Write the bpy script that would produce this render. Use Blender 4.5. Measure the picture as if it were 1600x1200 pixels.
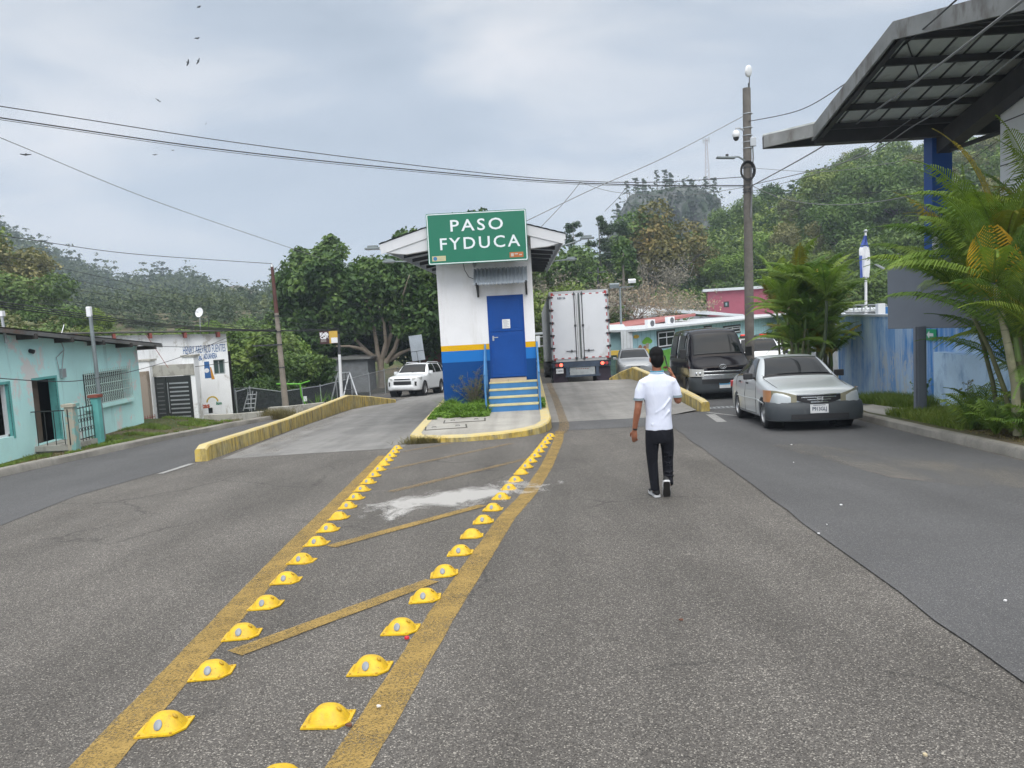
import bpy, bmesh, math, random
import numpy as np
from mathutils import Vector, Matrix
for o in list(bpy.data.objects): bpy.data.objects.remove(o)
S = bpy.context.scene; COL = S.collection
random.seed(7); RNG = np.random.default_rng(7)
R = math.radians
# ---------------------------------------------------------------- camera
F, PITCH, ROLL, K, H, YAW = 1200., R(5.2), R(3.15), .061, 1.62, R(1.19511)
def _basis():
    r = np.array([1., 0, 0]); f = np.array([0, math.cos(PITCH), -math.sin(PITCH)]); u = np.array([0, math.sin(PITCH), math.cos(PITCH)])
    c, s = math.cos(ROLL), math.sin(ROLL); r, u = c*r - s*u, s*r + c*u
    c, s = math.cos(YAW), math.sin(YAW); Z = np.array([[c, -s, 0], [s, c, 0], [0, 0, 1]])
    return Z@r, Z@u, Z@f
CR, CU, CF = _basis(); CC = np.array([0, 0, H])
cd = bpy.data.cameras.new('camera'); cam = bpy.data.objects.new('camera', cd); COL.objects.link(cam)
cd.sensor_width = 36; cd.lens = 27; cd.clip_end = 3000; cd.clip_start = .05
cam.matrix_world = Matrix(((CR[0], CU[0], -CF[0], 0), (CR[1], CU[1], -CF[1], 0), (CR[2], CU[2], -CF[2], H), (0, 0, 0, 1)))
S.camera = cam
S.view_settings.view_transform = 'Standard'; S.view_settings.look = 'None'; S.view_settings.exposure = -0.04; S.view_settings.gamma = 1
# ---------------------------------------------------------------- sky and sun
SUN_EL, SUN_ROT = R(42), R(176)
w = bpy.data.worlds.new('World'); S.world = w; w.use_nodes = True
nt = w.node_tree; nt.nodes.clear(); N = nt.nodes.new; L = nt.links.new
out = N('ShaderNodeOutputWorld'); bg = N('ShaderNodeBackground'); L(bg.outputs[0], out.inputs[0]); bg.inputs[1].default_value = .1
sky = N('ShaderNodeTexSky'); sky.sky_type = 'NISHITA'; sky.sun_disc = False; sky.sun_elevation = SUN_EL; sky.sun_rotation = SUN_ROT
tc = N('ShaderNodeTexCoord'); sep = N('ShaderNodeSeparateXYZ'); L(tc.outputs['Generated'], sep.inputs[0])
mp = N('ShaderNodeMapping'); mp.inputs['Scale'].default_value = (1.0, 1.0, 3.4); mp.inputs['Rotation'].default_value = (.1, .25, .3); mp.inputs['Location'].default_value = (3.1, .4, .9)
L(tc.outputs['Generated'], mp.inputs[0])
n1 = N('ShaderNodeTexNoise'); n1.inputs['Scale'].default_value = 2.3; n1.inputs['Detail'].default_value = 7; n1.inputs['Roughness'].default_value = .5; n1.inputs['Distortion'].default_value = .35
L(mp.outputs[0], n1.inputs[0])
cr = N('ShaderNodeValToRGB'); L(n1.outputs[0], cr.inputs[0])
cr.color_ramp.elements[0].position = .30; cr.color_ramp.elements[0].color = (.42, .495, .59, 1)
cr.color_ramp.elements[1].position = .70; cr.color_ramp.elements[1].color = (.88, .88, .90, 1)
e = cr.color_ramp.elements.new(.45); e.color = (.52, .59, .685, 1)
e = cr.color_ramp.elements.new(.55); e.color = (.69, .73, .785, 1)
ma = N('ShaderNodeValToRGB'); L(sep.outputs[2], ma.inputs[0]); el = ma.color_ramp.elements
for e_, (p_, c_) in zip([el[0], el[1], el.new(.5), el.new(.5)], ((.02, (.320, .312, .312)), (.30, (.268, .268, .268)), (.47, (.228, .228, .228)), (1., (1.06, .96, .84)))): e_.position = p_; e_.color = (*c_, 1)
m0 = N('ShaderNodeVectorMath'); m0.operation = 'MULTIPLY'; L(cr.outputs[0], m0.inputs[0]); L(ma.outputs[0], m0.inputs[1])
mu = N('ShaderNodeVectorMath'); mu.operation = 'SCALE'; L(m0.outputs[0], mu.inputs[0]); mu.inputs['Scale'].default_value = 32
sdv = N('ShaderNodeVectorMath'); sdv.operation = 'DOT_PRODUCT'; L(tc.outputs['Generated'], sdv.inputs[0]); sdv.inputs[1].default_value = (math.sin(SUN_ROT), math.cos(SUN_ROT), .25)
sr = N('ShaderNodeMapRange'); L(sdv.outputs['Value'], sr.inputs[0]); sr.inputs[1].default_value = -.15; sr.inputs[2].default_value = .9; sr.inputs[3].default_value = 42; sr.inputs[4].default_value = 72; L(sr.outputs[0], mu.inputs['Scale'])   # the cloud is brighter round the hidden sun, behind the camera
mx = N('ShaderNodeMix'); mx.data_type = 'RGBA'; mx.inputs[0].default_value = .05; L(mu.outputs[0], mx.inputs[6]); L(sky.outputs[0], mx.inputs[7]); L(mx.outputs[2], bg.inputs[0])
sd = bpy.data.lights.new('sun', 'SUN'); sd.energy = 1.7; sd.angle = R(35); sd.color = (1, .98, .95)
sun = bpy.data.objects.new('sun', sd); COL.objects.link(sun)
sun.rotation_euler = Vector((math.sin(SUN_ROT)*math.cos(SUN_EL), math.cos(SUN_ROT)*math.cos(SUN_EL), math.sin(SUN_EL))).to_track_quat('Z', 'Y').to_euler()
# ---------------------------------------------------------------- helpers
def ray(px, py): return (px-800)/F*CR - (py-600)/F*CU + CF
def G(px, py, dz=0):
    d = ray(px, py); return CC + d*(-(H-dz)/(d[2]+K*d[1]))
def P(px, py, Y):
    d = ray(px, py); return CC + d*(Y/d[1])
def PX(px, py, X):
    d = ray(px, py); return CC + d*(X/d[0])
def PZ(px, py, z):
    d = ray(px, py); return CC + d*((z-H)/d[2])
def lerp(a, b, t): return a + (b-a)*t
def ss(t): t = min(1, max(0, t)); return t*t*(3-2*t)
def gz(x, y):
    l = -K*y if y < 60 else -K*60 - .03*(min(y, 140)-60)
    if y < 20: r = -K*y
    elif y < 36: r = -1.22 - .035*(y-20)
    elif y < 70: r = -1.78 - .055*(y-36)
    else: r = -3.65 - .02*(min(y, 140)-70)
    return lerp(l, r, ss((x+2.6)/3.2))
class MB:
    def __init__(s): s.v = []; s.f = []; s.m = []; s.cur = 0
    def add(s, vs, fs):
        o = len(s.v); s.v += [tuple(map(float, p)) for p in vs]
        for f in fs: s.f.append([i+o for i in f]); s.m.append(s.cur)
        return s
    def mat(s, i): s.cur = i; return s
    def poly(s, pts): return s.add(pts, [list(range(len(pts)))])
    def hexa(s, p): return s.add(p, [(0,3,2,1), (4,5,6,7), (0,1,5,4), (1,2,6,5), (2,3,7,6), (3,0,4,7)])
    def box(s, c, d, rz=0, rx=0, ry=0):
        m = Matrix.Translation(Vector([float(q) for q in c])) @ Matrix.Rotation(rz, 4, 'Z') @ Matrix.Rotation(ry, 4, 'Y') @ Matrix.Rotation(rx, 4, 'X')
        x, y, z = [float(q)/2 for q in d]
        return s.hexa([m @ Vector(q) for q in ((-x,-y,-z),(x,-y,-z),(x,y,-z),(-x,y,-z),(-x,-y,z),(x,-y,z),(x,y,z),(-x,y,z))])
    def bx(s, x0, x1, y0, y1, z0, z1):
        return s.box(((x0+x1)/2, (y0+y1)/2, (z0+z1)/2), (abs(x1-x0), abs(y1-y0), abs(z1-z0)))
    def prism(s, pts, vec):
        n = len(pts); vec = Vector(vec); a = [Vector([float(q) for q in p]) for p in pts]; b = [p+vec for p in a]
        return s.add(a+b, [list(range(n))[::-1], [n+i for i in range(n)]] + [(i, (i+1) % n, n+(i+1) % n, n+i) for i in range(n)])
    def tube(s, pts, r, n=8, cap=True, flat=None):
        pts = [Vector([float(q) for q in p]) for p in pts]; k = len(pts); rs = r if hasattr(r, '__len__') else [r]*k
        rows = []; up = None
        for i, p in enumerate(pts):
            t = (pts[min(i+1, k-1)] - pts[max(i-1, 0)])
            t = t.normalized() if t.length > 1e-9 else Vector((0, 0, 1))
            if up is None: up = Vector((0, 0, 1)) if abs(t.z) < .9 else Vector((0, 1, 0))
            a = t.cross(up)
            if a.length < 1e-4: a = t.cross(Vector((1, .3, 0)))
            a.normalize(); b = a.cross(t).normalized(); up = b
            ra, rb = (rs[i] if hasattr(rs[i], '__len__') else (rs[i], rs[i]))
            rows.append([p + a*math.cos(2*math.pi*j/n)*ra + b*math.sin(2*math.pi*j/n)*rb for j in range(n)])
        fs = [(i*n+j, i*n+(j+1) % n, (i+1)*n+(j+1) % n, (i+1)*n+j) for i in range(k-1) for j in range(n)]
        if cap: fs += [list(range(n))[::-1], [(k-1)*n+j for j in range(n)]]
        return s.add([q for r_ in rows for q in r_], fs)
    def cyl(s, a, b, r0, r1=None, n=12): return s.tube([a, b], [r0, r0 if r1 is None else r1], n)
    def ell(s, c, r, nu=12, nv=8, rot=None):
        c = Vector([float(q) for q in c]); vs = []
        for i in range(nv+1):
            th = math.pi*i/nv
            for j in range(nu):
                ph = 2*math.pi*j/nu; q = Vector((r[0]*math.sin(th)*math.cos(ph), r[1]*math.sin(th)*math.sin(ph), r[2]*math.cos(th)))
                if rot: q = rot @ q
                vs.append(c+q)
        return s.add(vs, [(i*nu+j, (i+1)*nu+j, (i+1)*nu+(j+1) % nu, i*nu+(j+1) % nu) for i in range(nv) for j in range(nu)])
    def lathe(s, prof, c=(0,0,0), n=20, ax='Z'):
        c = Vector([float(q) for q in c]); vs = []
        for r, z in prof:
            for j in range(n):
                a = 2*math.pi*j/n; q = (r*math.cos(a), r*math.sin(a), z)
                if ax == 'X': q = (z, q[0], q[1])
                if ax == 'Y': q = (q[0], z, q[1])
                vs.append(c+Vector(q))
        return s.add(vs, [(i*n+j, i*n+(j+1) % n, (i+1)*n+(j+1) % n, (i+1)*n+j) for i in range(len(prof)-1) for j in range(n)])
    def grid(s, rows, close=False):
        k, n = len(rows), len(rows[0]); m = n if close else n-1
        return s.add([p for r in rows for p in r], [(i*n+j, i*n+(j+1) % n, (i+1)*n+(j+1) % n, (i+1)*n+j) for i in range(k-1) for j in range(m)])
    def build(s, name, mats, parent=None, smooth=None, bevel=0, weld=False, off=None):
        me = bpy.data.meshes.new(name)
        v = s.v
        if off is not None: v = [(p[0]-off[0], p[1]-off[1], p[2]-off[2]) for p in v]
        me.from_pydata(v, [], s.f)
        if not isinstance(mats, (list, tuple)): mats = [mats]
        for m in mats: me.materials.append(m)
        if len(mats) > 1: me.polygons.foreach_set('material_index', s.m)
        if weld or smooth is not None:
            b = bmesh.new(); b.from_mesh(me); bmesh.ops.remove_doubles(b, verts=b.verts, dist=1e-5)
            bmesh.ops.recalc_face_normals(b, faces=b.faces); b.to_mesh(me); b.free()
        if smooth is not None:
            me.shade_smooth() if hasattr(me, 'shade_smooth') else None
            me.set_sharp_from_angle(angle=R(smooth))
        me.update()
        o = bpy.data.objects.new(name, me); COL.objects.link(o)
        if parent is not None: o.parent = parent
        if bevel:
            b = o.modifiers.new('bevel', 'BEVEL'); b.width = bevel; b.segments = 2; b.limit_method = 'ANGLE'
        return o
def tag(o, label=None, cat=None, group=None, kind=None):
    for k, v in (('label', label), ('category', cat), ('group', group), ('kind', kind)):
        if v: o[k] = v
    return o
def thing(name, label, cat, loc=(0,0,0), rz=0, group=None, rx=0):
    o = bpy.data.objects.new(name, None); COL.objects.link(o); o.empty_display_size = .1
    o.location = [float(q) for q in loc]; o.rotation_euler = (rx, 0, rz); return tag(o, label, cat, group)
def struct(name, mb, m, **kw): return tag(mb.build(name, m, **kw), kind='structure')
def dup(o, loc=None, rz=None, label=None, parent=None, scale=None):
    c = o.copy(); COL.objects.link(c)
    if parent is not None: c.parent = parent
    if loc is not None: c.location = [float(q) for q in loc]
    if rz is not None: c.rotation_euler.z = rz
    if label: c['label'] = label
    if scale: c.scale = scale if hasattr(scale, '__len__') else (scale,)*3
    for ch in list(o.children): dup(ch, parent=c)
    return c
def text(name, s, size, m, parent, loc, rot=(math.pi/2, 0, 0), ext=.004, bold=0, sx=1, spacing=1, align='CENTER'):
    cu = bpy.data.curves.new('txt', 'FONT'); cu.body = s; cu.size = size; cu.extrude = ext; cu.offset = bold
    cu.align_x = align; cu.align_y = 'CENTER'; cu.space_character = spacing; cu.resolution_u = 3
    t = bpy.data.objects.new('txt', cu); COL.objects.link(t); dg = bpy.context.evaluated_depsgraph_get(); dg.update()
    me = bpy.data.meshes.new_from_object(t.evaluated_get(dg)); bpy.data.objects.remove(t); bpy.data.curves.remove(cu)
    me.materials.clear(); me.materials.append(m); me.name = name
    o = bpy.data.objects.new(name, me); COL.objects.link(o); o.parent = parent; o.location = [float(q) for q in loc]; o.rotation_euler = rot; o.scale = (sx, 1, 1)
    return o
# ---------------------------------------------------------------- materials
class NT:
    def __init__(s, name):
        s.m = bpy.data.materials.new(name); s.m.use_nodes = True; s.t = s.m.node_tree
        s.b = s.t.nodes['Principled BSDF']; s.out = s.t.nodes['Material Output']
    def n(s, ty, ins=None, **kw):
        q = s.t.nodes.new('ShaderNode'+ty)
        for k, v in kw.items(): setattr(q, k, v)
        for k, v in (ins or {}).items():
            if hasattr(v, 'is_output') or isinstance(v, bpy.types.NodeSocket): s.t.links.new(v, q.inputs[k])
            else: q.inputs[k].default_value = v
        return q
    def pos(s, obj=False): return s.n('TexCoord').outputs['Object'] if obj else s.n('NewGeometry').outputs['Position']
    def noise(s, vec, scale, detail=4, rough=.55, dist=0):
        return s.n('TexNoise', {'Vector': vec, 'Scale': scale, 'Detail': detail, 'Roughness': rough, 'Distortion': dist}).outputs[0]
    def ramp(s, f, stops, interp='LINEAR'):
        q = s.n('ValToRGB', {0: f}); q.color_ramp.interpolation = interp; el = q.color_ramp.elements
        while len(el) < len(stops): el.new(.5)
        for e, (p, c) in zip(el, stops): e.position = p; e.color = (*c, 1) if hasattr(c, '__len__') else (c, c, c, 1)
        return q.outputs[0]
    def mix(s, f, a, b, mode='MIX'):
        q = s.n('Mix', data_type='RGBA', blend_type=mode)
        for i, v in ((0, f), (6, a), (7, b)):
            if isinstance(v, bpy.types.NodeSocket): s.t.links.new(v, q.inputs[i])
            elif i == 0: q.inputs[0].default_value = v
            else: q.inputs[i].default_value = (*v, 1)[:4]
        return q.outputs[2]
    def math(s, op, a, b=0, clamp=False): return s.n('Math', {0: a, 1: b}, operation=op, use_clamp=clamp).outputs[0]
    def scale(s, v, sc, rot=(0,0,0)): return s.n('Mapping', {0: v, 'Scale': sc, 'Rotation': rot}).outputs[0]
    def set(s, **kw):
        for k, v in kw.items():
            k = {'color': 'Base Color', 'rough': 'Roughness', 'metal': 'Metallic', 'coat': 'Coat Weight', 'normal': 'Normal', 'emit': 'Emission Color', 'estr': 'Emission Strength', 'alpha': 'Alpha', 'spec': 'Specular IOR Level', 'trans': 'Transmission Weight'}[k]
            if isinstance(v, bpy.types.NodeSocket): s.t.links.new(v, s.b.inputs[k])
            else: s.b.inputs[k].default_value = (*v, 1) if hasattr(v, '__len__') and len(v) == 3 else v
        return s
    def bump(s, h, strength=.3, dist=.01):
        s.set(normal=s.n('Bump', {'Height': h, 'Strength': strength, 'Distance': dist}).outputs[0]); return s
_mc = {}
def M(name, c, rough=.6, metal=0, var=.12, vs=3, bump=0, bs=60, dirt=None, coat=0, emit=0, spec=.5, obj=False, dsc=2.0, dth=.55):
    if name in _mc: return _mc[name]
    t = NT(name); p = t.pos(obj); col = c
    if var:
        n = t.noise(p, vs, 5, .6); col = t.mix(1, c, t.ramp(n, [(.25, 1-var), (.75, 1+var)]), 'MULTIPLY')
    if dirt is not None:
        n = t.noise(t.scale(p, (1, 1, .45)), dsc, 8, .68); col = t.mix(t.ramp(n, [(dth, 0.), (dth+.16, 1.)]), col, dirt)
    t.set(color=col, rough=rough, metal=metal, coat=coat, spec=spec)
    if emit: t.set(emit=c, estr=emit)
    if bump: t.bump(t.noise(p, bs, 4), bump, .01)
    _mc[name] = t.m; return t.m
# ---- special surface materials
def mat_asphalt(name, dark, mid, light, sc, contrast=1., patch=.12, cracks=True, bump=.35):
    t = NT(name); p = t.pos()
    v = t.n('TexVoronoi', {'Vector': p, 'Scale': sc, 'Randomness': 1.}, feature='F1')
    g = t.n('SeparateColor', {0: v.outputs['Color']}).outputs[0]
    col = t.ramp(g, [(0., dark), (.45, mid), (.8, mid), (.945, light), (1., tuple(min(1, c*1.5) for c in light))])
    fine = t.noise(p, sc*1.7, 3, .6); col = t.mix(.55, col, t.ramp(fine, [(.3, (.45,)*3), (.72, (1.55,)*3)]), 'MULTIPLY')
    big = t.noise(p, .45, 5, .6, .4); col = t.mix(1, col, t.ramp(big, [(.3, (1-patch,)*3), (.7, (1+patch,)*3)]), 'MULTIPLY')
    st = t.noise(t.scale(p, (1.2, .18, 1)), .9, 4, .6); col = t.mix(1, col, t.ramp(st, [(.35, (1-patch*1.1,)*3), (.65, (1+patch,)*3)]), 'MULTIPLY')
    spots = t.noise(p, 2.1, 6, .7, .6); col = t.mix(t.ramp(spots, [(.64, 0.), (.72, .45)]), col, dark); col = t.mix(t.ramp(t.noise(p, 5, 5, .75, 1.), [(.70, 0.), (.74, .5)]), col, dark)
    if cracks:
        wv = t.n('TexNoise', {'Vector': p, 'Scale': 1.3, 'Detail': 6, 'Roughness': .65})
        pd = t.mix(.55, p, wv.outputs['Color'], 'ADD')
        c = t.n('TexVoronoi', {'Vector': pd, 'Scale': .42}, feature='DISTANCE_TO_EDGE').outputs[0]
        msk = t.ramp(t.noise(p, .33, 2), [(.50, 0.), (.56, 1.)])
        cm = t.math('MULTIPLY', t.ramp(c, [(.0, 1.), (.011, 0.)]), msk); col = t.mix(t.math('MULTIPLY', cm, .5), col, (.02, .02, .02))
    t.set(color=col, rough=.88, spec=.3); t.bump(t.math('ADD', v.outputs['Distance'], fine), bump, .006); return t.m
m_old = mat_asphalt('old_asphalt', (.040,.037,.034), (.108,.100,.092), (.24,.225,.20), 165., patch=.15)
m_new = mat_asphalt('new_asphalt', (.056,.056,.058), (.086,.086,.089), (.15,.148,.145), 220., patch=.09, cracks=False, bump=.15)
m_new2 = mat_asphalt('patch_asphalt', (.06,.06,.062), (.092,.092,.094), (.13,.13,.13), 220., patch=.15, cracks=False, bump=.15)
def mat_concrete(name, c, grooves=0, stain=.3, joints=False):
    t = NT(name); p = t.pos(); n = t.noise(p, 1.1, 8, .7, .3); col = t.mix(1, c, t.ramp(n, [(.3, (1-stain,)*3), (.7, (1+stain*.5,)*3)]), 'MULTIPLY')
    f = t.noise(p, 60, 3); col = t.mix(1, col, t.ramp(f, [(.3, (.86,)*3), (.7, (1.1,)*3)]), 'MULTIPLY')
    wt = t.noise(t.scale(p, (2.2, .12, 1)), 1.0, 3); col = t.mix(1, col, t.ramp(wt, [(.38, (.82,)*3), (.6, (1.06,)*3)]), 'MULTIPLY')
    sp = t.noise(t.scale(p, (.25, 3., 1)), 1.6, 5, .7); col = t.mix(t.ramp(sp, [(.58, 0.), (.66, .22)]), col, (.08, .078, .075))
    h = f
    if grooves:
        wv = t.n('TexWave', {'Vector': p, 'Scale': grooves, 'Distortion': .6, 'Detail': 2, 'Detail Scale': 1.5}, wave_type='BANDS', bands_direction='Y').outputs[1]
        col = t.mix(t.ramp(wv, [(.0, .22), (.25, 0.)]), col, (.1, .1, .1)); h = t.math('ADD', f, wv)
    t.set(color=col, rough=.85); t.bump(h, .3, .01); return t.m
m_ramp = mat_concrete('ramp_concrete', (.25, .242, .228), grooves=1.1)
m_rampl = mat_concrete('left_ramp_concrete', (.22, .215, .207))
m_isl = mat_concrete('island_concrete', (.36, .345, .31), stain=.2)
m_kerb = mat_concrete('kerb_concrete', (.27, .255, .225), stain=.35)
def mat_paint(name, c, under, worn=.5, sc=75, speck=.5):
    t = NT(name); p = t.pos(); a = t.noise(p, sc, 3, .7); b = t.noise(p, 3.2, 6, .7)
    f = t.math('ADD', t.math('MULTIPLY', a, .8), t.math('MULTIPLY', b, .35))
    col = t.mix(1, c, t.ramp(t.noise(p, 9, 5, .7), [(.3, (.78,)*3), (.7, (1.14,)*3)]), 'MULTIPLY')
    t.set(color=col, alpha=t.ramp(f, [(worn-.13, .95), (worn+.02, .25)]), rough=.75, spec=.3); t.bump(a, .3, .005); return t.m
m_yline = mat_paint('worn_yellow_paint', (.32, .215, .065), (.12, .11, .095), worn=.66)
m_yfade = mat_paint('faded_yellow_paint', (.30, .21, .10), (.13, .12, .11), worn=.56)
m_wline = mat_paint('worn_white_paint', (.34, .34, .33), (.11, .11, .11), worn=.72)
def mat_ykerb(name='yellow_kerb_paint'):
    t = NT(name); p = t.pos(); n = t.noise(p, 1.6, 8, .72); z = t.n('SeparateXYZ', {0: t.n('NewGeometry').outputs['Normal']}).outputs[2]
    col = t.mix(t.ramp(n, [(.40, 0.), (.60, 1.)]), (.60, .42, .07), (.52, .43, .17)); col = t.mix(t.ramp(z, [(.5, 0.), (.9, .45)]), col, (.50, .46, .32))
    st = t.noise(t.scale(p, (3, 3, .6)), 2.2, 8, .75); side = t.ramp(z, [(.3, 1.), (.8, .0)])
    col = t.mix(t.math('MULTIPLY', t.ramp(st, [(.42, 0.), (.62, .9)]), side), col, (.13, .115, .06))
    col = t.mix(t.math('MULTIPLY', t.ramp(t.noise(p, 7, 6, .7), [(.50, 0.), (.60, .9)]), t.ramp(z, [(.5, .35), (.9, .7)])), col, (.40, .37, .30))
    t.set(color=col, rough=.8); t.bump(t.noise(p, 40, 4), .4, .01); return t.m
m_ykerb = mat_ykerb()
def mat_ground():
    t = NT('soil_and_grass'); p = t.pos(); n = t.noise(p, .35, 8, .7); f = t.noise(p, 9, 6, .7)
    col = t.mix(t.ramp(n, [(.40, 0.), (.58, 1.)]), t.mix(f, (.09, .07, .045), (.16, .13, .09)), t.mix(f, (.03, .05, .013), (.075, .10, .03)))
    t.set(color=col, rough=.95, spec=.2); t.bump(f, .6, .04); return t.m
m_ground = mat_ground()
def mat_leaf(name, dark, mid, light, sc=.5, hue=.1, tl=.2, cell=0):
    t = NT(name); p = t.pos(True); n = t.noise(p, sc, 4, .65); f = t.noise(p, sc*7, 2, .6); r = t.n('ObjectInfo').outputs['Random']
    x = t.math('ADD', t.math('MULTIPLY', n, .7), t.math('MULTIPLY', f, .3))
    col = t.ramp(x, [(.32, dark), (.5, mid), (.68, light)])
    col = t.mix(1, col, t.ramp(r, [(0., (1-hue, 1-hue*.6, 1-hue)), (.5, (1, 1, 1)), (1., (1+hue*1.6, 1+hue*.6, 1-hue*.5))]), 'MULTIPLY')
    if cell:
        c_ = t.n('SeparateColor', {0: t.n('TexVoronoi', {'Vector': p, 'Scale': cell}).outputs['Color']}); col = t.mix(1, col, t.ramp(c_.outputs[0], [(0., (.50, .58, .62)), (.5, (.95, .95, .85)), (1., (1.55, 1.35, 1.0))]), 'MULTIPLY')
    t.set(color=col, rough=.55, spec=.25)
    tr = t.n('BsdfTranslucent', {0: t.mix(1, col, (1.1, 1.25, .5), 'MULTIPLY')}); ms = t.n('MixShader', {0: tl, 1: t.b.outputs[0], 2: tr.outputs[0]})
    t.t.links.new(ms.outputs[0], t.out.inputs[0]); return t.m
m_lf_dark = mat_leaf('dark_foliage', (.016,.042,.014), (.052,.105,.027), (.14,.215,.05), .6)
m_lf_mid = mat_leaf('green_foliage', (.04,.08,.022), (.105,.17,.045), (.21,.28,.08), .45, .22)
m_lf_bright = mat_leaf('bright_foliage', (.07,.125,.022), (.15,.235,.045), (.28,.38,.08), .5, .18)
m_lf_olive = mat_leaf('olive_foliage', (.08,.09,.04), (.18,.185,.08), (.31,.29,.14), .4, .2)
m_lf_rust = mat_leaf('rusty_foliage', (.07,.075,.025), (.17,.15,.05), (.32,.21,.07), .3, .1)
m_lf_dry = mat_leaf('dry_twigs', (.13,.12,.09), (.22,.20,.15), (.34,.31,.24), .5, .15, 0.)
m_lf_pine = mat_leaf('pine_needles', (.022,.048,.027), (.05,.09,.045), (.095,.15,.07), .8, .12)
m_lf_far = mat_leaf('distant_foliage', (.03,.055,.03), (.06,.095,.05), (.11,.15,.07), .05, .1, .2, .11)
m_lf_under = mat_leaf('undergrowth_foliage', (.04,.08,.022), (.105,.17,.045), (.21,.28,.08), .45, .1, .2, .28)
m_grass = mat_leaf('grass_blades', (.07,.115,.018), (.14,.21,.035), (.25,.30,.08), 2., .1)
m_weed = mat_leaf('weed_leaves', (.05,.11,.015), (.11,.22,.03), (.20,.34,.06), 2., .1)
m_straw = mat_leaf('dry_grass', (.10,.08,.03), (.17,.14,.06), (.26,.22,.11), 2., .1)
m_bark = M('bark', (.17, .14, .11), .9, var=.35, vs=4, bump=.6, bs=25)
m_bark2 = M('grey_bark', (.13, .12, .10), .9, var=.4, vs=3, bump=.6, bs=20)
m_rock = M('cliff_rock', (.13, .135, .13), .9, var=.6, vs=.25, dirt=(.035, .06, .03), dsc=.15, dth=.46, bump=1, bs=.4)
m_wood = M('weathered_pole_wood', (.13, .118, .105), .9, var=.3, vs=4, bump=.5, bs=30)
m_pconc = M('pole_concrete', (.24, .21, .175), .9, var=.25, vs=3)
m_steel = M('galvanised_steel', (.42, .44, .46), .45, .6, var=.15)
m_gpaint = M('grey_green_pole_paint', (.18, .21, .22), .6, var=.2)
m_dsteel = M('dark_steel', (.06, .062, .068), .55, .3, var=.2)
m_black = M('black_rubber', (.015, .015, .016), .7)
m_cable = M('cable_sheath', (.02, .021, .024), .6)
m_lcable = M('grey_cable_sheath', (.16, .165, .17), .6)
m_white = M('white_paint', (.74, .75, .77), .6, var=.04, vs=1.2, dirt=(.50, .50, .48), dsc=1.3, dth=.62)
m_redp = M('red_rust_paint', (.20, .05, .04), .7, var=.3)
m_glass = M('dark_window_glass', (.006, .008, .010), .05, spec=.3, var=0)
m_rglass = M('room_dark', (.012, .011, .010), .9, var=.2)
# ---- terrain
def hor(px): return 489.6 - .0548*(px-823)
def tab(t, x):
    if x <= t[0][0]: return t[0][1]
    for (a, b), (c, d) in zip(t, t[1:]):
        if x <= c: return b + (d-b)*(x-a)/(c-a)
    return t[-1][1]
SKY_R = [(760, 485), (860, 465), (900, 460), (990, 460), (1060, 435), (1150, 405), (1230, 372), (1300, 322), (1400, 305), (1500, 300), (1620, 285), (2300, 290)]
SKY_M = [(-500, 310), (-100, 352), (0, 384), (40, 404), (100, 432), (150, 452), (200, 469), (250, 464), (300, 464), (345, 476), (366, 497), (400, 488), (450, 476), (520, 458), (620, 440), (700, 440), (800, 430), (900, 450), (1100, 470), (2300, 470)]
SKY_L = [(-600, 420), (0, 440), (60, 450), (110, 500), (200, 525), (450, 528), (700, 520), (900, 500), (2300, 470)]
def zat(t, px, D): return H + (hor(px)-tab(t, px))/1200*D
def hz(x, y):
    z = gz(x, min(y, 400))
    if y > 60:
        px = 823 + 1200*x/y; px = max(-600, min(2300, px)); b = z
        z = max(b, b + ss((y-58)/72)*(zat(SKY_R, px, 130)-b), b + ss((y-150)/170)*(zat(SKY_M, px, 320)-b), b + ss((y-60)/30)*(zat(SKY_L, px, 90)-b))
        if y > 330: z -= 0.12*(y-330)*.3
    elif x < -9.9:
        t = ss((-9.9-x)/1.5)
        if y < 27: z = lerp(z+.12, lerp(-1.03, z, ss((y-23.5)/3.)), t)
        else: z = z - .25*ss((y-27)/3)
    elif x > 6.9: z = z + .13*ss((x-6.2)/.3) if y < 17.5 else z
    return z
def tz(x, y):
    if -9.85 < x < 9 and y < 60: return gz(x, y) - .07
    if x >= 9 and 17.5 < y < 60: return gz(x, y) - .07
    return hz(x, y)
us = sorted(set([round(i*.8/60, 5) for i in range(-30, 31)] + [round(-9.85/60, 5), round(-10.0/60, 5), round(6.95/60, 5)] + [round(s_*(.4+.035*i), 4) for i in range(28) for s_ in (-1, 1)] + [s_*(1.5+.35*i) for i in range(14) for s_ in (-1, 1)]))
ys = [-90, -60, -40, -25, -15, -8, -4] + [i for i in range(-2, 60, 1)] + [60+i*3 for i in range(31)] + [150+i*9 for i in range(1, 24)] + [380, 420, 500, 620, 800, 1100, 1500]
mb = MB(); mb.grid([[(u*max(y, 60), y, tz(u*max(y, 60), y)) for u in us] for y in ys])
struct('ground', mb, m_ground)
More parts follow.
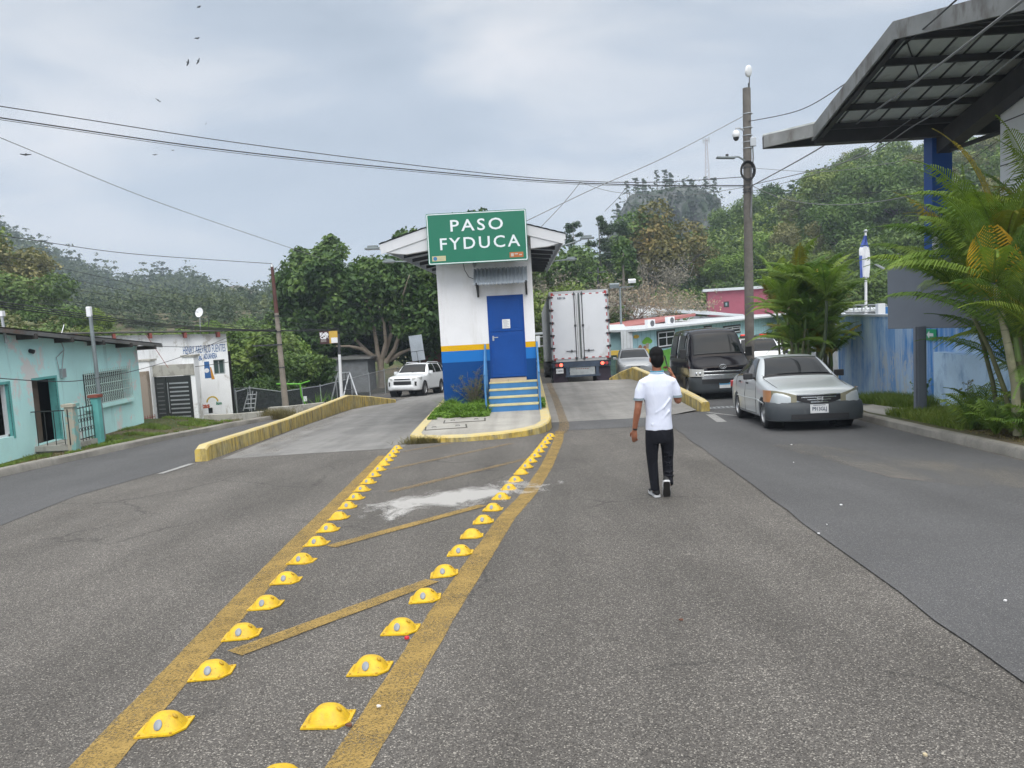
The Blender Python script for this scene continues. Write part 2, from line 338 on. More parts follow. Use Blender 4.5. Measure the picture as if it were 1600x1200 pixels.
# ---- flat sheets that follow the slope
def sheet(name, pts, m, dz, zf=gz, step=1.0, kind='structure'):
    b = bmesh.new(); b.faces.new([b.verts.new((float(p[0]), float(p[1]), 0)) for p in pts])
    y0, y1 = min(p[1] for p in pts), max(p[1] for p in pts); x0, x1 = min(p[0] for p in pts), max(p[0] for p in pts)
    for ax, a, c in ((1, y0, y1), (0, x0, x1)):
        k = math.floor(a/step)*step + step
        while k < c-1e-4:
            co = (0, k, 0) if ax else (k, 0, 0); no = (0, 1, 0) if ax else (1, 0, 0)
            bmesh.ops.bisect_plane(b, geom=b.verts[:]+b.edges[:]+b.faces[:], plane_co=co, plane_no=no); k += step
    bmesh.ops.triangulate(b, faces=[f for f in b.faces if len(f.verts) > 4])
    for v in b.verts: v.co.z = zf(v.co.x, v.co.y) + dz
    for f in b.faces:
        f.normal_update()
        if f.normal.z < 0: f.normal_flip()
    me = bpy.data.meshes.new(name); b.to_mesh(me); b.free(); me.materials.append(m)
    o = bpy.data.objects.new(name, me); COL.objects.link(o); o['kind'] = kind; return o
sheet('road', [(-9.75, -12), (9, -12), (9, 16), (12, 22), (12, 60), (-9.75, 60)], m_old, 0)
L2 = lambda *a: [tuple(G(*p)[:2]) for p in a]
sheet('left_road_lane', [(-9.74, -6), (-5.6, -6), (-5.9, 4)] + L2((0, 822), (120, 775)) + [(-6.45, 14.7), (-6.9, 21.5), (-7.4, 31), (-7.6, 45), (-9.74, 45)], m_new, .005)
SE = [(2.12, -6), (2.2, 1)] + [tuple(G(lerp(1600, 1056, k/9), lerp(1057, 668, k/9))[:2]) for k in range(10)] + [(3.2, 19.5), (4.6, 20.3)]
jit = random.Random(3)
def rough_edge(pts, amp=.02, st=.35):
    o = []
    for a, b in zip(pts, pts[1:]):
        n = max(1, int(math.dist(a[:2], b[:2])/st))
        for i in range(n): o.append((lerp(a[0], b[0], i/n)+jit.uniform(-amp, amp), lerp(a[1], b[1], i/n)))
    return o + [pts[-1]]
SE2 = rough_edge(SE, .016, .5)
sheet('right_road_lane', SE2 + [(4.65, 59), (11.5, 59), (11.5, 22), (8.6, 17.3), (6.9, 17.3), (6.85, 16.2), (6.5, 12.9), (6.2, 9.75), (6.0, 5), (5.9, -6)], m_new, .006)
sheet('asphalt_joint', [(x-.055, y) for x, y in SE2[2:-2]] + [(x-.005, y) for x, y in SE2[2:-2]][::-1], m_new2, .010)
sheet('asphalt_strip', [(.52, 17.0), (3.12, 17.0), (3.2, 19.35), (.55, 19.35)], m_new2, .006)
sheet('left_ramp', L2((345, 718), (480, 709), (628, 700)) + [(-2.55, 17), (-2.6, 44), (-6.3, 44), (-6.3, 35), (-7.0, 33.3), (-7.2, 31), (-6.7, 21.5)], m_rampl, .005)
def rz_(x, y): return -1.19 - .006*(y-19.3) if y <= 31 else lerp(-1.26, gz(x, 33.5)+.004, ss((y-31)/2.5))
sheet('right_ramp', [(.54, 19.3), (3.2, 19.3), (4.45, 20.4), (4.45, 33.4), (.54, 33.4)], m_ramp, .007, zf=rz_, step=.5)
# worn darker driving track and stains are in the materials; painted markings as thin sheets
def strip(name, cl, m, dz=.004, zf=gz):
    l, r = [], []
    for i, (x, y, w_) in enumerate(cl):
        a = cl[max(0, i-1)]; b = cl[min(len(cl)-1, i+1)]; dx, dy = b[0]-a[0], b[1]-a[1]; q = math.hypot(dx, dy) or 1
        nx, ny = -dy/q*w_/2, dx/q*w_/2; l.append((x+nx, y+ny)); r.append((x-nx, y-ny))
    return sheet(name, rough_edge(l, .004, .15)+rough_edge(r[::-1], .004, .15), m, dz, zf)
def gline(pl, w_): return [(float(G(*p)[0]), float(G(*p)[1]), w_) for p in pl]
ln = gline([(145, 1198), (290, 1040), (436, 880), (530, 783), (600, 712)], .205)
strip('road_marking', [(ln[0][0]+.12, ln[0][1]-1.5, .21)] + ln, m_yline)
ln = gline([(545, 1198), (692, 959), (792, 809), (826, 772), (853, 731), (872, 690), (874.5, 674)], .19)
strip('road_marking', [(ln[0][0]-.1, ln[0][1]-1.5, .21)] + ln, m_yline)
strip('road_marking', [(.62, 16.3, .24), (.78, 17.6, .24), (.86, 19.3, .24)], m_yfade, .010)
strip('road_marking', [(.86, 19.31, .22), (.88, 24, .22), (.84, 31, .22)], m_yfade, .012, rz_)
for a, b, w_, mm in (((367, 1022), (676, 908), .17, m_yline), ((516, 855), (755, 790), .17, m_yline), ((610, 769), (824, 717), .17, m_yfade), ((612, 733), (800, 693), .16, m_yfade), ((630, 706), (705, 693), .16, m_yfade)):
    strip('road_marking', gline([a, ((a[0]+b[0])/2, (a[1]+b[1])/2), b], w_*.85), mm, .0075)
def mat_spill():
    t = NT('spilled_cement'); p = t.pos(); a = t.noise(t.scale(p, (1, .6, 1)), 2.2, 8, .72, .4); f = t.noise(p, 70, 3, .7)
    x = t.n('SeparateXYZ', {0: p}); cx = t.math('DIVIDE', t.math('ABSOLUTE', t.math('SUBTRACT', x.outputs[0], -.93)), 1.35); cy = t.math('DIVIDE', t.math('ABSOLUTE', t.math('SUBTRACT', x.outputs[1], t.math('ADD', 9.55, t.math('MULTIPLY', x.outputs[0], .55)))), .85)
    d = t.math('SQRT', t.math('ADD', t.math('MULTIPLY', cx, cx), t.math('MULTIPLY', cy, cy)))
    al = t.math('ADD', t.math('SUBTRACT', 1.0, d), t.math('MULTIPLY', t.math('SUBTRACT', a, .5), 2.8)); al = t.math('ADD', al, t.math('MULTIPLY', t.math('SUBTRACT', f, .5), .5))
    t.set(color=t.mix(f, (.44, .43, .41), (.66, .65, .63)), rough=.9, alpha=t.ramp(al, [(.18, 0.), (.62, .62)])); return t.m
sheet('cement_stain', [(-2.6, 7.8), (.8, 7.8), (1.1, 11.4), (-2.2, 11.0)], mat_spill(), .012)
strip('road_marking', gline([(1110, 648), (1128, 660)], .22), m_wline, .012)
strip('road_marking', gline([(1062, 640), (1128, 660)], .10)[1:] + gline([(1090, 653)], .1), m_wline, .011) if False else None
strip('road_marking', gline([(250, 741), (300, 725)], .12), m_wline, .010)
strip('road_marking', [(4.62, 19.9, .1), (5.2, 17.6, .1)], m_wline, .013)
m_rustp = M('rusty_soil_stain', (.16, .125, .095), .9, var=.3)
def mat_dust():
    t = NT('dust_film'); p = t.pos(); a = t.noise(t.scale(p, (1.5, .5, 1)), 1.2, 7, .7, .5)
    t.set(color=(.24, .215, .18), rough=.95, alpha=t.ramp(a, [(.44, 0.), (.70, .42)])); return t.m
m_dust = mat_dust()
sheet('road_dust', [(4.2, 9.0), (5.0, 7.6), (6.0, 7.5), (6.05, 8.6), (5.3, 10.6), (4.4, 12.5), (3.9, 12.5)], m_dust, .012)
sheet('road_dust', [(-6.0, 14.9), (-5.2, 15.1), (-6.1, 24), (-6.9, 30), (-7.1, 30)], m_dust, .012)
# ---- kerbs and barriers
def kerb(name, path, wd, hts, m, zf=gz, ch=.03, sub=.7, embed=.06, **kw):
    pts = []
    for i, (a, b) in enumerate(zip(path, path[1:])):
        n = max(1, int(math.dist(a, b)/sub))
        for k in range(n): pts.append((lerp(a[0], b[0], k/n), lerp(a[1], b[1], k/n), lerp(hts[i], hts[i+1], k/n)))
    pts.append((*path[-1], hts[-1])); rows = []
    for i, (x, y, h) in enumerate(pts):
        a = pts[max(0, i-1)]; b = pts[min(len(pts)-1, i+1)]; dx, dy = b[0]-a[0], b[1]-a[1]; q = math.hypot(dx, dy); nx, ny = -dy/q, dx/q
        z = zf(x, y); jw = jit.uniform(-.004, .004)
        rows.append([(x+nx*o, y+ny*o, z+e_) for o, e_ in ((-wd/2, -embed), (-wd/2+.01, h-ch), (-wd/2+ch+.01, h+jw), (wd/2-ch-.01, h+jw), (wd/2-.01, h-ch), (wd/2, -embed))])
    mb = MB(); mb.grid(rows); mb.poly(rows[0][::-1]); mb.poly(rows[-1]); return struct(name, mb, m, smooth=40)
kerb('kerb', [(-9.2, -6), (-9.45, 4), (-9.7, 10), (-9.82, 15), (-9.82, 20), (-9.5, 24), (-9.15, 26.8)], .22, [.15]*7, m_kerb)
kerb('kerb', [(6.1, -4), (6.3, 6), (6.38, 9.75), (6.66, 12.9), (7.0, 16.2), (7.3, 17.6), (8.4, 18.3), (9.0, 18.5)], .2, [.14]*8, m_kerb)
def barrier(label, path, hts, zf):
    o = kerb('concrete_barrier', path, .24, hts, m_ykerb, zf, .03); del o['kind']; tag(o, label, 'barrier')
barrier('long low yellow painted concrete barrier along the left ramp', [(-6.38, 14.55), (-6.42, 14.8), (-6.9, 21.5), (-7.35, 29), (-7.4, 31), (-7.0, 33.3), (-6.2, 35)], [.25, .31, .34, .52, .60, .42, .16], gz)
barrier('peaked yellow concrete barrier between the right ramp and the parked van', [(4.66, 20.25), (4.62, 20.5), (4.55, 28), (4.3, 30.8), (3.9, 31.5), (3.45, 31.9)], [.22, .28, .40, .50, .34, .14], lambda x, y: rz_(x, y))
# ---- traffic island
IZ = -.84
def rounded(x0, x1, y0, y1, r, ins=0):
    o = []
    for cx, cy, a0 in ((x1-r, y1-.3, 0), (x0+.3, y1-.3, 90), (x0+r*.8, y0+r*.8, 180), (x1-r, y0+r*.55, 270)):
        rr = .3 if a0 < 180 else r
        for k in range(9):
            a = R(a0+k*11.25); o.append((cx+(rr-ins)*math.cos(a)*(1 if cx > 0 or a0 >= 180 else 1), cy+(rr*(.8 if a0 >= 180 else 1)-ins)*math.sin(a)))
    return o
def isl_outline(ins):
    x0, x1, y1 = -2.62+ins, .50-ins, 36-ins
    front = [(-2.62, 16.9), (-2.6, 16.35), (-2.42, 16.0), (-2.1, 15.82), (-1.4, 15.72), (-.6, 15.9), (-.1, 16.2), (.25, 16.65), (.42, 17.2), (.50, 17.9)]
    cx, cy = -1.05, 18.5; o = []
    for x, y in front:
        d = math.hypot(x-cx, y-cy); k = (d-ins)/d; o.append((max(x0, min(x1, cx+(x-cx)*k)), cy+(y-cy)*k))
    return o + [(x1, 20.2), (x1, 26), (x1, y1), (x0, y1), (x0, 26), (x0, 20.2)]
def isl_z(x, y): return IZ if y < 22 else IZ
mb = MB(); A = isl_outline(0); B = isl_outline(.03); C_ = isl_outline(.24); n = len(A)
rows = [[(x, y, min(gz(x, y), IZ)-.4) for x, y in A], [(x, y, IZ-.03) for x, y in A], [(x, y, IZ) for x, y in B], [(x, y, IZ+.003) for x, y in C_]]
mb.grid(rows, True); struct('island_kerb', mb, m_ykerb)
mb = MB(); mb.poly([(x, y, IZ-.004) for x, y in isl_outline(.22)]); struct('traffic_island', mb, m_isl)
m_joint = M('dark_joint', (.07, .065, .055), .9)
m_hatch = M('hatch_concrete', (.33, .32, .29), .85, var=.15)
for (a, b, lab) in (((668, 672, 712, 663), .0, 'far rectangular concrete hatch cover set in the island beside the weeds'), ((652, 682, 712, 672), .0, 'near rectangular concrete hatch cover at the front left of the island')):
    pass
def hatch(cx, cy, sx, sy, rz, lab):
    t = thing('hatch_cover', lab, 'hatch cover', (cx, cy, IZ), rz)
    f = MB()
    for x0, x1, y0, y1 in ((-sx/2, sx/2, -sy/2, -sy/2+.035), (-sx/2, sx/2, sy/2-.035, sy/2), (-sx/2, -sx/2+.035, -sy/2+.035, sy/2-.035), (sx/2-.035, sx/2, -sy/2+.035, sy/2-.035)): f.bx(x0, x1, y0, y1, -.01, .004)
    f.build('frame', m_joint, t); g = MB(); g.bx(-sx/2+.035, sx/2-.035, -sy/2+.035, sy/2-.035, -.01, .010); g.build('lid', m_hatch, t)
    for q in (-.28, .28): h = MB(); h.tube([(q*sx-.05, 0, .01), (q*sx-.04, 0, .03), (q*sx+.04, 0, .03), (q*sx+.05, 0, .01)], .007, 6); h.build('handle', m_dsteel, t)
hatch(-1.9, 17.15, .95, .55, R(6), 'near concrete hatch cover with two lifting handles at the front left of the island')
hatch(-1.55, 18.1, 1.0, .5, R(3), 'far concrete hatch cover on the island just before the green weeds')
# drain grate across the van lane
mb = MB()
for i in range(16): mb.box((4.95+i*.12, 21.0, gz(5, 21)+.012), (.05, .34, .012))
mb.box((5.85, 20.81, gz(5, 20.8)+.012), (2.0, .04, .014)); mb.box((5.85, 21.19, gz(5, 21.2)+.012), (2.0, .04, .014))
tag(mb.build('drain_grate', m_steel), 'long steel drain grate across the lane in front of the black van', 'drain grate')
# ================================================================ guard booth
BX0, BX1, BY0, BY1 = -2.28, .26, 20.6, 35
def mat_booth():
    t = NT('booth_paint_bands'); p = t.pos(); z = t.n('SeparateXYZ', {0: p}).outputs[2]
    n = t.noise(p, 1.5, 6, .65); st = t.noise(t.scale(p, (2.5, 2.5, .35)), 1.5, 7, .7)
    white = t.mix(t.ramp(st, [(.50, 0.), (.72, .6)]), t.mix(1, (.78, .78, .80), t.ramp(n, [(.3, (.95,)*3), (.7, (1.03,)*3)]), 'MULTIPLY'), (.60, .585, .56))
    def band(a, b): return t.math('MULTIPLY', t.math('GREATER_THAN', z, a), t.math('LESS_THAN', z, b))
    col = t.mix(t.math('LESS_THAN', z, .863), white, (.66, .38, .004)); col = t.mix(t.math('LESS_THAN', z, .712), col, (.012, .16, .50)); col = t.mix(t.math('LESS_THAN', z, .41), col, (.002, .055, .22))
    low = t.math('LESS_THAN', z, -.45); dn = t.noise(p, 5, 6, .7); col = t.mix(t.math('MULTIPLY', low, t.ramp(dn, [(.5, 0.), (.65, .5)])), col, (.05, .09, .16))
    t.set(color=col, rough=.7, spec=.2); t.bump(t.noise(p, 12, 5), .12, .02); return t.m
m_booth = mat_booth()
m_blue = M('door_blue_paint', (.003, .060, .28), .5, spec=.25, var=.15, vs=1.5, dirt=(.03, .13, .36), dsc=3, dth=.64)
m_sblue = M('stair_blue_paint', (.035, .17, .40), .6, var=.15, dirt=(.10, .22, .36), dsc=4, dth=.6)
m_rail = M('handrail_blue_paint', (.06, .20, .42), .5, var=.1)
m_cream = M('cream_step_edge', (.52, .47, .26), .7, var=.2)
m_tile = M('beige_floor_tile', (.47, .38, .27), .5, var=.1)
m_soffit = M('white_ceiling_panel', (.60, .61, .63), .5, var=.05)
m_roofm = M('grey_roof_sheet', (.20, .215, .225), .5, .4, var=.2)
m_galv = M('galvanised_sheet', (.42, .46, .50), .38, .55, var=.12, vs=2)
t = thing('guard_booth', 'tall narrow white guard booth with yellow and blue painted bands standing on the traffic island', 'booth', (-1, 20.6, IZ))
off = (-1, 20.6, IZ); apx = -1.2
mb = MB(); gw = lambda x: 3.52 + (1 - abs(x-apx)/2.35)*.67   # underside of roof
mb.prism([(BX0, BY0, IZ-.1), (BX1, BY0, IZ-.1), (BX1, BY0, gw(BX1)-.12), (apx, BY0, gw(apx)-.12), (BX0, BY0, gw(BX0)-.12)], (0, BY1-BY0, 0)); mb.build('wall', m_booth, t, off=off)
RX0, RX1, EZ, AZ, RY0, RY1 = -3.6, 1.13, 3.50, 4.19, 19.95, 36.5
mb = MB()
for xe, s in ((RX0, -1), (RX1, 1)):
    rows = []
    for k in range(2): rows.append([(lerp(xe+s*.05, apx, q/24), RY0-.04 if k == 0 else RY1, lerp(EZ+.10, AZ+.12, q/24) + (.012 if q % 2 else 0)) for q in range(25)])
    mb.grid(rows); 
mb.build('roof', m_roofm, t, off=off)
mb = MB()
for xe in (RX0, RX1):   # ceiling lining under the roof
    mb.grid([[(xe, y, EZ+.07), (apx, y, AZ+.08)] for y in (RY0+.05, RY1)])
mb.build('roof_lining', m_galv, t, off=off)
for xe in (RX0, RX1):
    mb = MB(); s = -1 if xe < 0 else 1
    mb.prism([(xe, RY0, EZ-.17), (apx, RY0, AZ-.17), (apx, RY0, AZ+.10), (xe, RY0, EZ+.09)], (0, .03, 0)); mb.build('fascia_board', m_soffit, t, off=off)
    mb = MB(); mb.bx(xe-s*.0, xe+s*.03, RY0, RY1, EZ-.05, EZ+.085); mb.build('eave_board', m_soffit, t, off=off)
    xin = BX0 if xe < 0 else BX1
    mb = MB(); a = .6 if s > 0 else .6      # flat front soffit triangle between wall and eave
    xm = lerp(xin, xe, .52); mb.prism([(xin, RY0+.03, gw(xin)-.15), (xin, RY0+.03, gw(xin)-.50), (xm, RY0+.03, EZ-.20), (xe-s*.12, RY0+.03, EZ-.13), (xe-s*.02, RY0+.03, EZ-.02)], (0, .25, 0)); mb.build('gable_panel', m_soffit, t, off=off)
    for k in range(9):
        y = RY0+1.3+k*1.75; mb = MB(); d = .07
        mb.hexa([(xin, y, gw(xin)-.26), (xe-s*.12, y, EZ-.06), (xe-s*.12, y+.06, EZ-.06), (xin, y+.06, gw(xin)-.26), (xin, y, gw(xin)-.14), (xe-s*.12, y, EZ+.05), (xe-s*.12, y+.06, EZ+.05), (xin, y+.06, gw(xin)-.14)]); mb.build('purlin', m_dsteel, t, off=off)
# door
dx0, dx1, dz0, dz1 = -.93, -.06, -.06, 2.08
mb = MB(); mb.bx(dx0-.05, dx1+.05, BY0-.012, BY0-.004, dz0-.0, dz1+.05); mb.build('door_frame', m_blue, t, off=off)
dr = thing('x', None, None); bpy.data.objects.remove(dr)
mb = MB(); mb.bx(dx0, dx1, BY0-.045, BY0-.006, dz0+.01, dz0+1.22); mb.bx(dx0, dx1, BY0-.045, BY0-.006, dz0+1.232, dz1)
for z0, z1 in ((.08, 1.14), (1.32, 2.06)):
    mb.bx(dx0+.08, dx1-.08, BY0-.052, BY0-.044, dz0+z0, dz0+z1)
door = mb.build('door', m_blue, t, off=off, bevel=.006)
mb = MB(); mb.cyl((dx0+.07, BY0-.06, 1.02), (dx0+.20, BY0-.06, 1.02), .012); mb.box((dx0+.07, BY0-.055, 1.0), (.045, .02, .13)); mb.build('handle', m_steel, door, off=off)
mb = MB(); mb.bx(-.60, -.39, BY0-.060, BY0-.053, 1.25, 1.49); nt_ = mb.build('notice', M('paper', (.75, .77, .78), .8), door, off=off)
mb = MB()
for k in range(9): mb.bx(-.575, -.575+(.16 if k % 3 else .11), BY0-.0625, BY0-.061, 1.455-k*.022, 1.461-k*.022)
mb.build('printed_lines', M('print_ink', (.25, .25, .27), .8), door, off=off)
mb = MB(); mb.bx(-1.0, -.03, BY0-.30, BY0, IZ+.68, IZ+.76); mb.build('threshold', m_tile, t, off=off)
mb = MB(); mb.bx(-.52, -.515, BY0-.303, BY0-.301, IZ+.68, IZ+.76); mb.build('tile_joint', m_joint, t, off=off)
st = MB(); 
for k in range(4):
    y0 = 19.45+k*.28; st.bx(-1.02, .24, y0, y0+.28+(0 if k < 3 else 0), IZ-.05, IZ+.17*(k+1)-.012)
steps = st.build('steps', m_sblue, t, off=off)
for k in range(4):
    y0 = 19.45+k*.28; e_ = MB(); e_.bx(-1.03, .25, y0-.012, y0+.27, IZ+.17*(k+1)-.035, IZ+.17*(k+1)+.003); e_.build('tread', m_cream, t, off=off, bevel=.005)
for x, nm in ((-1.09, 0), (.29, 1)):
    hr = MB(); zb = IZ+.95; zt = IZ+.68+1.0
    hr.box((x, 19.42, (IZ+zb)/2), (.045, .045, zb-IZ)); hr.box((x, 20.52, (IZ+zt)/2), (.045, .045, zt-IZ))
    hr.tube([(x, 19.40, zb), (x, 20.54, zt)], .028, 6); hr.tube([(x, 19.42, IZ+.5), (x, 20.52, IZ+1.22)], .02, 6)
    o = hr.build('handrail', m_rail, t, off=off)
# awning
aw = MB(); rows = []
for j in range(9):
    tq = j/8; y = 20.57-.52*tq**.8; z = 2.86-.40*tq-.05*tq*tq
    rows.append([(lerp(-1.27, .13, i/56), y - .028*math.cos(i*math.pi/2.0), z + .018*math.cos(i*math.pi/2.0)) for i in range(57)])
aw.grid(rows); awn = aw.build('awning', m_galv, t, off=off, smooth=60)
sm = awn.modifiers.new('s', 'SOLIDIFY'); sm.thickness = .004
for x in (-1.2, .09):
    b = MB(); b.box((x, 20.56, 2.42), (.05, .04, .62)); b.hexa([(x-.02, 20.55, 2.15), (x+.02, 20.55, 2.15), (x+.02, 20.02, 2.42), (x-.02, 20.02, 2.42), (x-.02, 20.55, 2.21), (x+.02, 20.55, 2.21), (x+.02, 20.02, 2.47), (x-.02, 20.02, 2.47)]); b.build('bracket', m_black, t, off=off)
# lamps under the gable
mb = MB(); mb.cyl((-1.25, 20.58, 3.0), (-1.25, 20.45, 2.92), .05, .035); mb.build('floodlight', m_steel, t, off=off)
mb = MB(); mb.tube([(-1.55, 20.57, 3.05), (-1.52, 20.55, 2.85), (-1.42, 20.55, 2.66), (-1.25, 20.57, 2.58)], .008, 5); mb.build('wire', m_black, t, off=off)
def street_arm(base, tip, lab, tilt=0):
    base, tip = Vector([float(q) for q in base]), Vector([float(q) for q in tip])
    t = thing('floodlight', lab, 'lamp', base, group='grey arm lamps mounted along the booth eaves')
    a = MB(); d = tip-base; a.tube([(0,0,0), d*.6, d], .025, 6); a.build('arm', m_gpaint, t)
    h = MB(); dn = d.normalized(); h.box(d+dn*.18, (.40, .22, .05)); h.box(d+dn*.18+Vector((0, 0, .05)), (.26, .18, .06)); hd = h.build('lamp_head', m_gpaint, t, bevel=.012)
    l = MB(); l.box(d+dn*.18-Vector((0, 0, .029)), (.30, .15, .008)); l.build('lens', m_white, hd)
street_arm((RX0, 20.4, EZ), P(592, 389, 20.3), 'left front arm lamp jutting from the booth eave beside the road sign')
street_arm((RX1, 22.5, EZ-.02), P(908, 375, 22.5), 'right front arm lamp jutting from the booth eave above the truck')
street_arm((RX0, 24.5, EZ-.05), (RX0-.4, 24.5, EZ-.03), 'left rear arm lamp under the eave against the dark tree')
street_arm((RX1, 27.5, EZ-.1), (RX1+.45, 27.5, EZ-.08), 'right rear arm lamp under the eave above the white trailer')
# ================================================================ road sign on the booth
sa, sb, sc_, sdd = P(666, 336, 19.8), P(820, 327, 19.8), P(824, 405, 19.8), P(672, 414, 19.8)
scx = float((sa+sb+sc_+sdd)[0]/4); scz = float((sa+sb+sc_+sdd)[2]/4); SW, SH = 2.55, 1.29
t = thing('road_sign', 'large green sign with white words PASO FYDUCA fixed to the booth gable', 'sign', (scx, 19.8, scz)); t.rotation_euler = (0, R(.2), 0)
m_green = M('sign_green', (.004, .15, .085), .4, var=.05, vs=1.2); m_swhite = M('sign_white', (.70, .76, .78), .45, var=.04)
def rrect(w_, h_, r, y):
    o = []
    for cx, cz, a0 in ((w_/2-r, h_/2-r, 0), (-w_/2+r, h_/2-r, 90), (-w_/2+r, -h_/2+r, 180), (w_/2-r, -h_/2+r, 270)):
        for k in range(5): a = R(a0+k*22.5); o.append((cx+r*math.cos(a), y, cz+r*math.sin(a)))
    return o
mb = MB(); mb.prism(rrect(SW, SH, .03, -.01), (0, .03, 0)); mb.build('sign_panel', m_green, t)
a = rrect(SW-.03, SH-.03, .03, -.013); b = rrect(SW-.075, SH-.075, .02, -.013); mb = MB(); mb.grid([a, b], True); mb.build('border', m_swhite, t)
for s_, sz_, z_, w_, x_ in (('PASO', .41, .30, 1.34, .00), ('FYDUCA', .42, -.15, 2.04, .05)):
    o = text('lettering', s_, sz_, m_swhite, t, (x_, -.014, z_), ext=.003, bold=.004, spacing=1.25); bpy.context.view_layer.update(); o.scale.x = w_/o.dimensions.x
mb = MB(); mb.bx(-SW/2+.10, -SW/2+.45, -.016, -.012, -SH/2+.09, -SH/2+.22); stk = mb.build('sticker', M('cream_sticker', (.50, .46, .27), .6), t)
mb = MB(); mb.cyl((-SW/2+.18, -.017, -SH/2+.155), (-SW/2+.18, -.0185, -SH/2+.155), .05, n=20); mb.build('emblem', M('emblem_blue', (.03, .17, .35), .5), stk)
mb = MB(); mb.bx(-SW/2+.25, -SW/2+.43, -.0185, -.017, -SH/2+.165, -SH/2+.172); mb.bx(-SW/2+.25, -SW/2+.40, -.0185, -.017, -SH/2+.13, -SH/2+.137); mb.build('print', M('grey_print', (.3, .35, .3), .6), stk)
mb = MB(); mb.bx(SW/2-.47, SW/2-.12, -.016, -.012, -SH/2+.09, -SH/2+.22); stk = mb.build('sticker', M('orange_sticker', (.40, .12, .03), .6), t)
mb = MB(); mb.box((SW/2-.40, -.0175, -SH/2+.155), (.07, .002, .08)); mb.box((SW/2-.30, -.0175, -SH/2+.175), (.08, .002, .03)); mb.box((SW/2-.19, -.0175, -SH/2+.15), (.07, .002, .03)); mb.build('print', M('pale_print', (.45, .42, .38), .6), stk)
mb = MB()
for x in (-.7, .7): mb.box((x, .09, 0), (.05, .14, SH*.9))
mb.build('bracket', m_steel, t)
# ================================================================ road studs
q_ = NT('stud_yellow'); w_ = q_.pos(); g_ = q_.noise(w_, 18, 6, .7); b_ = q_.noise(q_.scale(w_, (1, 3, 1)), 26, 7, .8); c_ = q_.mix(q_.ramp(g_, [(.42, 0.), (.70, .75)]), (.66, .42, .010), (.40, .25, .02)); c_ = q_.mix(q_.ramp(b_, [(.58, 0.), (.64, .8)]), c_, (.07, .055, .03))
q_.set(color=c_, rough=.5); q_.bump(g_, .25, .006); m_stud = q_.m
m_scuff = None
m_refl = M('stud_reflector', (.21, .235, .26), .3, var=.1, vs=80)
m_studh = M('stud_recess', (.42, .26, .02), .6)
ORD = 'nearest second third fourth fifth sixth seventh eighth ninth tenth eleventh twelfth thirteenth fourteenth fifteenth sixteenth seventeenth eighteenth nineteenth twentieth twenty-first farthest'.split()
def stud_proto(with_refl=True):
    t = thing('road_stud', 'yellow stud', 'road stud')
    mb = MB(); hw = .128; hd = .108; th = .008; t.scale = (.83, .84, 1.0)
    pl = [(-hw, -hd), (hw*.55, -hd), (hw, -hd*.35), (hw, hd), (-hw*.8, hd), (-hw, hd*.6)]
    mb.prism([(x, y, 0) for x, y in pl], (0, 0, th))
    nu, nv = 32, 12; rows = []
    for j in range(nv+1):
        q = j/nv; r = 1-q**1.0; zz = .066*(1-(1-q)**2.6)
        row = []
        for i in range(nu):
            a = 2*math.pi*i/nu; ca, sa_ = math.cos(a), math.sin(a)
            e_ = (abs(ca)**3.0+abs(sa_)**3.0)**(-1/3.0)
            x = .112*r*e_*ca; y = .092*r*e_*sa_; z = zz+th
            dx, dz = x+.012, z-.038
            if y < 0 and dx*dx+dz*dz < .024**2: y += .010*(1-(dx*dx+dz*dz)/.024**2)
            row.append((x, y+.006, z))
        rows.append(row)
    mb.grid(rows, True)
    b = mb.build('body', m_stud, t, smooth=50)
    bb = MB()
    for x, y in ((-hw+.02, -hd+.015), (hw-.025, hd-.02), (-hw+.04, hd-.02), (hw*.5, -hd+.012)): bb.cyl((x, y, th), (x, y, th+.005), .008, n=8)
    bb.build('bolt', m_studh, t)
    if with_refl:
        rr = MB(); rr.ell((-.012, -.066, .040), (.023, .0045, .026), 16, 8, Matrix.Rotation(R(-38), 3, 'X')); rr.build('reflector', m_refl, t, smooth=60)
    hh = MB(); hh.ell((.066, -.020, .060), (.017, .012, .008), 10, 6, Matrix.Rotation(R(34), 3, 'Y')); hh.build('socket', m_studh, t, smooth=60)
    return t
SL = [(257,1127),(331,1044),(378,985),(415,940),(447,902),(471,872),(494.5,845),(512.5,824),(529,805.5),(543,789),(555,775.5),(565.5,763),(575,751.5),(584,741),(592,732),(599,724),(605,717.5),(610.5,711),(615.5,705),(620.5,699)]
SR = [(513,1115),(578,1037),(626,977),(664,929),(694,891),(719,859),(737,833),(755,811),(770,792),(783,775),(795,761),(805,748.5),(814,737),(822,727.5),(829,719),(836,711),(842,703.5),(847,697),(852,690.5),(856,684.5),(860,680)]
sp = stud_proto(); first = True
sp2 = stud_proto(False)
rs = random.Random(5)
for side, arr in (('left', SL), ('right', SR)):
    for i, (px, py) in enumerate(arr):
        p = G(px, py, .035); z = gz(p[0], p[1])+.003
        nm = ('%s yellow stud' % (ORD[i] if i < len(arr)-1 else 'farthest')) + (' counting from the front' if 0 < i < len(arr)-1 else '') + ' in the %s row' % side
        q = sp2 if (side == 'right' and i == 0) else sp
        if (side, i) in (('left', 8), ('right', 6), ('right', 12), ('left', 15)): q = dup(sp2); nm += ', lacking its reflector'
        elif q is sp and not first: q = dup(sp)
        elif q is sp: first = False
        if side == 'right' and i == 0: nm = 'nearest yellow stud in the right row, its reflector missing'
        q.location = (float(p[0]), float(p[1]), z); q.rotation_euler = (math.atan(-K), R(rs.uniform(-1.5, 1.5)), R(rs.uniform(-7, 7))+R(2))
        q['label'] = nm; q['group'] = 'yellow studs in the %s row of the gore' % side
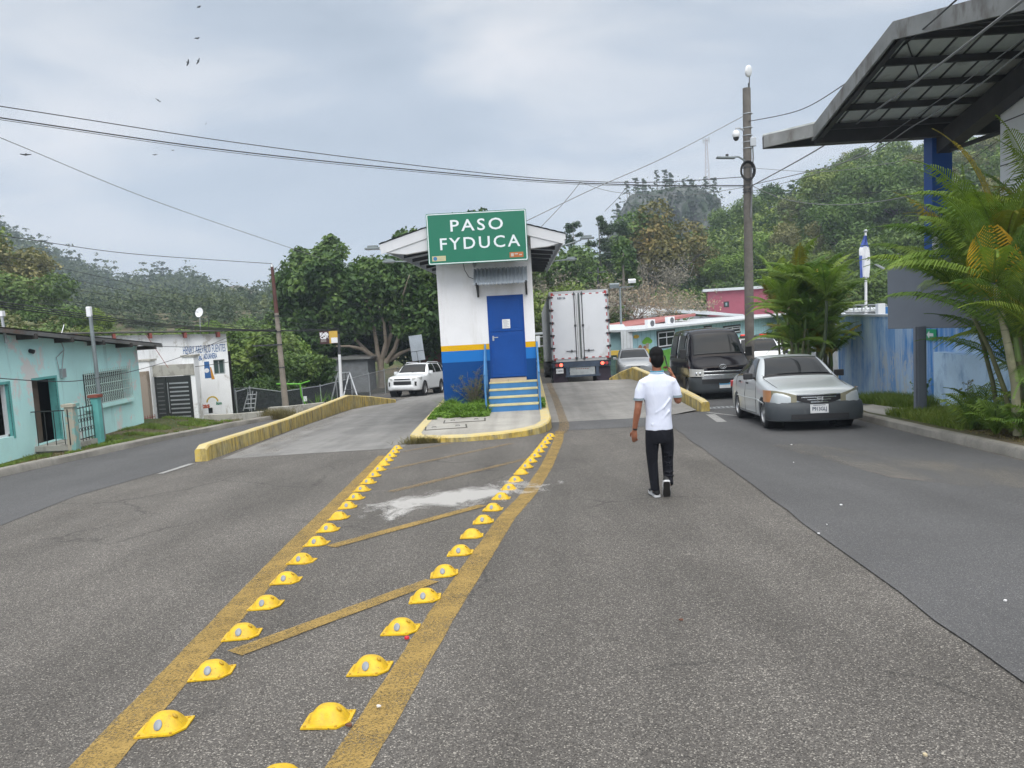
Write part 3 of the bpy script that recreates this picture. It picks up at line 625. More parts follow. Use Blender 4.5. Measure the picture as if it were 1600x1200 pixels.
p = G(438, 1210, .03); q = dup(sp); q.location = (float(p[0]), float(p[1])-.02, gz(p[0], p[1])); q['label'] = 'yellow stud cut by the bottom edge of the photo'; q['group'] = 'yellow studs in the right row of the gore'
# ================================================================ litter
def litter(px, py, name, lab, cat, m, sz, seed=0):
    p = G(px, py); r = random.Random(seed); mb = MB(); k = 6
    mb.prism([(sz*math.cos(6.283*i/k)*r.uniform(.5, 1), sz*math.sin(6.283*i/k)*r.uniform(.4, .9), .0) for i in range(k)], (0, 0, .006+sz*.12))
    o = mb.build(name, m); o.location = (float(p[0]), float(p[1]), gz(p[0], p[1])+.012); tag(o, lab, cat)
def cap():
    p = G(636, 1000); mb = MB(); mb.lathe([(0, .012), (.013, .012), (.015, .009), (.015, 0), (0, 0)], n=16); o = mb.build('bottle_cap', M('red_plastic', (.55, .01, .03), .3), smooth=40); o.location = (float(p[0]), float(p[1]), gz(p[0], p[1])+.01); tag(o, 'red plastic bottle cap lying by the right yellow line', 'bottle cap')
cap()
m_leafb = M('dead_leaf', (.12, .05, .03), .8); m_paper = M('litter_paper', (.7, .7, .7), .8); m_peb = M('pebble', (.45, .38, .25), .8)
litter(546, 1138, 'dead_leaf', 'curled brown leaf beside the nearest right stud', 'leaf', m_leafb, .022, 1)
litter(592, 1108, 'pebble', 'small white pebble on the right yellow line', 'stone', m_paper, .012, 2)
litter(1445, 1185, 'pebble', 'tan pebble on old asphalt near the bottom right corner', 'stone', m_peb, .014, 3)
litter(1065, 972, 'dead_leaf', 'brown leaf lying alone on the open asphalt below the man', 'leaf', m_leafb, .018, 4)
litter(1314, 791, 'paper_scrap', 'white paper scrap in the middle of the right lane', 'litter', m_paper, .018, 5)
litter(1279, 836, 'paper_scrap', 'white paper scrap on the asphalt seam', 'litter', m_paper, .014, 6)
litter(1292, 822, 'paper_scrap', 'tiny white scrap just above the asphalt seam', 'litter', m_paper, .009, 7)
litter(1237, 696, 'paper_scrap', 'white scrap on the road before the silver sedan', 'litter', m_paper, .018, 8)
litter(1571, 942, 'paper_scrap', 'pale scrap at the right edge of the new lane', 'litter', m_paper, .013, 9)
litter(66, 729, 'paper_scrap', 'white scrap on the grass verge by the turquoise house', 'litter', m_paper, .05, 10)
litter(1240, 664+60, 'paper_scrap', 'faint scrap on the right lane left of its centre', 'litter', m_paper, .012, 11)
# ================================================================ vehicles
def mono(arr, u):
    n = len(arr); i = min(n-2, max(0, int(u))); t = u-i
    d = lambda k: arr[k+1]-arr[k]
    def tan(k):
        if k == 0: return d(0)
        if k == n-1: return d(n-2)
        a, b = d(k-1), d(k)
        return np.where(a*b > 0, 2*a*b/np.where(np.abs(a+b) < 1e-9, 1, a+b), 0)
    m0, m1 = tan(i), tan(i+1); t2, t3 = t*t, t*t*t
    return (2*t3-3*t2+1)*arr[i] + (t3-2*t2+t)*m0 + (-2*t3+3*t2)*arr[i+1] + (t3-t2)*m1
class Loft:
    """rows: s, zb, zs, zm, zbelt, ztop, crown, wb, ws, wm, wbelt, wtop ; s runs back from the nose"""
    def __init__(s, rows, L):
        s.L = L; s.a = []
        for (y, zb, zs, zm, zl, zt, cr, wb, ws, wm, wl, wt) in rows:
            Y = L/2-y
            s.a.append(np.array([(0, Y, zb), (wb, Y, zb), (ws, Y, zs), (wm, Y, zm), (wl, Y, zl), (wt, Y, zt), (wt*.55, Y, zt+cr*.8), (0, Y, zt+cr)]))
        s.a = np.array(s.a)
    def S(s, u, v, side=1):
        ring = mono(s.a, u); p = mono(ring, v); return Vector((float(p[0])*side, float(p[1]), float(p[2])))
    def off(s, u, v, side, d):
        e = .03; du = s.S(min(u+e, len(s.a)-1), v, 1)-s.S(max(u-e, 0), v, 1); dv = s.S(u, min(v+e, 7), 1)-s.S(u, max(v-e, 0), 1)
        n = du.cross(dv)
        if n.length < 1e-9: n = Vector((0, 0, 1))
        n.normalize(); p = s.S(u, v, 1)
        c = p-Vector((0, p.y, .7))
        if n.dot(c) < 0: n = -n
        p = p+n*d; return Vector((p.x*side, p.y, p.z))
    def body(s, su=5, sv=4):
        mb = MB(); rows = []; nu = (len(s.a)-1)*su
        for i in range(nu+1):
            u = i/su; h = [s.S(u, j/sv, 1) for j in range(7*sv+1)]
            rows.append(h + [Vector((-p.x, p.y, p.z)) for p in h[1:-1][::-1]])
        mb.grid(rows, True); mb.poly(rows[0][::-1]); mb.poly(rows[-1]); return mb
    def panel(s, u0, u1, v0, v1, d=.006, side=1, nu=10, nv=6, mb=None, mirror_join=False, fn=None, thick=0):
        mb = mb or MB(); rows = []
        for i in range(nu+1):
            a = i/nu; row = []
            for j in range(nv+1):
                b = j/nv; q = fn(a, b) if fn else (lerp(u0, u1, a), lerp(v0, v1, b)); row.append(s.off(q[0], q[1], side, d))
            if mirror_join: row += [Vector((-p.x, p.y, p.z)) for p in row[:-1][::-1]]
            rows.append(row)
        mb.grid(rows); return mb
def solid(o, th=.01):
    m = o.modifiers.new('s', 'SOLIDIFY'); m.thickness = th; m.offset = 0; return o
def carve(o, cuts):
    cb = MB()
    for (x, y, z, r, w_) in cuts: cb.cyl((x-w_/2, y, z), (x+w_/2, y, z), r, n=28)
    c = cb.build('cutter', m_black, weld=True)
    b = o.modifiers.new('b', 'BOOLEAN'); b.object = c; b.operation = 'DIFFERENCE'; b.solver = 'EXACT'
    dg = bpy.context.evaluated_depsgraph_get(); dg.update()
    me = bpy.data.meshes.new_from_object(o.evaluated_get(dg)); o.modifiers.clear(); old = o.data; o.data = me
    bpy.data.objects.remove(c); me.shade_smooth(); me.set_sharp_from_angle(angle=R(38)); return o
m_tyre = M('tyre_rubber', (.018, .018, .019), .8, var=.2, vs=20, dirt=(.06, .055, .05), dsc=6, dth=.55)
m_alloy = M('alloy_rim', (.38, .39, .40), .35, .7, var=.1)
m_wella = M('wheel_well', (.01, .01, .011), .9)
def wheel(t, x, y, z, r, w_, spokes=7, rimr=.64):
    side = 1 if x > 0 else -1; ti = MB(); a, b = r*rimr, r
    ti.lathe([(a, -w_/2+.01), (a+.01, -w_/2), (b-.03, -w_/2), (b-.008, -w_/2+.02), (b, -w_/2+.045), (b, w_/2-.045), (b-.008, w_/2-.02), (b-.03, w_/2), (a+.01, w_/2), (a, w_/2-.01), (a-.01, 0)], n=30, ax='X')
    o = ti.build('wheel', m_tyre, t, smooth=50); o.location = (x, y, z)
    ri = MB(); ri.lathe([(a, side*(w_/2-.012)), (a-.018, side*(w_/2-.006)), (a-.03, side*(w_/2-.03)), (a-.035, side*(w_/2-.09))], n=30, ax='X')
    ri.lathe([(.0, side*(w_/2-.012)), (.045, side*(w_/2-.015)), (.06, side*(w_/2-.035)), (.06, side*(w_/2-.08))], n=16, ax='X')
    for k in range(spokes):
        an = 2*math.pi*k/spokes; ri.box((side*(w_/2-.04), math.cos(an)*(a/2+.02), math.sin(an)*(a/2+.02)), (.022, .05 if spokes > 6 else .075, a-.06), rx=an-math.pi/2)
    rim = ri.build('rim', m_alloy, o, smooth=40)
    h = MB(); h.cyl((side*(w_/2-.12), 0, 0), (side*(w_/2-.085), 0, 0), a-.02, n=20); h.build('brake_disc', m_wella, o)
    return o
def strip_front(pts, z0, z1, th=.02, mb=None):
    """curved strip round the nose: pts (x, y) ; z0/z1 numbers or callables of index fraction"""
    mb = mb or MB(); rows = []; n = len(pts)
    for i, (x, y) in enumerate(pts):
        a = z0(i/(n-1)) if callable(z0) else z0; b = z1(i/(n-1)) if callable(z1) else z1
        rows.append([(x, y-th, a), (x, y, a), (x, y, b), (x, y-th, b)])
    mb.grid(rows, True); mb.poly(rows[0][::-1]); mb.poly(rows[-1]); return mb
def mirror_v(t, x, y, z, m, w_=.2, h=.13, arm=.1):
    s = 1 if x > 0 else -1; mb = MB(); mb.box((x+s*(arm+w_/2), y, z), (w_, .09, h)); mb.box((x+s*arm/2, y-.0, z-h*.25), (arm+.04, .035, .04)); o = mb.build('side_mirror', m, t, bevel=.025)
    g = MB(); g.box((x+s*(arm+w_/2), y-.048, z), (w_*.82, .006, h*.78)); g.build('mirror_glass', m_steel, o); return o
m_silver = M('silver_car_paint', (.52, .555, .57), .30, .25, var=.03, coat=.55)
m_wcar = M('white_car_paint', (.74, .76, .78), .32, 0, var=.02, coat=.5)
m_bcar = M('black_car_paint', (.005, .004, .007), .10, 0, var=.05, coat=0, spec=.2)
m_bmp = M('dark_grey_bumper_plastic', (.045, .053, .060), .55, var=.08, dirt=(.08, .085, .088), dsc=2.5, dth=.58)
m_trim = M('black_trim', (.018, .018, .02), .5)
m_chrome = M('chrome_trim', (.62, .64, .66), .22, .85, var=0)
m_hl = M('clear_headlamp', (.60, .61, .60), .2, .1, var=.15, vs=25, coat=1)
m_hly = M('yellowed_headlamp', (.33, .31, .22), .2, .2, var=.2, vs=20, coat=.6)
m_amber = M('amber_lens', (.50, .22, .09), .3, coat=.5)
m_plate = M('licence_plate', (.70, .71, .72), .5)
m_ink = M('plate_ink', (.03, .05, .09), .6)
m_redl = M('red_lens', (.35, .01, .015), .3, coat=.5)
m_well = m_wella
def glass_set(t, lo, wind, sides, rear, mg=m_glass, frame=True):
    u0, u1, v0, v1 = wind; solid(lo.panel(u0, u1, v0, 7, .006, mirror_join=True, nu=12, nv=10).build('windscreen', mg, t, smooth=40), .004)
    for s in (1, -1):
        for (a0, a1, b0, b1, fn) in sides:
            solid(lo.panel(a0, a1, b0, b1, .006, s, nu=10, nv=6, fn=fn).build('side_window', mg, t, smooth=40), .004)
    if rear: u0, u1, v0, v1 = rear; solid(lo.panel(u0, u1, v0, 7, .006, mirror_join=True).build('rear_window', mg, t, smooth=40), .004)
def seam(t, lo, pts, d=.004, r=.005, name='door_seam', m=None):
    for s in (1, -1):
        mb = MB(); mb.tube([lo.off(u, v, s, d) for u, v in pts], r, 5); mb.build(name, m or m_trim, t)
# ---- silver sedan
def sedan():
    L_ = 4.44
    t = thing('parked_car', 'dirty silver four-door sedan with dark grey bumper parked in front of the black van', 'car')
    rows = [  # s, zb, zs, zm, zbelt, ztop, crown, wb, ws, wm, wbelt, wtop
        (.00, .26, .30, .50, .64, .68, .01, .40, .50, .56, .52, .40),
        (.05, .22, .27, .50, .68, .73, .012, .52, .66, .70, .66, .54),
        (.16, .20, .26, .50, .72, .775, .02, .62, .76, .79, .76, .62),
        (.42, .19, .25, .50, .76, .82, .03, .70, .83, .84, .80, .66),
        (.85, .19, .25, .52, .81, .88, .04, .72, .84, .855, .815, .69),
        (1.22, .19, .25, .54, .84, .94, .04, .72, .84, .855, .82, .72),
        (1.36, .19, .25, .55, .88, .99, .03, .72, .84, .855, .82, .70),
        (2.02, .19, .25, .55, .93, 1.37, .03, .72, .84, .855, .81, .565),
        (2.50, .19, .25, .55, .94, 1.41, .035, .72, .84, .855, .805, .565),
        (3.10, .19, .25, .56, .95, 1.37, .03, .72, .84, .85, .80, .55),
        (3.85, .21, .27, .58, .95, 1.04, .03, .72, .83, .84, .78, .62),
        (4.25, .23, .28, .58, .92, .99, .02, .68, .78, .80, .74, .60),
        (4.40, .26, .30, .56, .84, .90, .01, .60, .68, .72, .66, .52),
        (4.44, .30, .34, .54, .74, .80, .01, .45, .52, .56, .52, .42)]
    lo = Loft(rows, L_); wy = (L_/2-.84, L_/2-.84-2.62)
    o = lo.body().build('body', m_silver, t, weld=True); carve(o, [(s*.78, y, .30, .335, .5) for s in (1, -1) for y in wy])
    for y in wy:
        for s in (1, -1): wn = MB(); wn.lathe([(.33, s*.50), (.33, s*.80)], (0, y, .30), 24, 'X'); wn.build('wheel_arch_liner', m_well, t)
    for s in (1, -1):
        for y in wy: wheel(t, s*.745, y, .30, .298, .19, 9)
    fw = lambda a, b: (lerp(5.62, 6.42, a) if True else 0, lerp(4.15, 4.88, b))
    def sw(fa, fb):   # window outlines follow the A pillar and C pillar slope
        return lambda a, b: (lerp(fa[0]+(fa[1]-fa[0])*b, fb[0]+(fb[1]-fb[0])*b, a), lerp(4.12, 4.90, b))
    glass_set(t, lo, (6.12, 6.95, 5.15, 7), [(0, 0, 0, 0, sw((6.25, 7.05), (7.93, 7.93))), (0, 0, 0, 0, sw((8.03, 8.03), (9.15, 8.95))), (0, 0, 0, 0, sw((9.22, 9.02), (9.62, 9.12)))], (9.12, 9.9, 5.2, 7))
    # windscreen dark border + cowl
    lo.panel(5.88, 6.13, 5.0, 7, .004, mirror_join=True).build('cowl', m_trim, t)
    for k in (-.35, .28):
        mb = MB(); p0 = lo.off(6.05, 6.6, 1, .02); mb.tube([(k+.3, L_/2-1.36, .995), (k-.22, L_/2-1.48, 1.06)], .009, 5); mb.build('wiper', m_trim, t)
    seam(t, lo, [(6.2, 4.98), (6.35, 4.2), (6.15, 3.6), (6.1, 3.0), (6.15, 2.15)]); seam(t, lo, [(7.98, 4.95), (7.98, 4.1), (7.98, 3.2), (7.98, 2.1)]); seam(t, lo, [(6.15, 2.12), (7.98, 2.1), (9.05, 2.15), (9.35, 2.9), (9.6, 3.7), (9.62, 4.1)])
    seam(t, lo, [(3.6, 3.0), (5, 3.06), (6.1, 3.03), (8, 3.0), (9.3, 3.0)], .008, .012, 'side_moulding', m_silver)
    seam(t, lo, [(.9, 5.05), (3, 5.02), (5.9, 5.0)], .001, .0045, 'hood_seam')
    for s in (1, -1):
        for u in (7.55, 8.95):
            mb = MB(); p = lo.off(u, 3.82, s, .02); mb.box(p, (.03, .15, .035)); mb.build('door_handle', m_trim, t, bevel=.01)
        mirror_v(t, s*.76, L_/2-1.72, 1.02, m_trim, .19, .13, .07)
    # bumper (dark plastic) wraps the nose
    bp = [(-.862, 1.42), (-.868, 1.72), (-.86, 1.92), (-.80, 2.08), (-.66, 2.19), (-.40, 2.255), (0, 2.275), (.40, 2.255), (.66, 2.19), (.80, 2.08), (.86, 1.92), (.868, 1.72), (.862, 1.55)]
    bp = [(-.862, 1.73), (-.866, 1.80)] + bp[2:-2] + [(.866, 1.80), (.862, 1.73)]
    mb = MB(); rows_ = []
    for i, (x, y) in enumerate(bp):
        k = 1-.03; c = abs(x)/.86
        x *= 1.03; y += .045; rows_.append([(x*.93, y-.06, .19), (x*.985, y-.01, .22), (x, y, .30), (x*1.0, y, .42), (x*.995, y-.012, .47), (x*.985, y-.025, .51), (x*.965, y-.05, .545), (x*.90, y-.12, .55)])
    mb.grid(rows_); bq = solid(mb.build('bumper', m_bmp, t, smooth=50), .012)
    mb = MB(); strip_front([(x*.6, 2.335-.09*(x*.7)**2) for x, _ in bp], .235, .33, .03, mb); mb.build('air_intake', m_trim, t)
    mb = MB(); strip_front([(x*1.02, y+.055) for x, y in bp[1:-1]], .205, .215, .02, mb); mb.build('bumper_lip', m_bmp, t)
    for s in (1, -1):   # headlamps: main lens and amber outer part
        pts = [(s*x, y+.045) for x, y in ((.40, 2.195), (.50, 2.175), (.59, 2.14), (.68, 2.085), (.745, 2.02), (.80, 1.94))]
        zt = lambda f: .625+.075*math.sin(min(1, .15+f)*1.5); hlb = strip_front(pts, .55, lambda f: .685+.095*math.sin(f*1.6), .09)
        hl = hlb.build('headlight', m_hly, t, smooth=40)
        pts = [(s*x, y+.04) for x, y in ((.802, 1.94), (.838, 1.85), (.862, 1.74), (.872, 1.64))]
        strip_front(pts, .552, lambda f: .779-.0*f, .09).build('turn_signal', m_amber, hl, smooth=40)
        mb = MB(); mb.ell((s*.55, 2.185, .65), (.035, .02, .035)); mb.build('bulb_lens', m_steel, hl, smooth=60)
    pts = [(x, 2.30-.08*(x/.42)**2) for x in [(-.40+.08*k) for k in range(11)]]
    g = strip_front([(x, y-.0) for x, y in pts], lambda f: .515+.07*abs(2*f-1)**2, .69, .05).build('grille', m_trim, t)
    for zz in (.688, .64, .595, .55):
        k = 1-(.688-zz)*2.2; strip_front([(x*k, y+.012) for x, y in pts], zz-.009, zz+.009, .02).build('chrome_bar', m_chrome, g)
    mb = MB(); q = [(-.05, .575), (-.058, .65), (-.035, .65), (-.03, .62), (.03, .62), (.035, .65), (.058, .65), (.05, .575), (.03, .575), (.026, .60), (-.026, .60), (-.03, .575)]
    mb.prism([(x, 2.328, z) for x, z in q[:4]+[q[10], q[11]]], (0, -.01, 0)); mb.prism([(-x, 2.328, z) for x, z in (q[:4]+[q[10], q[11]])[::-1]], (0, -.01, 0)); mb.box((0, 2.323, .61), (.07, .01, .02)); mb.build('emblem', m_chrome, t)
    mb = MB(); mb.box((0.02, 2.34, .425), (.33, .012, .165)); pl = mb.build('licence_plate', m_plate, t, bevel=.004)
    text('lettering', 'P913GLJ', .095, m_ink, pl, (.02, 2.3475, .42), rot=(math.pi/2, 0, math.pi), ext=.001, bold=.002, sx=.8)
    mb = MB(); mb.box((.02, 2.347, .492), (.22, .002, .012)); mb.build('print', m_ink, pl)
    for s in (1, -1): mb = MB(); mb.box((s*.70, -2.15, .78), (.22, .1, .16)); mb.build('tail_light', m_redl, t, bevel=.02)
    return t
# place() puts a vehicle (nose = local +Y) on the slope
def place(t, x, y, head, zf=gz, zoff=0, k=None):
    """head: direction of the nose, degrees clockwise from +Y"""
    a = R(head); f = Vector((math.sin(a), math.cos(a), 0)); L_ = 1.2
    z1, z0 = zf(x+f.x*L_, y+f.y*L_), zf(x-f.x*L_, y-f.y*L_); pit = math.atan2(z1-z0, 2*L_)
    t.location = (x, y, (z0+z1)/2+zoff); t.rotation_mode = 'XYZ'; t.rotation_euler = (Matrix.Rotation(-a, 3, 'Z') @ Matrix.Rotation(pit, 3, 'X')).to_euler()
c = sedan(); place(c, 5.60, 16.6, 184.5)
# ---- black van
def van():
    L_ = 4.85
    t = thing('parked_van', 'glossy black high-roof passenger van with chrome grille parked behind the silver sedan', 'van')
    rows = [
        (.00, .34, .38, .60, .80, .98, .01, .50, .62, .66, .64, .58),
        (.05, .28, .34, .60, .84, 1.02, .012, .62, .76, .80, .78, .68),
        (.18, .24, .30, .60, .90, 1.08, .02, .70, .88, .91, .88, .76),
        (.42, .22, .28, .62, 1.0, 1.20, .03, .76, .93, .94, .92, .78),
        (.60, .22, .28, .62, 1.06, 1.32, .03, .78, .94, .945, .92, .79),
        (1.22, .22, .28, .64, 1.14, 2.02, .05, .78, .94, .945, .915, .70),
        (1.55, .22, .28, .64, 1.15, 2.12, .06, .78, .94, .945, .915, .69),
        (2.6, .22, .28, .64, 1.15, 2.17, .06, .78, .94, .945, .915, .69),
        (4.2, .22, .28, .64, 1.15, 2.15, .05, .78, .94, .945, .915, .69),
        (4.68, .24, .30, .64, 1.14, 2.06, .04, .76, .92, .93, .90, .67),
        (4.82, .30, .34, .64, 1.10, 1.92, .02, .70, .86, .88, .85, .60),
        (4.85, .36, .40, .64, 1.06, 1.84, .01, .62, .78, .82, .78, .54)]
    lo = Loft(rows, L_); wy = (L_/2-1.0, L_/2-1.0-2.57)
    o = lo.body().build('body', m_bcar, t, weld=True); carve(o, [(s*.86, y, .33, .375, .5) for s in (1, -1) for y in wy])
    for y in wy:
        for s in (1, -1): wn = MB(); wn.lathe([(.37, s*.55), (.37, s*.90)], (0, y, .33), 24, 'X'); wn.build('wheel_arch_liner', m_well, t)
    for s in (1, -1):
        for y in wy: wheel(t, s*.83, y, .33, .335, .2, 6)
    def sw(fa, fb): return lambda a, b: (lerp(fa[0]+(fa[1]-fa[0])*b, fb[0]+(fb[1]-fb[0])*b, a), lerp(4.10, 4.84, b))
    glass_set(t, lo, (4.12, 4.93, 5.1, 7), [(0, 0, 0, 0, sw((4.35, 4.95), (6.1, 6.1))), (0, 0, 0, 0, sw((6.25, 6.25), (7.25, 7.25))), (0, 0, 0, 0, sw((7.32, 7.32), (8.6, 8.6)))], (9.2, 9.9, 5.2, 7))
    for k in (-.3, .35):
        mb = MB(); mb.tube([(k+.35, L_/2-.66, 1.37), (k-.3, L_/2-.70, 1.44)], .011, 5); mb.build('wiper', m_trim, t)
    seam(t, lo, [(4.6, 4.9), (4.3, 4.0), (4.3, 3.0), (4.45, 2.1)]); seam(t, lo, [(6.18, 4.9), (6.18, 3.5), (6.18, 2.1)]); seam(t, lo, [(7.28, 4.9), (7.28, 3.5), (7.28, 2.1)])
    seam(t, lo, [(4.9, 4.97), (6, 4.96), (8.8, 4.96)], .004, .012, 'rain_gutter', m_bcar)
    m_pd = M('dusty_lower_van', (.07, .062, .048), .5, var=.3, vs=2)
    for s in (1, -1):
        mirror_v(t, s*.88, L_/2-.95, 1.42, m_trim, .19, .30, .06)
        lo.panel(4.95, 6.15, 2.0, 3.1, .003, s).build('sill_dust', m_pd, t)
        mb = MB(); p = lo.off(5.9, 3.75, s, .02); mb.box(p, (.03, .18, .04)); mb.build('door_handle', m_trim, t)
    yb = L_/2
    bp = [(-.955, yb-.55), (-.955, yb-.40), (-.945, yb-.25), (-.90, yb-.10), (-.78, yb+.02), (-.5, yb+.06), (0, yb+.075), (.5, yb+.06), (.78, yb+.02), (.90, yb-.10), (.945, yb-.25), (.955, yb-.40), (.955, yb-.55)]
    mb = MB(); mb.grid([[(x*.94, y-.06, .21), (x*.985, y-.01, .25), (x, y, .34), (x, y, .55), (x*.99, y-.01, .68), (x*.95, y-.06, .715)] for x, y in [(x*1.015, y+.03) for x, y in bp]]); solid(mb.build('bumper', m_bmp, t, smooth=50), .012)
    mb = strip_front([(x*.7, yb+.135-.05*(x/.9)**2) for x, y in bp[2:-2]], .50, .64, .03); mb.build('air_intake', m_trim, t)
    ch = [(x*.70, yb+.125-.06*(x/.9)**2) for x, _ in bp[2:-2]]
    strip_front([(x, y+.03) for x, y in ch], .64, .79, .03).build('lower_grille', m_chrome, t, bevel=.01)
    strip_front([(x, y+.0) for x, y in ch], .79, .85, .03).build('grille', m_trim, t)
    strip_front([(x*1.02, y+.02) for x, y in ch], .85, .895, .03).build('chrome_bar', m_chrome, t, bevel=.008)
    for s in (1, -1):
        pts = [(s*x, yb+y) for x, y in ((.60, .105), (.70, .085), (.80, .04), (.885, -.04), (.94, -.13), (.965, -.28))]
        hl = strip_front(pts, .735, lambda f: .95+.03*f, .08).build('headlight', m_hl, t, smooth=40)
        for k, xx in enumerate((.70, .80)): mb = MB(); mb.ell((s*xx, yb+.07-k*.05, .82), (.05, .025, .06)); mb.build('bulb_lens', m_chrome, hl, smooth=60)
    mb = MB(); mb.tube([(.10*math.cos(a/12*6.2832), yb-.015+.0, 1.02+.065*math.sin(a/12*6.2832)) for a in range(13)], .012, 6)
    mb.tube([(.05*math.cos(a/12*6.2832), yb-.01, 1.03+.035*math.sin(a/12*6.2832)) for a in range(13)], .009, 6); em = mb.build('emblem', m_chrome, t); em.location = (0, .045, -.01)
    mb = MB(); mb.box((-.02, yb+.12, .44), (.33, .012, .165)); pl = mb.build('licence_plate', m_plate, t); 
    mb = MB(); mb.bx(-.185, .145, yb+.1265, yb+.129, .46, .522); mb.build('blue_strip', M('plate_blue', (.10, .30, .50), .5), pl)
    return t
c = van(); place(c, 6.08, 26.0, 182.0)
# ---- white sport utility vehicle
def suv(simple=False):
    L_ = 4.82
    t = thing('sport_utility_car', 'clean white sport utility vehicle coming up the left ramp beside the booth', 'car')
    rows = [
        (.00, .42, .46, .66, .86, .96, .01, .55, .62, .68, .66, .58),
        (.06, .36, .42, .66, .90, 1.02, .015, .66, .78, .82, .80, .68),
        (.22, .34, .40, .68, .96, 1.08, .03, .74, .90, .92, .88, .76),
        (.70, .34, .40, .70, 1.02, 1.14, .04, .78, .95, .96, .92, .80),
        (1.35, .34, .40, .72, 1.08, 1.19, .04, .80, .96, .965, .93, .82),
        (1.50, .34, .40, .72, 1.11, 1.24, .03, .80, .96, .965, .93, .80),
        (2.12, .34, .40, .72, 1.16, 1.70, .04, .80, .96, .965, .93, .68),
        (2.7, .34, .40, .72, 1.17, 1.76, .04, .80, .96, .965, .925, .67),
        (4.2, .34, .40, .74, 1.20, 1.74, .03, .80, .96, .96, .92, .66),
        (4.55, .36, .42, .74, 1.20, 1.66, .03, .78, .94, .95, .90, .64),
        (4.76, .40, .46, .74, 1.16, 1.42, .02, .72, .88, .90, .85, .62),
        (4.82, .44, .50, .74, 1.10, 1.25, .01, .62, .78, .82, .78, .56)]
    lo = Loft(rows, L_); wy = (L_/2-.92, L_/2-.92-2.79)
    o = lo.body().build('body', m_wcar, t, weld=True); carve(o, [(s*.88, y, .40, .46, .5) for s in (1, -1) for y in wy])
    for y in wy:
        for s in (1, -1): wn = MB(); wn.lathe([(.455, s*.55), (.455, s*.93)], (0, y, .40), 24, 'X'); wn.build('wheel_arch_liner', m_well, t)
    for s in (1, -1):
        for y in wy: wheel(t, s*.85, y, .39, .39, .25, 6, .6)
        mb = MB(); mb.box((s*.93, -.25, .36), (.14, 1.7, .05)); mb.build('running_board', m_trim, t)
        mb = MB(); mb.tube([(s*.60, L_/2-2.3, 1.80), (s*.62, L_/2-2.5, 1.85), (s*.62, L_/2-4.1, 1.83), (s*.60, L_/2-4.3, 1.77)], .018, 6); mb.build('roof_rail', m_wcar, t)
        mirror_v(t, s*.87, L_/2-1.75, 1.27, m_wcar, .20, .17, .06)
        pts = [(s*x, L_/2+y) for x, y in ((.56, .03), (.70, -.02), (.82, -.12), (.90, -.26), (.945, -.46))]
        hl = strip_front(pts, lambda f: .88+.02*f, lambda f: 1.0+.05*f, .06).build('headlight', m_hl, t, smooth=40)
        pts = [(s*x, L_/2+y) for x, y in ((.70, .02), (.80, -.05), (.88, -.16))]
        strip_front(pts, lambda f: .60-.02*f, lambda f: .82-.02*f, .05).build('fog_lamp', m_trim, t)
    def sw(fa, fb): return lambda a, b: (lerp(fa[0]+(fa[1]-fa[0])*b, fb[0]+(fb[1]-fb[0])*b, a), lerp(4.12, 4.88, b))
    glass_set(t, lo, (5.12, 5.93, 5.1, 7), [(0, 0, 0, 0, sw((5.35, 6.05), (7.1, 7.1))), (0, 0, 0, 0, sw((7.16, 7.16), (7.72, 7.66))), (0, 0, 0, 0, sw((7.80, 7.76), (8.35, 8.2)))], (9.1, 9.8, 5.2, 7))
    seam(t, lo, [(5.4, 4.9), (5.1, 4.0), (5.1, 2.1)]); seam(t, lo, [(7.13, 4.9), (7.13, 2.1)])
    fr = [(-.50+.1*k, L_/2+.045-.05*((k-5)/5)**2) for k in range(11)]
    strip_front([(x*1.06, y) for x, y in fr], .66, .84, .05).build('grille', m_trim, t); strip_front([(x*.95, y) for x, y in fr], .92, .985, .05).build('upper_grille', m_trim, t)
    strip_front([(x, y+.01) for x, y in fr], .855, .905, .04).build('grille_bar', m_wcar, t)
    bp = [(-.95, 1.75), (-.94, 2.0), (-.88, 2.2), (-.74, 2.34), (-.5, 2.41), (0, 2.43), (.5, 2.41), (.74, 2.34), (.88, 2.2), (.94, 2.0), (.95, 1.75)]
    mb = MB(); mb.grid([[(x*.93, y-.09, .36), (x*.98, y-.01, .42), (x, y, .50), (x, y, .60), (x*.97, y-.04, .65)] for x, y in [(x*1.02, y+.03) for x, y in bp[1:-1]]]); solid(mb.build('bumper', m_wcar, t, smooth=50), .01)
    mb = MB(); mb.box((0, L_/2+.035, .53), (.33, .012, .15)); mb.build('licence_plate', m_trim, t)
    for k in (-.3, .3): mb = MB(); mb.tube([(k+.3, L_/2-1.5, 1.29), (k-.3, L_/2-1.55, 1.34)], .01, 5); mb.build('wiper', m_trim, t)
    return t
c = suv(); place(c, -6.2, 43, 192)
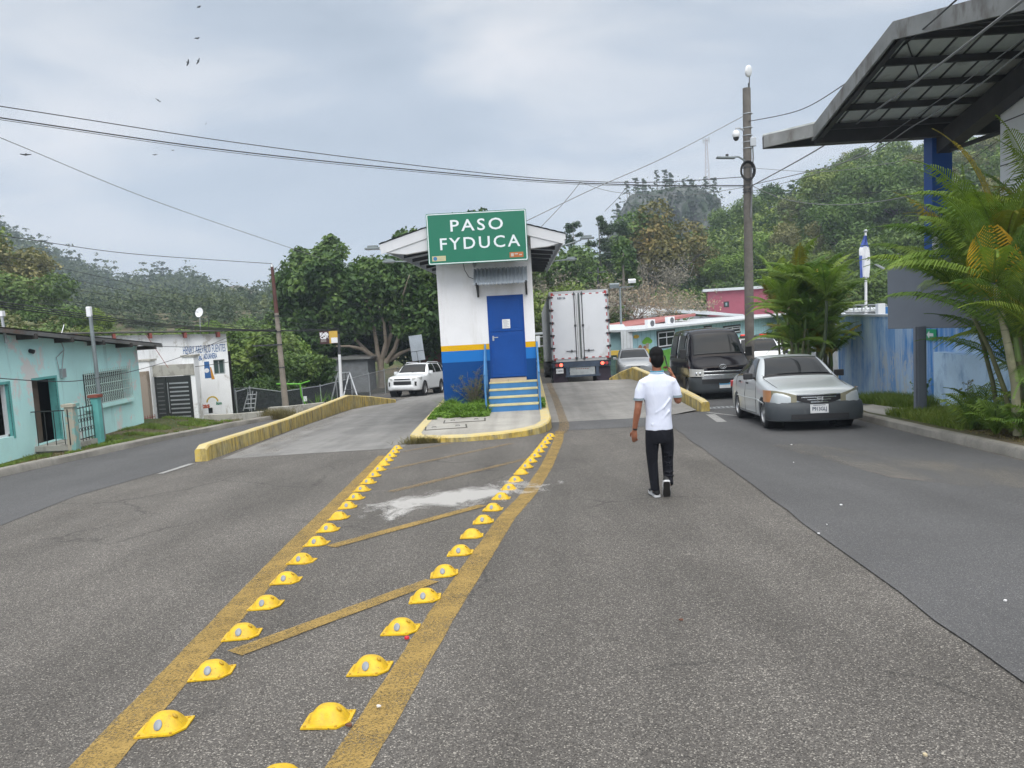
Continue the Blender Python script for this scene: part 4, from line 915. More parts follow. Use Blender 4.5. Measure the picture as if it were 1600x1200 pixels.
# ---- small grey hatchback behind the man and far cars
def hatch_car(lab, m, group=None):
    L_ = 3.9
    t = thing('small_car', lab, 'car', group=group)
    rows = [
        (.00, .28, .32, .50, .62, .68, .01, .42, .50, .56, .54, .44), (.06, .24, .30, .50, .66, .74, .012, .54, .68, .72, .70, .58), (.25, .22, .28, .52, .74, .84, .03, .64, .78, .80, .77, .66),
        (.80, .20, .26, .54, .84, .94, .04, .70, .82, .83, .80, .70), (1.05, .20, .26, .55, .88, 1.0, .03, .70, .83, .84, .81, .70), (1.75, .20, .26, .56, .94, 1.42, .03, .70, .83, .84, .80, .58),
        (2.3, .20, .26, .56, .95, 1.47, .035, .70, .83, .84, .80, .57), (3.3, .20, .26, .56, .97, 1.42, .03, .70, .83, .83, .79, .55), (3.7, .24, .30, .56, .95, 1.18, .02, .66, .78, .80, .75, .54), (3.88, .30, .34, .56, .85, .95, .01, .55, .66, .70, .66, .48)]
    lo = Loft(rows, L_); wy = (L_/2-.75, L_/2-.75-2.4)
    o = lo.body(4, 3).build('body', m, t, weld=True); carve(o, [(s*.78, y, .28, .32, .5) for s in (1, -1) for y in wy])
    for s in (1, -1):
        for y in wy: wheel(t, s*.72, y, .28, .28, .18, 7)
        mirror_v(t, s*.76, L_/2-1.35, 1.04, m, .17, .12, .06)
        pts = [(s*x, L_/2+y) for x, y in ((.46, -.01), (.60, -.07), (.73, -.17), (.81, -.40))]
        strip_front(pts, .64, lambda f: .74+.06*f, .06).build('headlight', m_hl, t, smooth=40)
        mb = MB(); mb.box((s*.66, -L_/2+.1, .95), (.12, .12, .3)); mb.build('tail_light', m_redl, t, bevel=.02)
    def sw(fa, fb): return lambda a, b: (lerp(fa[0]+(fa[1]-fa[0])*b, fb[0]+(fb[1]-fb[0])*b, a), lerp(4.12, 4.88, b))
    glass_set(t, lo, (4.12, 4.93, 5.15, 7), [(0, 0, 0, 0, sw((4.35, 5.05), (6.0, 6.0))), (0, 0, 0, 0, sw((6.08, 6.08), (6.9, 6.75)))], (7.1, 7.8, 5.2, 7))
    strip_front([(-.4+.08*k, L_/2+.03-.03*((k-5)/5)**2) for k in range(11)], .36, .50, .04).build('grille', m_trim, t)
    strip_front([(-.3+.06*k, L_/2+.01-.02*((k-5)/5)**2) for k in range(11)], .60, .66, .04).build('upper_grille', m_trim, t)
    return t
m_greyc = M('grey_car_paint', (.30, .315, .33), .3, .4, var=.03, coat=.6)
c = hatch_car('small grey hatchback half hidden behind the head of the walking man', m_greyc); place(c, 5.15, 37.2, 185)
c2 = dup(c, label='far white hatchback seen left of the truck past the booth')
def recolor(o, m, frm):
    for q in [o]+list(o.children_recursive):
        if q.type == 'MESH':
            for i, s_ in enumerate(q.material_slots):
                if s_.material == frm: s_.link = 'OBJECT'; s_.material = m
recolor(c2, m_wcar, m_greyc); place(c2, -.15, 62, 182)
c3 = dup(c2, label='far white car further back seen between booth and trailer'); place(c3, .9, 76, 178)
# ---- white pickup with red roof light, mostly behind the palms
def pickup():
    t = thing('police_pickup', 'white pickup truck with a red roof light half hidden behind the left palms', 'pickup truck'); L_ = 5.2
    rows = [
        (.00, .42, .46, .66, .86, .96, .01, .55, .62, .68, .66, .58), (.06, .36, .42, .66, .90, 1.02, .015, .66, .78, .82, .80, .68), (.22, .34, .40, .68, .94, 1.04, .03, .74, .88, .90, .86, .74), (1.2, .34, .40, .70, 1.0, 1.10, .04, .78, .90, .91, .88, .78),
        (1.4, .34, .40, .70, 1.06, 1.18, .03, .78, .90, .91, .88, .76), (2.0, .34, .40, .70, 1.08, 1.68, .04, .78, .90, .91, .87, .64), (3.2, .34, .40, .70, 1.08, 1.70, .03, .78, .90, .91, .87, .63), (3.45, .34, .40, .70, 1.06, 1.20, .02, .78, .90, .91, .87, .72),
        (3.55, .34, .40, .70, 1.0, 1.06, .01, .78, .90, .91, .87, .78), (5.1, .36, .42, .70, 1.0, 1.06, .01, .78, .90, .91, .87, .78), (5.2, .42, .48, .70, .95, 1.0, .01, .70, .84, .86, .82, .70)]
    lo = Loft(rows, L_); wy = (L_/2-.9, L_/2-.9-3.0)
    o = lo.body(4, 3).build('body', m_wcar, t, weld=True); carve(o, [(s*.84, y, .38, .43, .5) for s in (1, -1) for y in wy])
    for s in (1, -1):
        for y in wy: wheel(t, s*.80, y, .38, .38, .24, 6)
        mirror_v(t, s*.84, L_/2-1.65, 1.2, m_trim, .19, .2, .05)
        strip_front([(s*x, L_/2+y) for x, y in ((.56, -.04), (.68, -.09), (.78, -.18))], .80, .95, .05).build('headlight', m_hl, t)
    def sw(fa, fb): return lambda a, b: (lerp(fa[0]+(fa[1]-fa[0])*b, fb[0]+(fb[1]-fb[0])*b, a), lerp(4.12, 4.88, b))
    glass_set(t, lo, (4.12, 4.93, 5.15, 7), [(0, 0, 0, 0, sw((4.35, 5.0), (5.5, 5.5))), (0, 0, 0, 0, sw((5.56, 5.56), (6.1, 6.0)))], (6.2, 6.8, 5.2, 7))
    mb = MB(); mb.box((0, L_/2-2.4, 1.80), (1.1, .22, .10)); lb = mb.build('light_bar', m_trim, t, bevel=.02)
    for s in (1, -1): mb = MB(); mb.box((s*.36, L_/2-2.4, 1.84), (.36, .2, .13)); mb.build('red_light', M('beacon_red', (.75, .03, .02), .3, emit=.0), lb, bevel=.03)
    strip_front([(-.5+.1*k, L_/2+.02) for k in range(11)], .6, .86, .05).build('grille', m_trim, t)
    return t
c = pickup(); place(c, 9.0, 30.5, 186)
c = dup(c2, label='white car parked beyond the pickup behind the palm trunks'); place(c, 11.5, 37, 190)
# ================================================================ truck and trailer
def truck():
    t = thing('semi_truck', 'semi truck with white box trailer seen from behind, brake lights lit', 'truck'); TY = 33.0
    W, X0 = 2.52, 2.42-1.26; X1 = X0+W; zb, zt, Ln = .0, 0, 16.0
    # local frame: origin at trailer rear, ground level; +Y forward
    m_tw = M('trailer_white', (.62, .64, .67), .45, var=.05, vs=1, dirt=(.45, .45, .44), dsc=1.2, dth=.55)
    m_ts = M('trailer_side_panel', (.10, .125, .12), .35, .15, var=.25, vs=.8)  # dark green base colour carries the tree reflection on the trailer side
    m_fr = M('trailer_frame', (.42, .43, .44), .5, .5, var=.2); m_nv = M('navy_bumper', (.035, .055, .09), .6, var=.3); m_mf = M('mud_flap', (.022, .014, .026), .7, var=.3)
    D0, D1 = 1.13, 4.10; w2 = W/2
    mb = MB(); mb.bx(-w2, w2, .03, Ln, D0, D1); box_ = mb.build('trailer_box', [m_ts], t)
    mb = MB()
    for z in (D0+.02, D1-.02): mb.bx(-w2-.01, w2+.01, 0, .10, z-.05, z+.05)
    for s in (1, -1): mb.bx(s*w2-.03 if s > 0 else s*w2-.01, s*w2+.01 if s > 0 else s*w2+.03, 0, .10, D0+.07, D1-.07)
    mb.build('rear_frame', m_fr, t)
    m_tape_r = M('reflective_red', (.36, .03, .03), .4); m_hinge = M('hinge_black', (.02, .02, .022), .6)
    for s in (1, -1):
        mb = MB(); a, b = (.03, w2-.05) if s > 0 else (-w2+.05, -.03); mb.bx(a, b, -.02, .02, D0+.08, D1-.08); d = mb.build('cargo_door', m_tw, t, bevel=.01)
        tps = [((s*(w2-.09), -.0225, D0+.22+k*.285), (.045, .004, .15)) for k in range(10)] + [((s*(.22+k*.29), -.0225, zz), (.12, .004, .045)) for zz in (D0+.12, D1-.12) for k in range(4)] + [((s*(w2-.12), -.0226, D1-.08), (.10, .004, .1)), ((s*(w2-.12), -.0226, D0+.09), (.10, .004, .08))]
        for c_, d_ in tps: tp = MB(); tp.box(c_, d_); tp.build('reflective_tape', m_tape_r, d)
        for k in range(6):
            z = D1-.22-k*.545; h = MB(); h.box((s*(w2-.06), -.045, z), (.20, .05, .055)); h.cyl((s*(w2+.0), -.05, z-.05), (s*(w2+.0), -.05, z+.05), .03, n=8); h.build('hinge', m_hinge, d)
        for xx in ((.13,) if s > 0 else (-.20,)):
            r = MB(); r.cyl((xx, -.06, D0+.02), (xx, -.06, D1-.02), .018, n=8)
            for z in (D0+.1, D0+1.5, D1-.12): r.box((xx, -.045, z), (.09, .06, .09))
            r.box((xx+s*.22, -.06, D0+.42), (.42, .02, .03)); r.box((xx+s*.2, -.05, D0+.42), (.06, .04, .10)); r.build('locking_bar', m_dsteel, d)
    sl = MB()
    for xx in (-.115, -.045, .03): sl.box((xx, -.03, (D0+D1)/2), (.016, .03, D1-D0-.2))
    sl.build('door_seal', M('seal_grey', (.2, .2, .2), .7), t)
    text('fleet_number', 'RB0126', .13, m_ink, t, (-.74, -.024, D1-.27), ext=.002, bold=.004, sx=.85)
    # rear bumper assembly
    mb = MB(); mb.bx(-w2, w2, .02, .16, D0-.28, D0-.03); mb.build('rear_sill', m_nv, t)
    for s in (1, -1):
        mb = MB(); mb.bx(s*.98-.20, s*.98+.20, 0, .02, D0-.25, D0-.07); lb = mb.build('lamp_panel', m_trim, t)
        for k, (dx, on) in enumerate(((-.09, 0), (.09, 1)) if s < 0 else ((-.09, 1), (.09, 0))):
            l = MB(); l.cyl((s*.98+dx, -.015, D0-.16), (s*.98+dx, 0, D0-.16), .07, n=16)
            mm = m_redl
            if on:
                if 'brake_glow' not in _mc: q = NT('brake_glow'); q.set(color=(.8, .02, .01), rough=.4, emit=(1., .10, .06), estr=5.); _mc['brake_glow'] = q.m
                mm = _mc['brake_glow']
            l.build('tail_light', mm, lb)
    mb = MB(); mb.bx(-.52, .56, .06, .10, D0-.62, D0-.28); m_bd = M('bumper_panel', (.34, .37, .38), .5, var=.3, vs=6); bd = mb.build('bumper_panel', m_bd, t)
    mb = MB()
    for k in range(6): mb.ell((-.22+k*.095, .055, D0-.36), (.03, .006, .02))
    mb.build('marker_lamp', M('rust_dots', (.16, .03, .02), .7), bd)
    mb = MB(); mb.bx(-.72, .78, .02, .12, D0-.70, D0-.62)
    for s in (-.62, .66): mb.bx(s-.07, s+.07, .03, .13, D0-.62, D0-.28)
    mb.build('underride_bar', m_nv, t)
    mb = MB(); mb.bx(-1.12, -.80, .02, .03, D0-.52, D0-.31); pl = mb.build('licence_plate', m_plate, t); text('lettering', 'C 48BRV', .11, m_ink, pl, (-.96, .018, D0-.42), ext=.001, sx=.75)
    for s in (1, -1):
        mb = MB(); a, b = (.62, 1.24) if s > 0 else (-1.24, -.62); mb.bx(a, b, .16, .175, .10, D0-.30); mb.build('mud_flap', m_mf, t)
        for y in (1.3, 2.6): 
            for xx in (s*1.12, s*.82): wheel(t, xx, y, .5, .5, .26, 5, .55)
    fl = MB(); fl.bx(-.5, -.4, .2, Ln-1, D0-.35, D0-.02); fl.bx(.4, .5, .2, Ln-1, D0-.35, D0-.02); fl.tube([(-.9, 1.3, .5), (.9, 1.3, .5)], .07); fl.tube([(-.9, 2.6, .5), (.9, 2.6, .5)], .07); fl.build('chassis', m_nv, t)
    rb = MB()
    for s in (1, -1):
        for k in range(26): rb.box((s*(w2+.006), .5+k*.6, (D0+D1)/2), (.012, .03, D1-D0-.02))
    rb.build('side_rib', m_fr, t)
    # skirt, landing gear, tractor
    for s in (1, -1):
        mb = MB(); mb.box((s*.9, Ln-4.5, .65), (.12, .12, .9)); mb.build('landing_leg', m_dsteel, t)
    cb = MB(); cb.prism([(-1.16, Ln-.6, .7), (-1.16, Ln+2.4, .7), (-1.16, Ln+2.3, 1.6), (-1.16, Ln+1.5, 1.75), (-1.16, Ln+1.1, 2.7), (-1.16, Ln+.2, 3.7), (-1.16, Ln-.6, 3.75)][::-1], (2.32, 0, 0)); cab = cb.build('cab', m_wcar, t, bevel=.05)
    hd = MB(); hd.prism([(-1.0, Ln+2.4, .6), (-1.0, Ln+4.0, .6), (-1.0, Ln+4.0, 1.35), (-1.0, Ln+2.3, 1.65)][::-1], (2.0, 0, 0)); hd.build('bonnet', m_wcar, t, bevel=.06)
    for s in (1, -1):
        for y in (Ln-.2, Ln-1.5): wheel(t, s*1.05, y, .5, .5, .5, 5, .55)
        wheel(t, s*1.0, Ln+3.1, .5, .5, .28, 5, .55)
        mb = MB(); mb.box((s*1.55, Ln+1.6, 2.3), (.26, .14, .75)); mb.tube([(s*1.15, Ln+1.5, 2.6), (s*1.55, Ln+1.6, 2.6)], .025, 6); mb.tube([(s*1.15, Ln+1.5, 2.0), (s*1.55, Ln+1.6, 2.0)], .025, 6); mb.build('side_mirror', m_wcar, t, bevel=.03)
        mb = MB(); mb.bx(s*1.1-.1, s*1.1+.1, Ln-2.2, Ln-.6, 1.0, 1.25); mb.build('fairing', m_wcar, t)
    place(t, 2.36, 33.0, 0); t.location.z = gz(2.4, 34)+.055
    t.rotation_euler = (math.atan2(gz(2.4, 51)-gz(2.4, 34), 17), 0, 0)
truck()
# ================================================================ walking man
def remesh(mb, name, m, parent, vox=.008, it=6, smooth_f=.5):
    o = mb.build(name, m, parent, weld=True)
    r = o.modifiers.new('r', 'REMESH'); r.mode = 'VOXEL'; r.voxel_size = vox; r.use_smooth_shade = True
    s = o.modifiers.new('s', 'SMOOTH'); s.factor = smooth_f; s.iterations = it
    dg = bpy.context.evaluated_depsgraph_get(); dg.update()
    me = bpy.data.meshes.new_from_object(o.evaluated_get(dg)); o.modifiers.clear(); o.data = me; me.shade_smooth(); me.name = name
    return o
def man():
    p = G(1034, 776); px_, py_ = float(p[0]), float(p[1]); z0 = gz(px_, py_)
    t = thing('person', 'man in white polo shirt and black jeans walking away with a phone at his ear', 'person', (px_, py_, z0)); t.rotation_euler = (0, 0, R(-1)); t.scale = (.96, 1.04, 1.04)
    skin = NT('skin'); pp = skin.pos(); skin.set(color=skin.mix(skin.noise(pp, 14, 4), (.23, .085, .045), (.33, .135, .075)), rough=.5); skin.b.inputs['Subsurface Weight'].default_value = .05; skin = skin.m
    def cloth(name, a, b, rough=.85, bumpd=.012, sc=7):
        q = NT(name); pp = q.pos(); n = q.noise(q.scale(pp, (1, 1, .6)), sc, 4, .6, 1.2); q.set(color=q.mix(n, a, b), rough=rough, spec=.25); q.bump(n, .8, bumpd); return q.m
    m_shirt = cloth('white_cotton', (.58, .62, .74), (.68, .71, .82)); m_jean = cloth('black_denim', (.003, .0035, .006), (.011, .012, .018), .9, .02, 9)
    m_hair = NT('black_hair'); hp = m_hair.pos(); hn = m_hair.noise(m_hair.scale(hp, (1, 1, .4)), 180, 3, .6); m_hair.set(color=(.006, .0055, .006), rough=.7, spec=.15).bump(hn, .8, .01); m_hair = m_hair.m
    # --- body: head, neck, arms with hands, lower legs (one continuous mesh)
    b = MB(); V = Vector
    b.tube([(0, 0, .95), (0, .0, 1.1), (0, 0, 1.25), (0, -.005, 1.33)], [(.13, .09), (.14, .09), (.15, .085), (.06, .055)], 20)
    b.tube([(0, .0, 1.28), (.0, .012, 1.36), (.002, .02, 1.42)], [(.062, .060), (.052, .056), (.052, .060)], 18)        # neck
    b.ell((.004, .030, 1.505), (.072, .090, .108), 22, 16); b.ell((.004, .058, 1.445), (.052, .062, .058), 18, 12)        # skull and jaw
    b.ell((.004, .128, 1.487), (.012, .020, .022), 10, 8); b.ell((.004, .112, 1.452), (.025, .012, .010), 10, 8)         # nose, lips
    for s in (1, -1):
        b.ell((.004+s*.074, .022, 1.490), (.012, .020, .032), 10, 8, Matrix.Rotation(R(s*18), 3, 'Z')); b.ell((.004+s*.028, .113, 1.505), (.014, .009, .009), 10, 6)
    # left arm (image left) hangs beside the hip
    la = [V((-.17, 0, 1.20)), V((-.218, -.01, 1.10)), V((-.238, -.02, .985)), V((-.248, -.01, .93)), V((-.268, .015, .83)), V((-.280, .035, .745))]
    b.tube(la, [(.035, .038), (.043, .048), (.038, .041), (.039, .042), (.032, .034), (.024, .029)], 16)
    def hand(o, d, nrm, side, curl, s=1.0):
        """o wrist, d direction of the fingers, nrm back of the hand, side towards the thumb"""
        d, nrm = d.normalized(), nrm.normalized(); sd = d.cross(nrm).normalized()*side
        b.tube([o-d*.02, o+d*.02, o+d*.055, o+d*.085], [(.024*s, .018*s), (.034*s, .017*s), (.040*s, .015*s), (.037*s, .012*s)], 14) if 0 else None
        rows = []
        for k, (q, wd, th) in enumerate(((-.02, .025, .019), (.02, .033, .018), (.055, .040, .0155), (.088, .038, .012))):
            c = o+d*q*s; rows.append([c+sd*math.cos(a*math.pi/7)*wd*s+nrm*math.sin(a*math.pi/7)*th*s for a in range(14)])
        b.grid(rows, True); b.poly(rows[0][::-1]); b.poly(rows[-1])
        for k, (off_, ln_) in enumerate(((.029, .072), (.010, .080), (-.010, .074), (-.028, .058))):
            p0 = o+d*.080*s+sd*off_*s; dd = d.copy(); pts = [p0-d*.012]; axis = sd
            for j, f in enumerate((.0, .42, .34, .26)):
                if j: 
                    dd = (Matrix.Rotation(-side*R(curl[k]), 3, axis) @ dd) if True else dd; p0 = p0+dd*ln_*f*s; pts.append(p0.copy())
                else: pts.append(p0.copy())
            b.tube(pts, [.0085*s, .0088*s, .0082*s, .0074*s, .0058*s], 8)
        p0 = o+d*.022*s+sd*.026*s; d1 = (d*.6+sd*.75-nrm*.25).normalized(); d2 = (d*.9+sd*.25-nrm*.35).normalized()
        b.tube([o+d*.01*s+sd*.012*s, p0, p0+d1*.034*s, p0+d1*.034*s+d2*.028*s, p0+d1*.034*s+d2*.048*s], [.013*s, .0125*s, .011*s, .0095*s, .007*s], 8)
    hand(V((-.282, .038, .735)), V((-.05, .10, -1)), V((-.55, -.80, .05)), 1, (14, 18, 24, 30))
    # right arm raised, elbow out, hand at the ear
    elb = V((.232, .02, 1.045)); wr = V((.190, .045, 1.300))
    b.tube([V((.165, 0, 1.20)), V((.205, .008, 1.13)), elb+V((0, .0, .012))], [(.035, .038), (.046, .048), (.043, .045)], 16)
    b.tube([elb+V((.0, .0, -.012)), lerp(elb, wr, .3), lerp(elb, wr, .7), wr], [(.040, .043), (.040, .042), (.031, .034), (.024, .028)], 16)
    b.ell(elb, (.042, .044, .044), 14, 10)
    hand(wr+V((-.006, .004, .012)), V((-.42, .12, 1)), V((.95, -.18, .12)), -1, (30, 34, 38, 42))
    # ankles and calves
    b.tube([(0, 0, .95), (-.075, 0, .74), (-.084, .004, .62), (-.092, .012, .50), (-.090, .018, .38), (-.083, .012, .24), (-.074, 0, .06)], [.07, .06, .055, .045, .036, .030, .026], 12)
    b.tube([(0, 0, .95), (.075, 0, .74), (.084, .012, .62), (.094, .035, .50), (.092, .050, .40), (.084, .0, .29), (.074, -.065, .20), (.068, -.10, .14)], [.07, .06, .055, .045, .036, .032, .028, .024], 12)
    body = remesh(b, 'body', skin, t, .0055, 3, .4)
    # --- hair: cap over the skull, short at the nape
    h = MB(); h.ell((.004, .022, 1.545), (.083, .098, .088), 26, 16); h.ell((.004, -.022, 1.492), (.076, .062, .082), 22, 14); h.ell((.004, -.020, 1.445), (.054, .046, .045), 18, 12); h.ell((.004, .09, 1.585), (.060, .045, .035), 18, 12)
    hr = remesh(h, 'hair', m_hair, t, .007, 3)
    # --- polo shirt
    s_ = MB()
    s_.tube([(-.002, 0, .735), (-.002, 0, .80), (0, .0, .90), (0, 0, 1.02), (0, 0, 1.13), (0, 0, 1.21), (0, 0, 1.265), (0, .002, 1.31), (0, .005, 1.34), (0, .006, 1.356)],
            [(.158, .112), (.154, .112), (.146, .106), (.154, .110), (.176, .116), (.184, .110), (.172, .098), (.128, .084), (.086, .072), (.068, .066)], 32)
    s_.tube([(-.10, 0, 1.265), (-.165, -.002, 1.232), (-.203, -.008, 1.16), (-.220, -.010, 1.075)], [(.045, .060), (.056, .066), (.058, .064), (.056, .060)], 22)
    s_.ell((-.160, 0, 1.245), (.062, .066, .050)); s_.ell((.158, 0, 1.245), (.062, .066, .050))
    s_.tube([(.10, 0, 1.265), (.163, .0, 1.232), (.200, .006, 1.16), (.216, .014, 1.085)], [(.045, .060), (.056, .066), (.060, .064), (.058, .062)], 22)
    s_.tube([(-.10, -.088, .80), (.02, -.100, .86), (.12, -.080, .95)], .012, 6); s_.tube([(-.05, -.100, .93), (.05, -.106, .99), (.13, -.085, 1.08)], .011, 6)
    shirt = remesh(s_, 'polo_shirt', m_shirt, t, .008, 4)
    def ring(c, ra, rb, h_, tilt, m, name):
        q = MB(); rows = []
        for r_, z in ((0, -h_/2), (.006, -h_/2), (.006, h_/2), (0, h_/2)):
            rows.append([(c[0]+(ra+r_)*math.cos(a*math.pi/16), c[1]+(rb+r_)*math.sin(a*math.pi/16), c[2]+z+tilt*math.cos(a*math.pi/16)*.0+(-.012*math.sin(a*math.pi/16) if tilt else 0)) for a in range(32)])
        q.grid(rows, True); return q.build(name, m, shirt, smooth=60)
    m_teal = M('collar_teal', (.02, .30, .46), .8); m_cuff = M('cuff_grey', (.22, .27, .30), .85)
    ring((0, .004, 1.352), .072, .070, .042, 0, m_shirt, 'collar'); ring((0, .004, 1.366), .0735, .0715, .012, 0, m_teal, 'collar_stripe'); ring((0, .004, 1.345), .074, .072, .005, 0, m_teal, 'collar_stripe')
    ring((-.222, -.010, 1.078), .058, .061, .024, 0, m_cuff, 'cuff'); ring((.217, .013, 1.088), .060, .063, .024, 0, m_cuff, 'cuff')
    # --- jeans
    j = MB()
    j.tube([(0, 0, .60), (0, 0, .66), (-.0, 0, .72), (0, 0, .80)], [(.145, .108), (.152, .118), (.150, .116), (.146, .104)], 26)
    j.tube([(-.075, 0, .74), (-.084, .004, .62), (-.092, .012, .50), (-.090, .018, .38), (-.083, .012, .24), (-.076, 0, .12), (-.074, -.004, .075)], [(.085, .10), (.082, .092), (.072, .080), (.062, .066), (.058, .062), (.052, .056), (.054, .058)], 20)
    j.tube([(.075, 0, .74), (.084, .012, .62), (.094, .035, .50), (.092, .050, .40), (.084, .0, .29), (.074, -.065, .20), (.070, -.098, .155)], [(.085, .10), (.082, .092), (.072, .080), (.064, .068), (.060, .064), (.053, .058), (.054, .058)], 20)
    for sgn, yy in ((-1, .012), (1, .03)):
        for k in range(7): z = .16+.05*k+(.08 if sgn > 0 else 0); x = sgn*.085; y = yy-.055 if sgn < 0 else lerp(-.10, .02, (z-.16)/.4)-.045; j.tube([(x-.05, y+.03, z), (x, y, z+.012*(-1)**k), (x+.05, y+.03, z+.006)], .010, 6)
    remesh(j, 'jeans', m_jean, t, .008, 3)
    # --- shoes
    m_sh = M('shoe_black', (.012, .012, .013), .6); m_sol = M('shoe_sole_white', (.50, .51, .52), .6); m_under = M('shoe_tread', (.03, .028, .026), .85)
    def shoe(M4, lab=None):
        f = lambda p: M4 @ V(p)
        q = MB(); n = 12; rows = []
        for (y, w_, h_, zb) in ((-.075, .020, .050, .02), (-.065, .034, .085, .018), (-.03, .038, .10, .018), (.02, .038, .088, .018), (.08, .044, .060, .018), (.14, .046, .045, .018), (.185, .034, .034, .018), (.20, .016, .022, .02)):
            rows.append([f((w_*math.cos(a*2*math.pi/n), y, zb+h_/2+h_/2*math.sin(a*2*math.pi/n))) for a in range(n)])
        q.grid(rows, True); q.poly(rows[0][::-1]); q.poly(rows[-1]); so = q.build('shoe', m_sh, t, smooth=70)
        ol = [(-.078, .02), (-.07, .036), (-.03, .041), (.03, .040), (.09, .047), (.145, .048), (.19, .036), (.208, .012)]
        out_ = [(w_, y) for y, w_ in ol] + [(-w_, y) for y, w_ in ol[::-1]]
        q = MB(); q.prism([f((x, y, .004)) for x, y in out_], M4.to_3x3() @ V((0, 0, .022))); q.build('sole', m_sol, so)
        q = MB(); q.prism([f((x*.90, y*.97, -.002)) for x, y in out_], M4.to_3x3() @ V((0, 0, .0055))); q.build('tread', m_under, so)
        q = MB()
        for k in range(3):
            for s in (1, -1): q.tube([f((s*.041, .015+k*.022, .035)), f((s*.036, .0+k*.022, .085))], .005, 5)
        q.build('side_stripe', m_sol, so)
        q = MB(); q.tube([f((0, -.062, .06)), f((0, -.058, .125))], .008, 6); q.build('heel_tab', m_shirt, so)
    shoe(Matrix.Translation((-.064, .03, .002)) @ Matrix.Rotation(R(8), 4, 'Z'))
    toe = Matrix.Translation((.056, -.02, .012)); Mx = toe @ Matrix.Rotation(R(-8), 4, 'Z') @ Matrix.Rotation(R(-52), 4, 'X') @ Matrix.Translation((0, -.16, 0)); shoe(Mx)
    # wrist band, buckle details
    q = MB(); q.tube([V((-.276, .030, .760)), V((-.278, .033, .748))], [(.028, .033), (.028, .033)], 16); q.build('wristband', m_trim, t)
    q = MB(); q.cyl((.16, -.01, .86), (.163, -.01, .86), .0, n=4) if 0 else None
    # phone: held, a thing of its own
    ph = thing('phone', 'dark phone held against the right ear of the walking man', 'phone', (px_+.112, py_+.040, z0+1.512)); ph.rotation_euler = (R(-14), R(-12), R(-6))
    q = MB(); q.box((0, 0, 0), (.010, .072, .150)); q.build('case', M('phone_black', (.012, .012, .015), .25), ph, bevel=.004)
    q = MB(); q.box((.0065, -.012, .052), (.003, .028, .030)); q.build('camera_lens', m_glass, ph, bevel=.001)
man()
# ================================================================ turquoise house
HX = -11.6
def mat_plaster(name, base, patches, stain, pz=1.0, sc=.8, th=.56):
    t = NT(name); p = t.pos(); n = t.noise(t.scale(p, (1, 1, .8)), sc, 9, .68, .5); f = t.noise(p, 14, 5, .7)
    z = t.n('SeparateXYZ', {0: p}).outputs[2]
    col = t.mix(1, base, t.ramp(t.noise(p, .7, 5, .6), [(.3, (.9,)*3), (.7, (1.06,)*3)]), 'MULTIPLY')
    col = t.mix(t.ramp(t.math('ADD', n, t.math('MULTIPLY', f, .12)), [(th, 0.), (th+.05, .85)]), col, patches)
    s2 = t.noise(t.scale(p, (2.5, 2.5, .25)), 1.3, 7, .7); col = t.mix(t.ramp(s2, [(.56, 0.), (.75, .6)]), col, stain)
    t.set(color=col, rough=.85, spec=.25); t.bump(t.math('ADD', f, n), .35, .015); return t.m
m_turq = mat_plaster('turquoise_plaster', (.55, .86, .84), (.74, .68, .66), (.20, .34, .34), th=.60)
m_turqd = M('deep_turquoise_paint', (.12, .40, .38), .7, var=.15, dirt=(.06, .12, .12), dsc=2, dth=.6)
m_wplas = mat_plaster('white_plaster', (.86, .87, .88), (.52, .50, .47), (.35, .33, .30), th=.62)
m_bplas = mat_plaster('bare_brown_plaster', (.30, .24, .19), (.38, .32, .27), (.10, .085, .07), th=.5)
m_oldc = mat_plaster('mouldy_concrete', (.30, .29, .26), (.40, .39, .35), (.05, .05, .045), sc=2.2, th=.5)
m_tin = M('rusty_tin_roof', (.16, .16, .155), .6, .3, var=.35, vs=1.5, dirt=(.14, .08, .05), dsc=1.5, dth=.55)
m_iron = M('black_wrought_iron', (.018, .022, .022), .6)
m_grill = M('pale_green_grille_paint', (.52, .66, .62), .6, var=.15)
def zroof(y): return lerp(1.98, 1.30, (y-15)/(22.7-15))
t = thing('turquoise_house', 'low turquoise plastered house with peeling walls and a tin lean-to roof on the left', 'house', (HX, 20, -1.03)); off = (HX, 20, -1.03)
HY0, HY1 = 11.5, 22.75
def wall_x(mb, X, y0, y1, zb, ztf, holes, th=.17):
    """wall in the plane x=X with rectangular holes (y0,y1,z0,z1); body extends to -x"""
    ysp = sorted({y0, y1, *[h[0] for h in holes], *[h[1] for h in holes]})
    for a, b in zip(ysp, ysp[1:]):
        hs = [h for h in holes if h[0] <= a+1e-6 and h[1] >= b-1e-6]; segs = []; z = zb
        for h in sorted(hs, key=lambda h: h[2]): segs.append((z, h[2], None)); z = h[3]
        segs.append((z, None, 1))
        for z0, z1, top in segs:
            za, zbb = (ztf(a), ztf(b)) if top else (z1, z1)
            if za - z0 < .01: continue
            mb.hexa([(X-th, a, z0), (X, a, z0), (X, b, z0), (X-th, b, z0), (X-th, a, za), (X, a, za), (X, b, zbb), (X-th, b, zbb)])
def yz(px, py, X=HX): q = PX(px, py, X); return float(q[1]), float(q[2])
d0, d1 = yz(54, 640)[0], yz(91.5, 640)[0]; dzt = yz(66, 593)[1]; dzb = yz(76, 691)[1]
w0, w1 = yz(131, 605)[0], yz(202, 600)[0]; wz1 = yz(165, 580)[1]; wz0 = yz(172, 628)[1]
l0, l1 = yz(-70, 640)[0], yz(17, 640)[0]; lz1, lz0 = yz(4, 601)[1], yz(10, 684)[1]
mb = MB(); wall_x(mb, HX, HY0, HY1, -1.5, lambda y: zroof(y)-.02, [(d0, d1, dzb, dzt), (w0, w1, wz0, wz1), (l0, l1, lz0, lz1)])
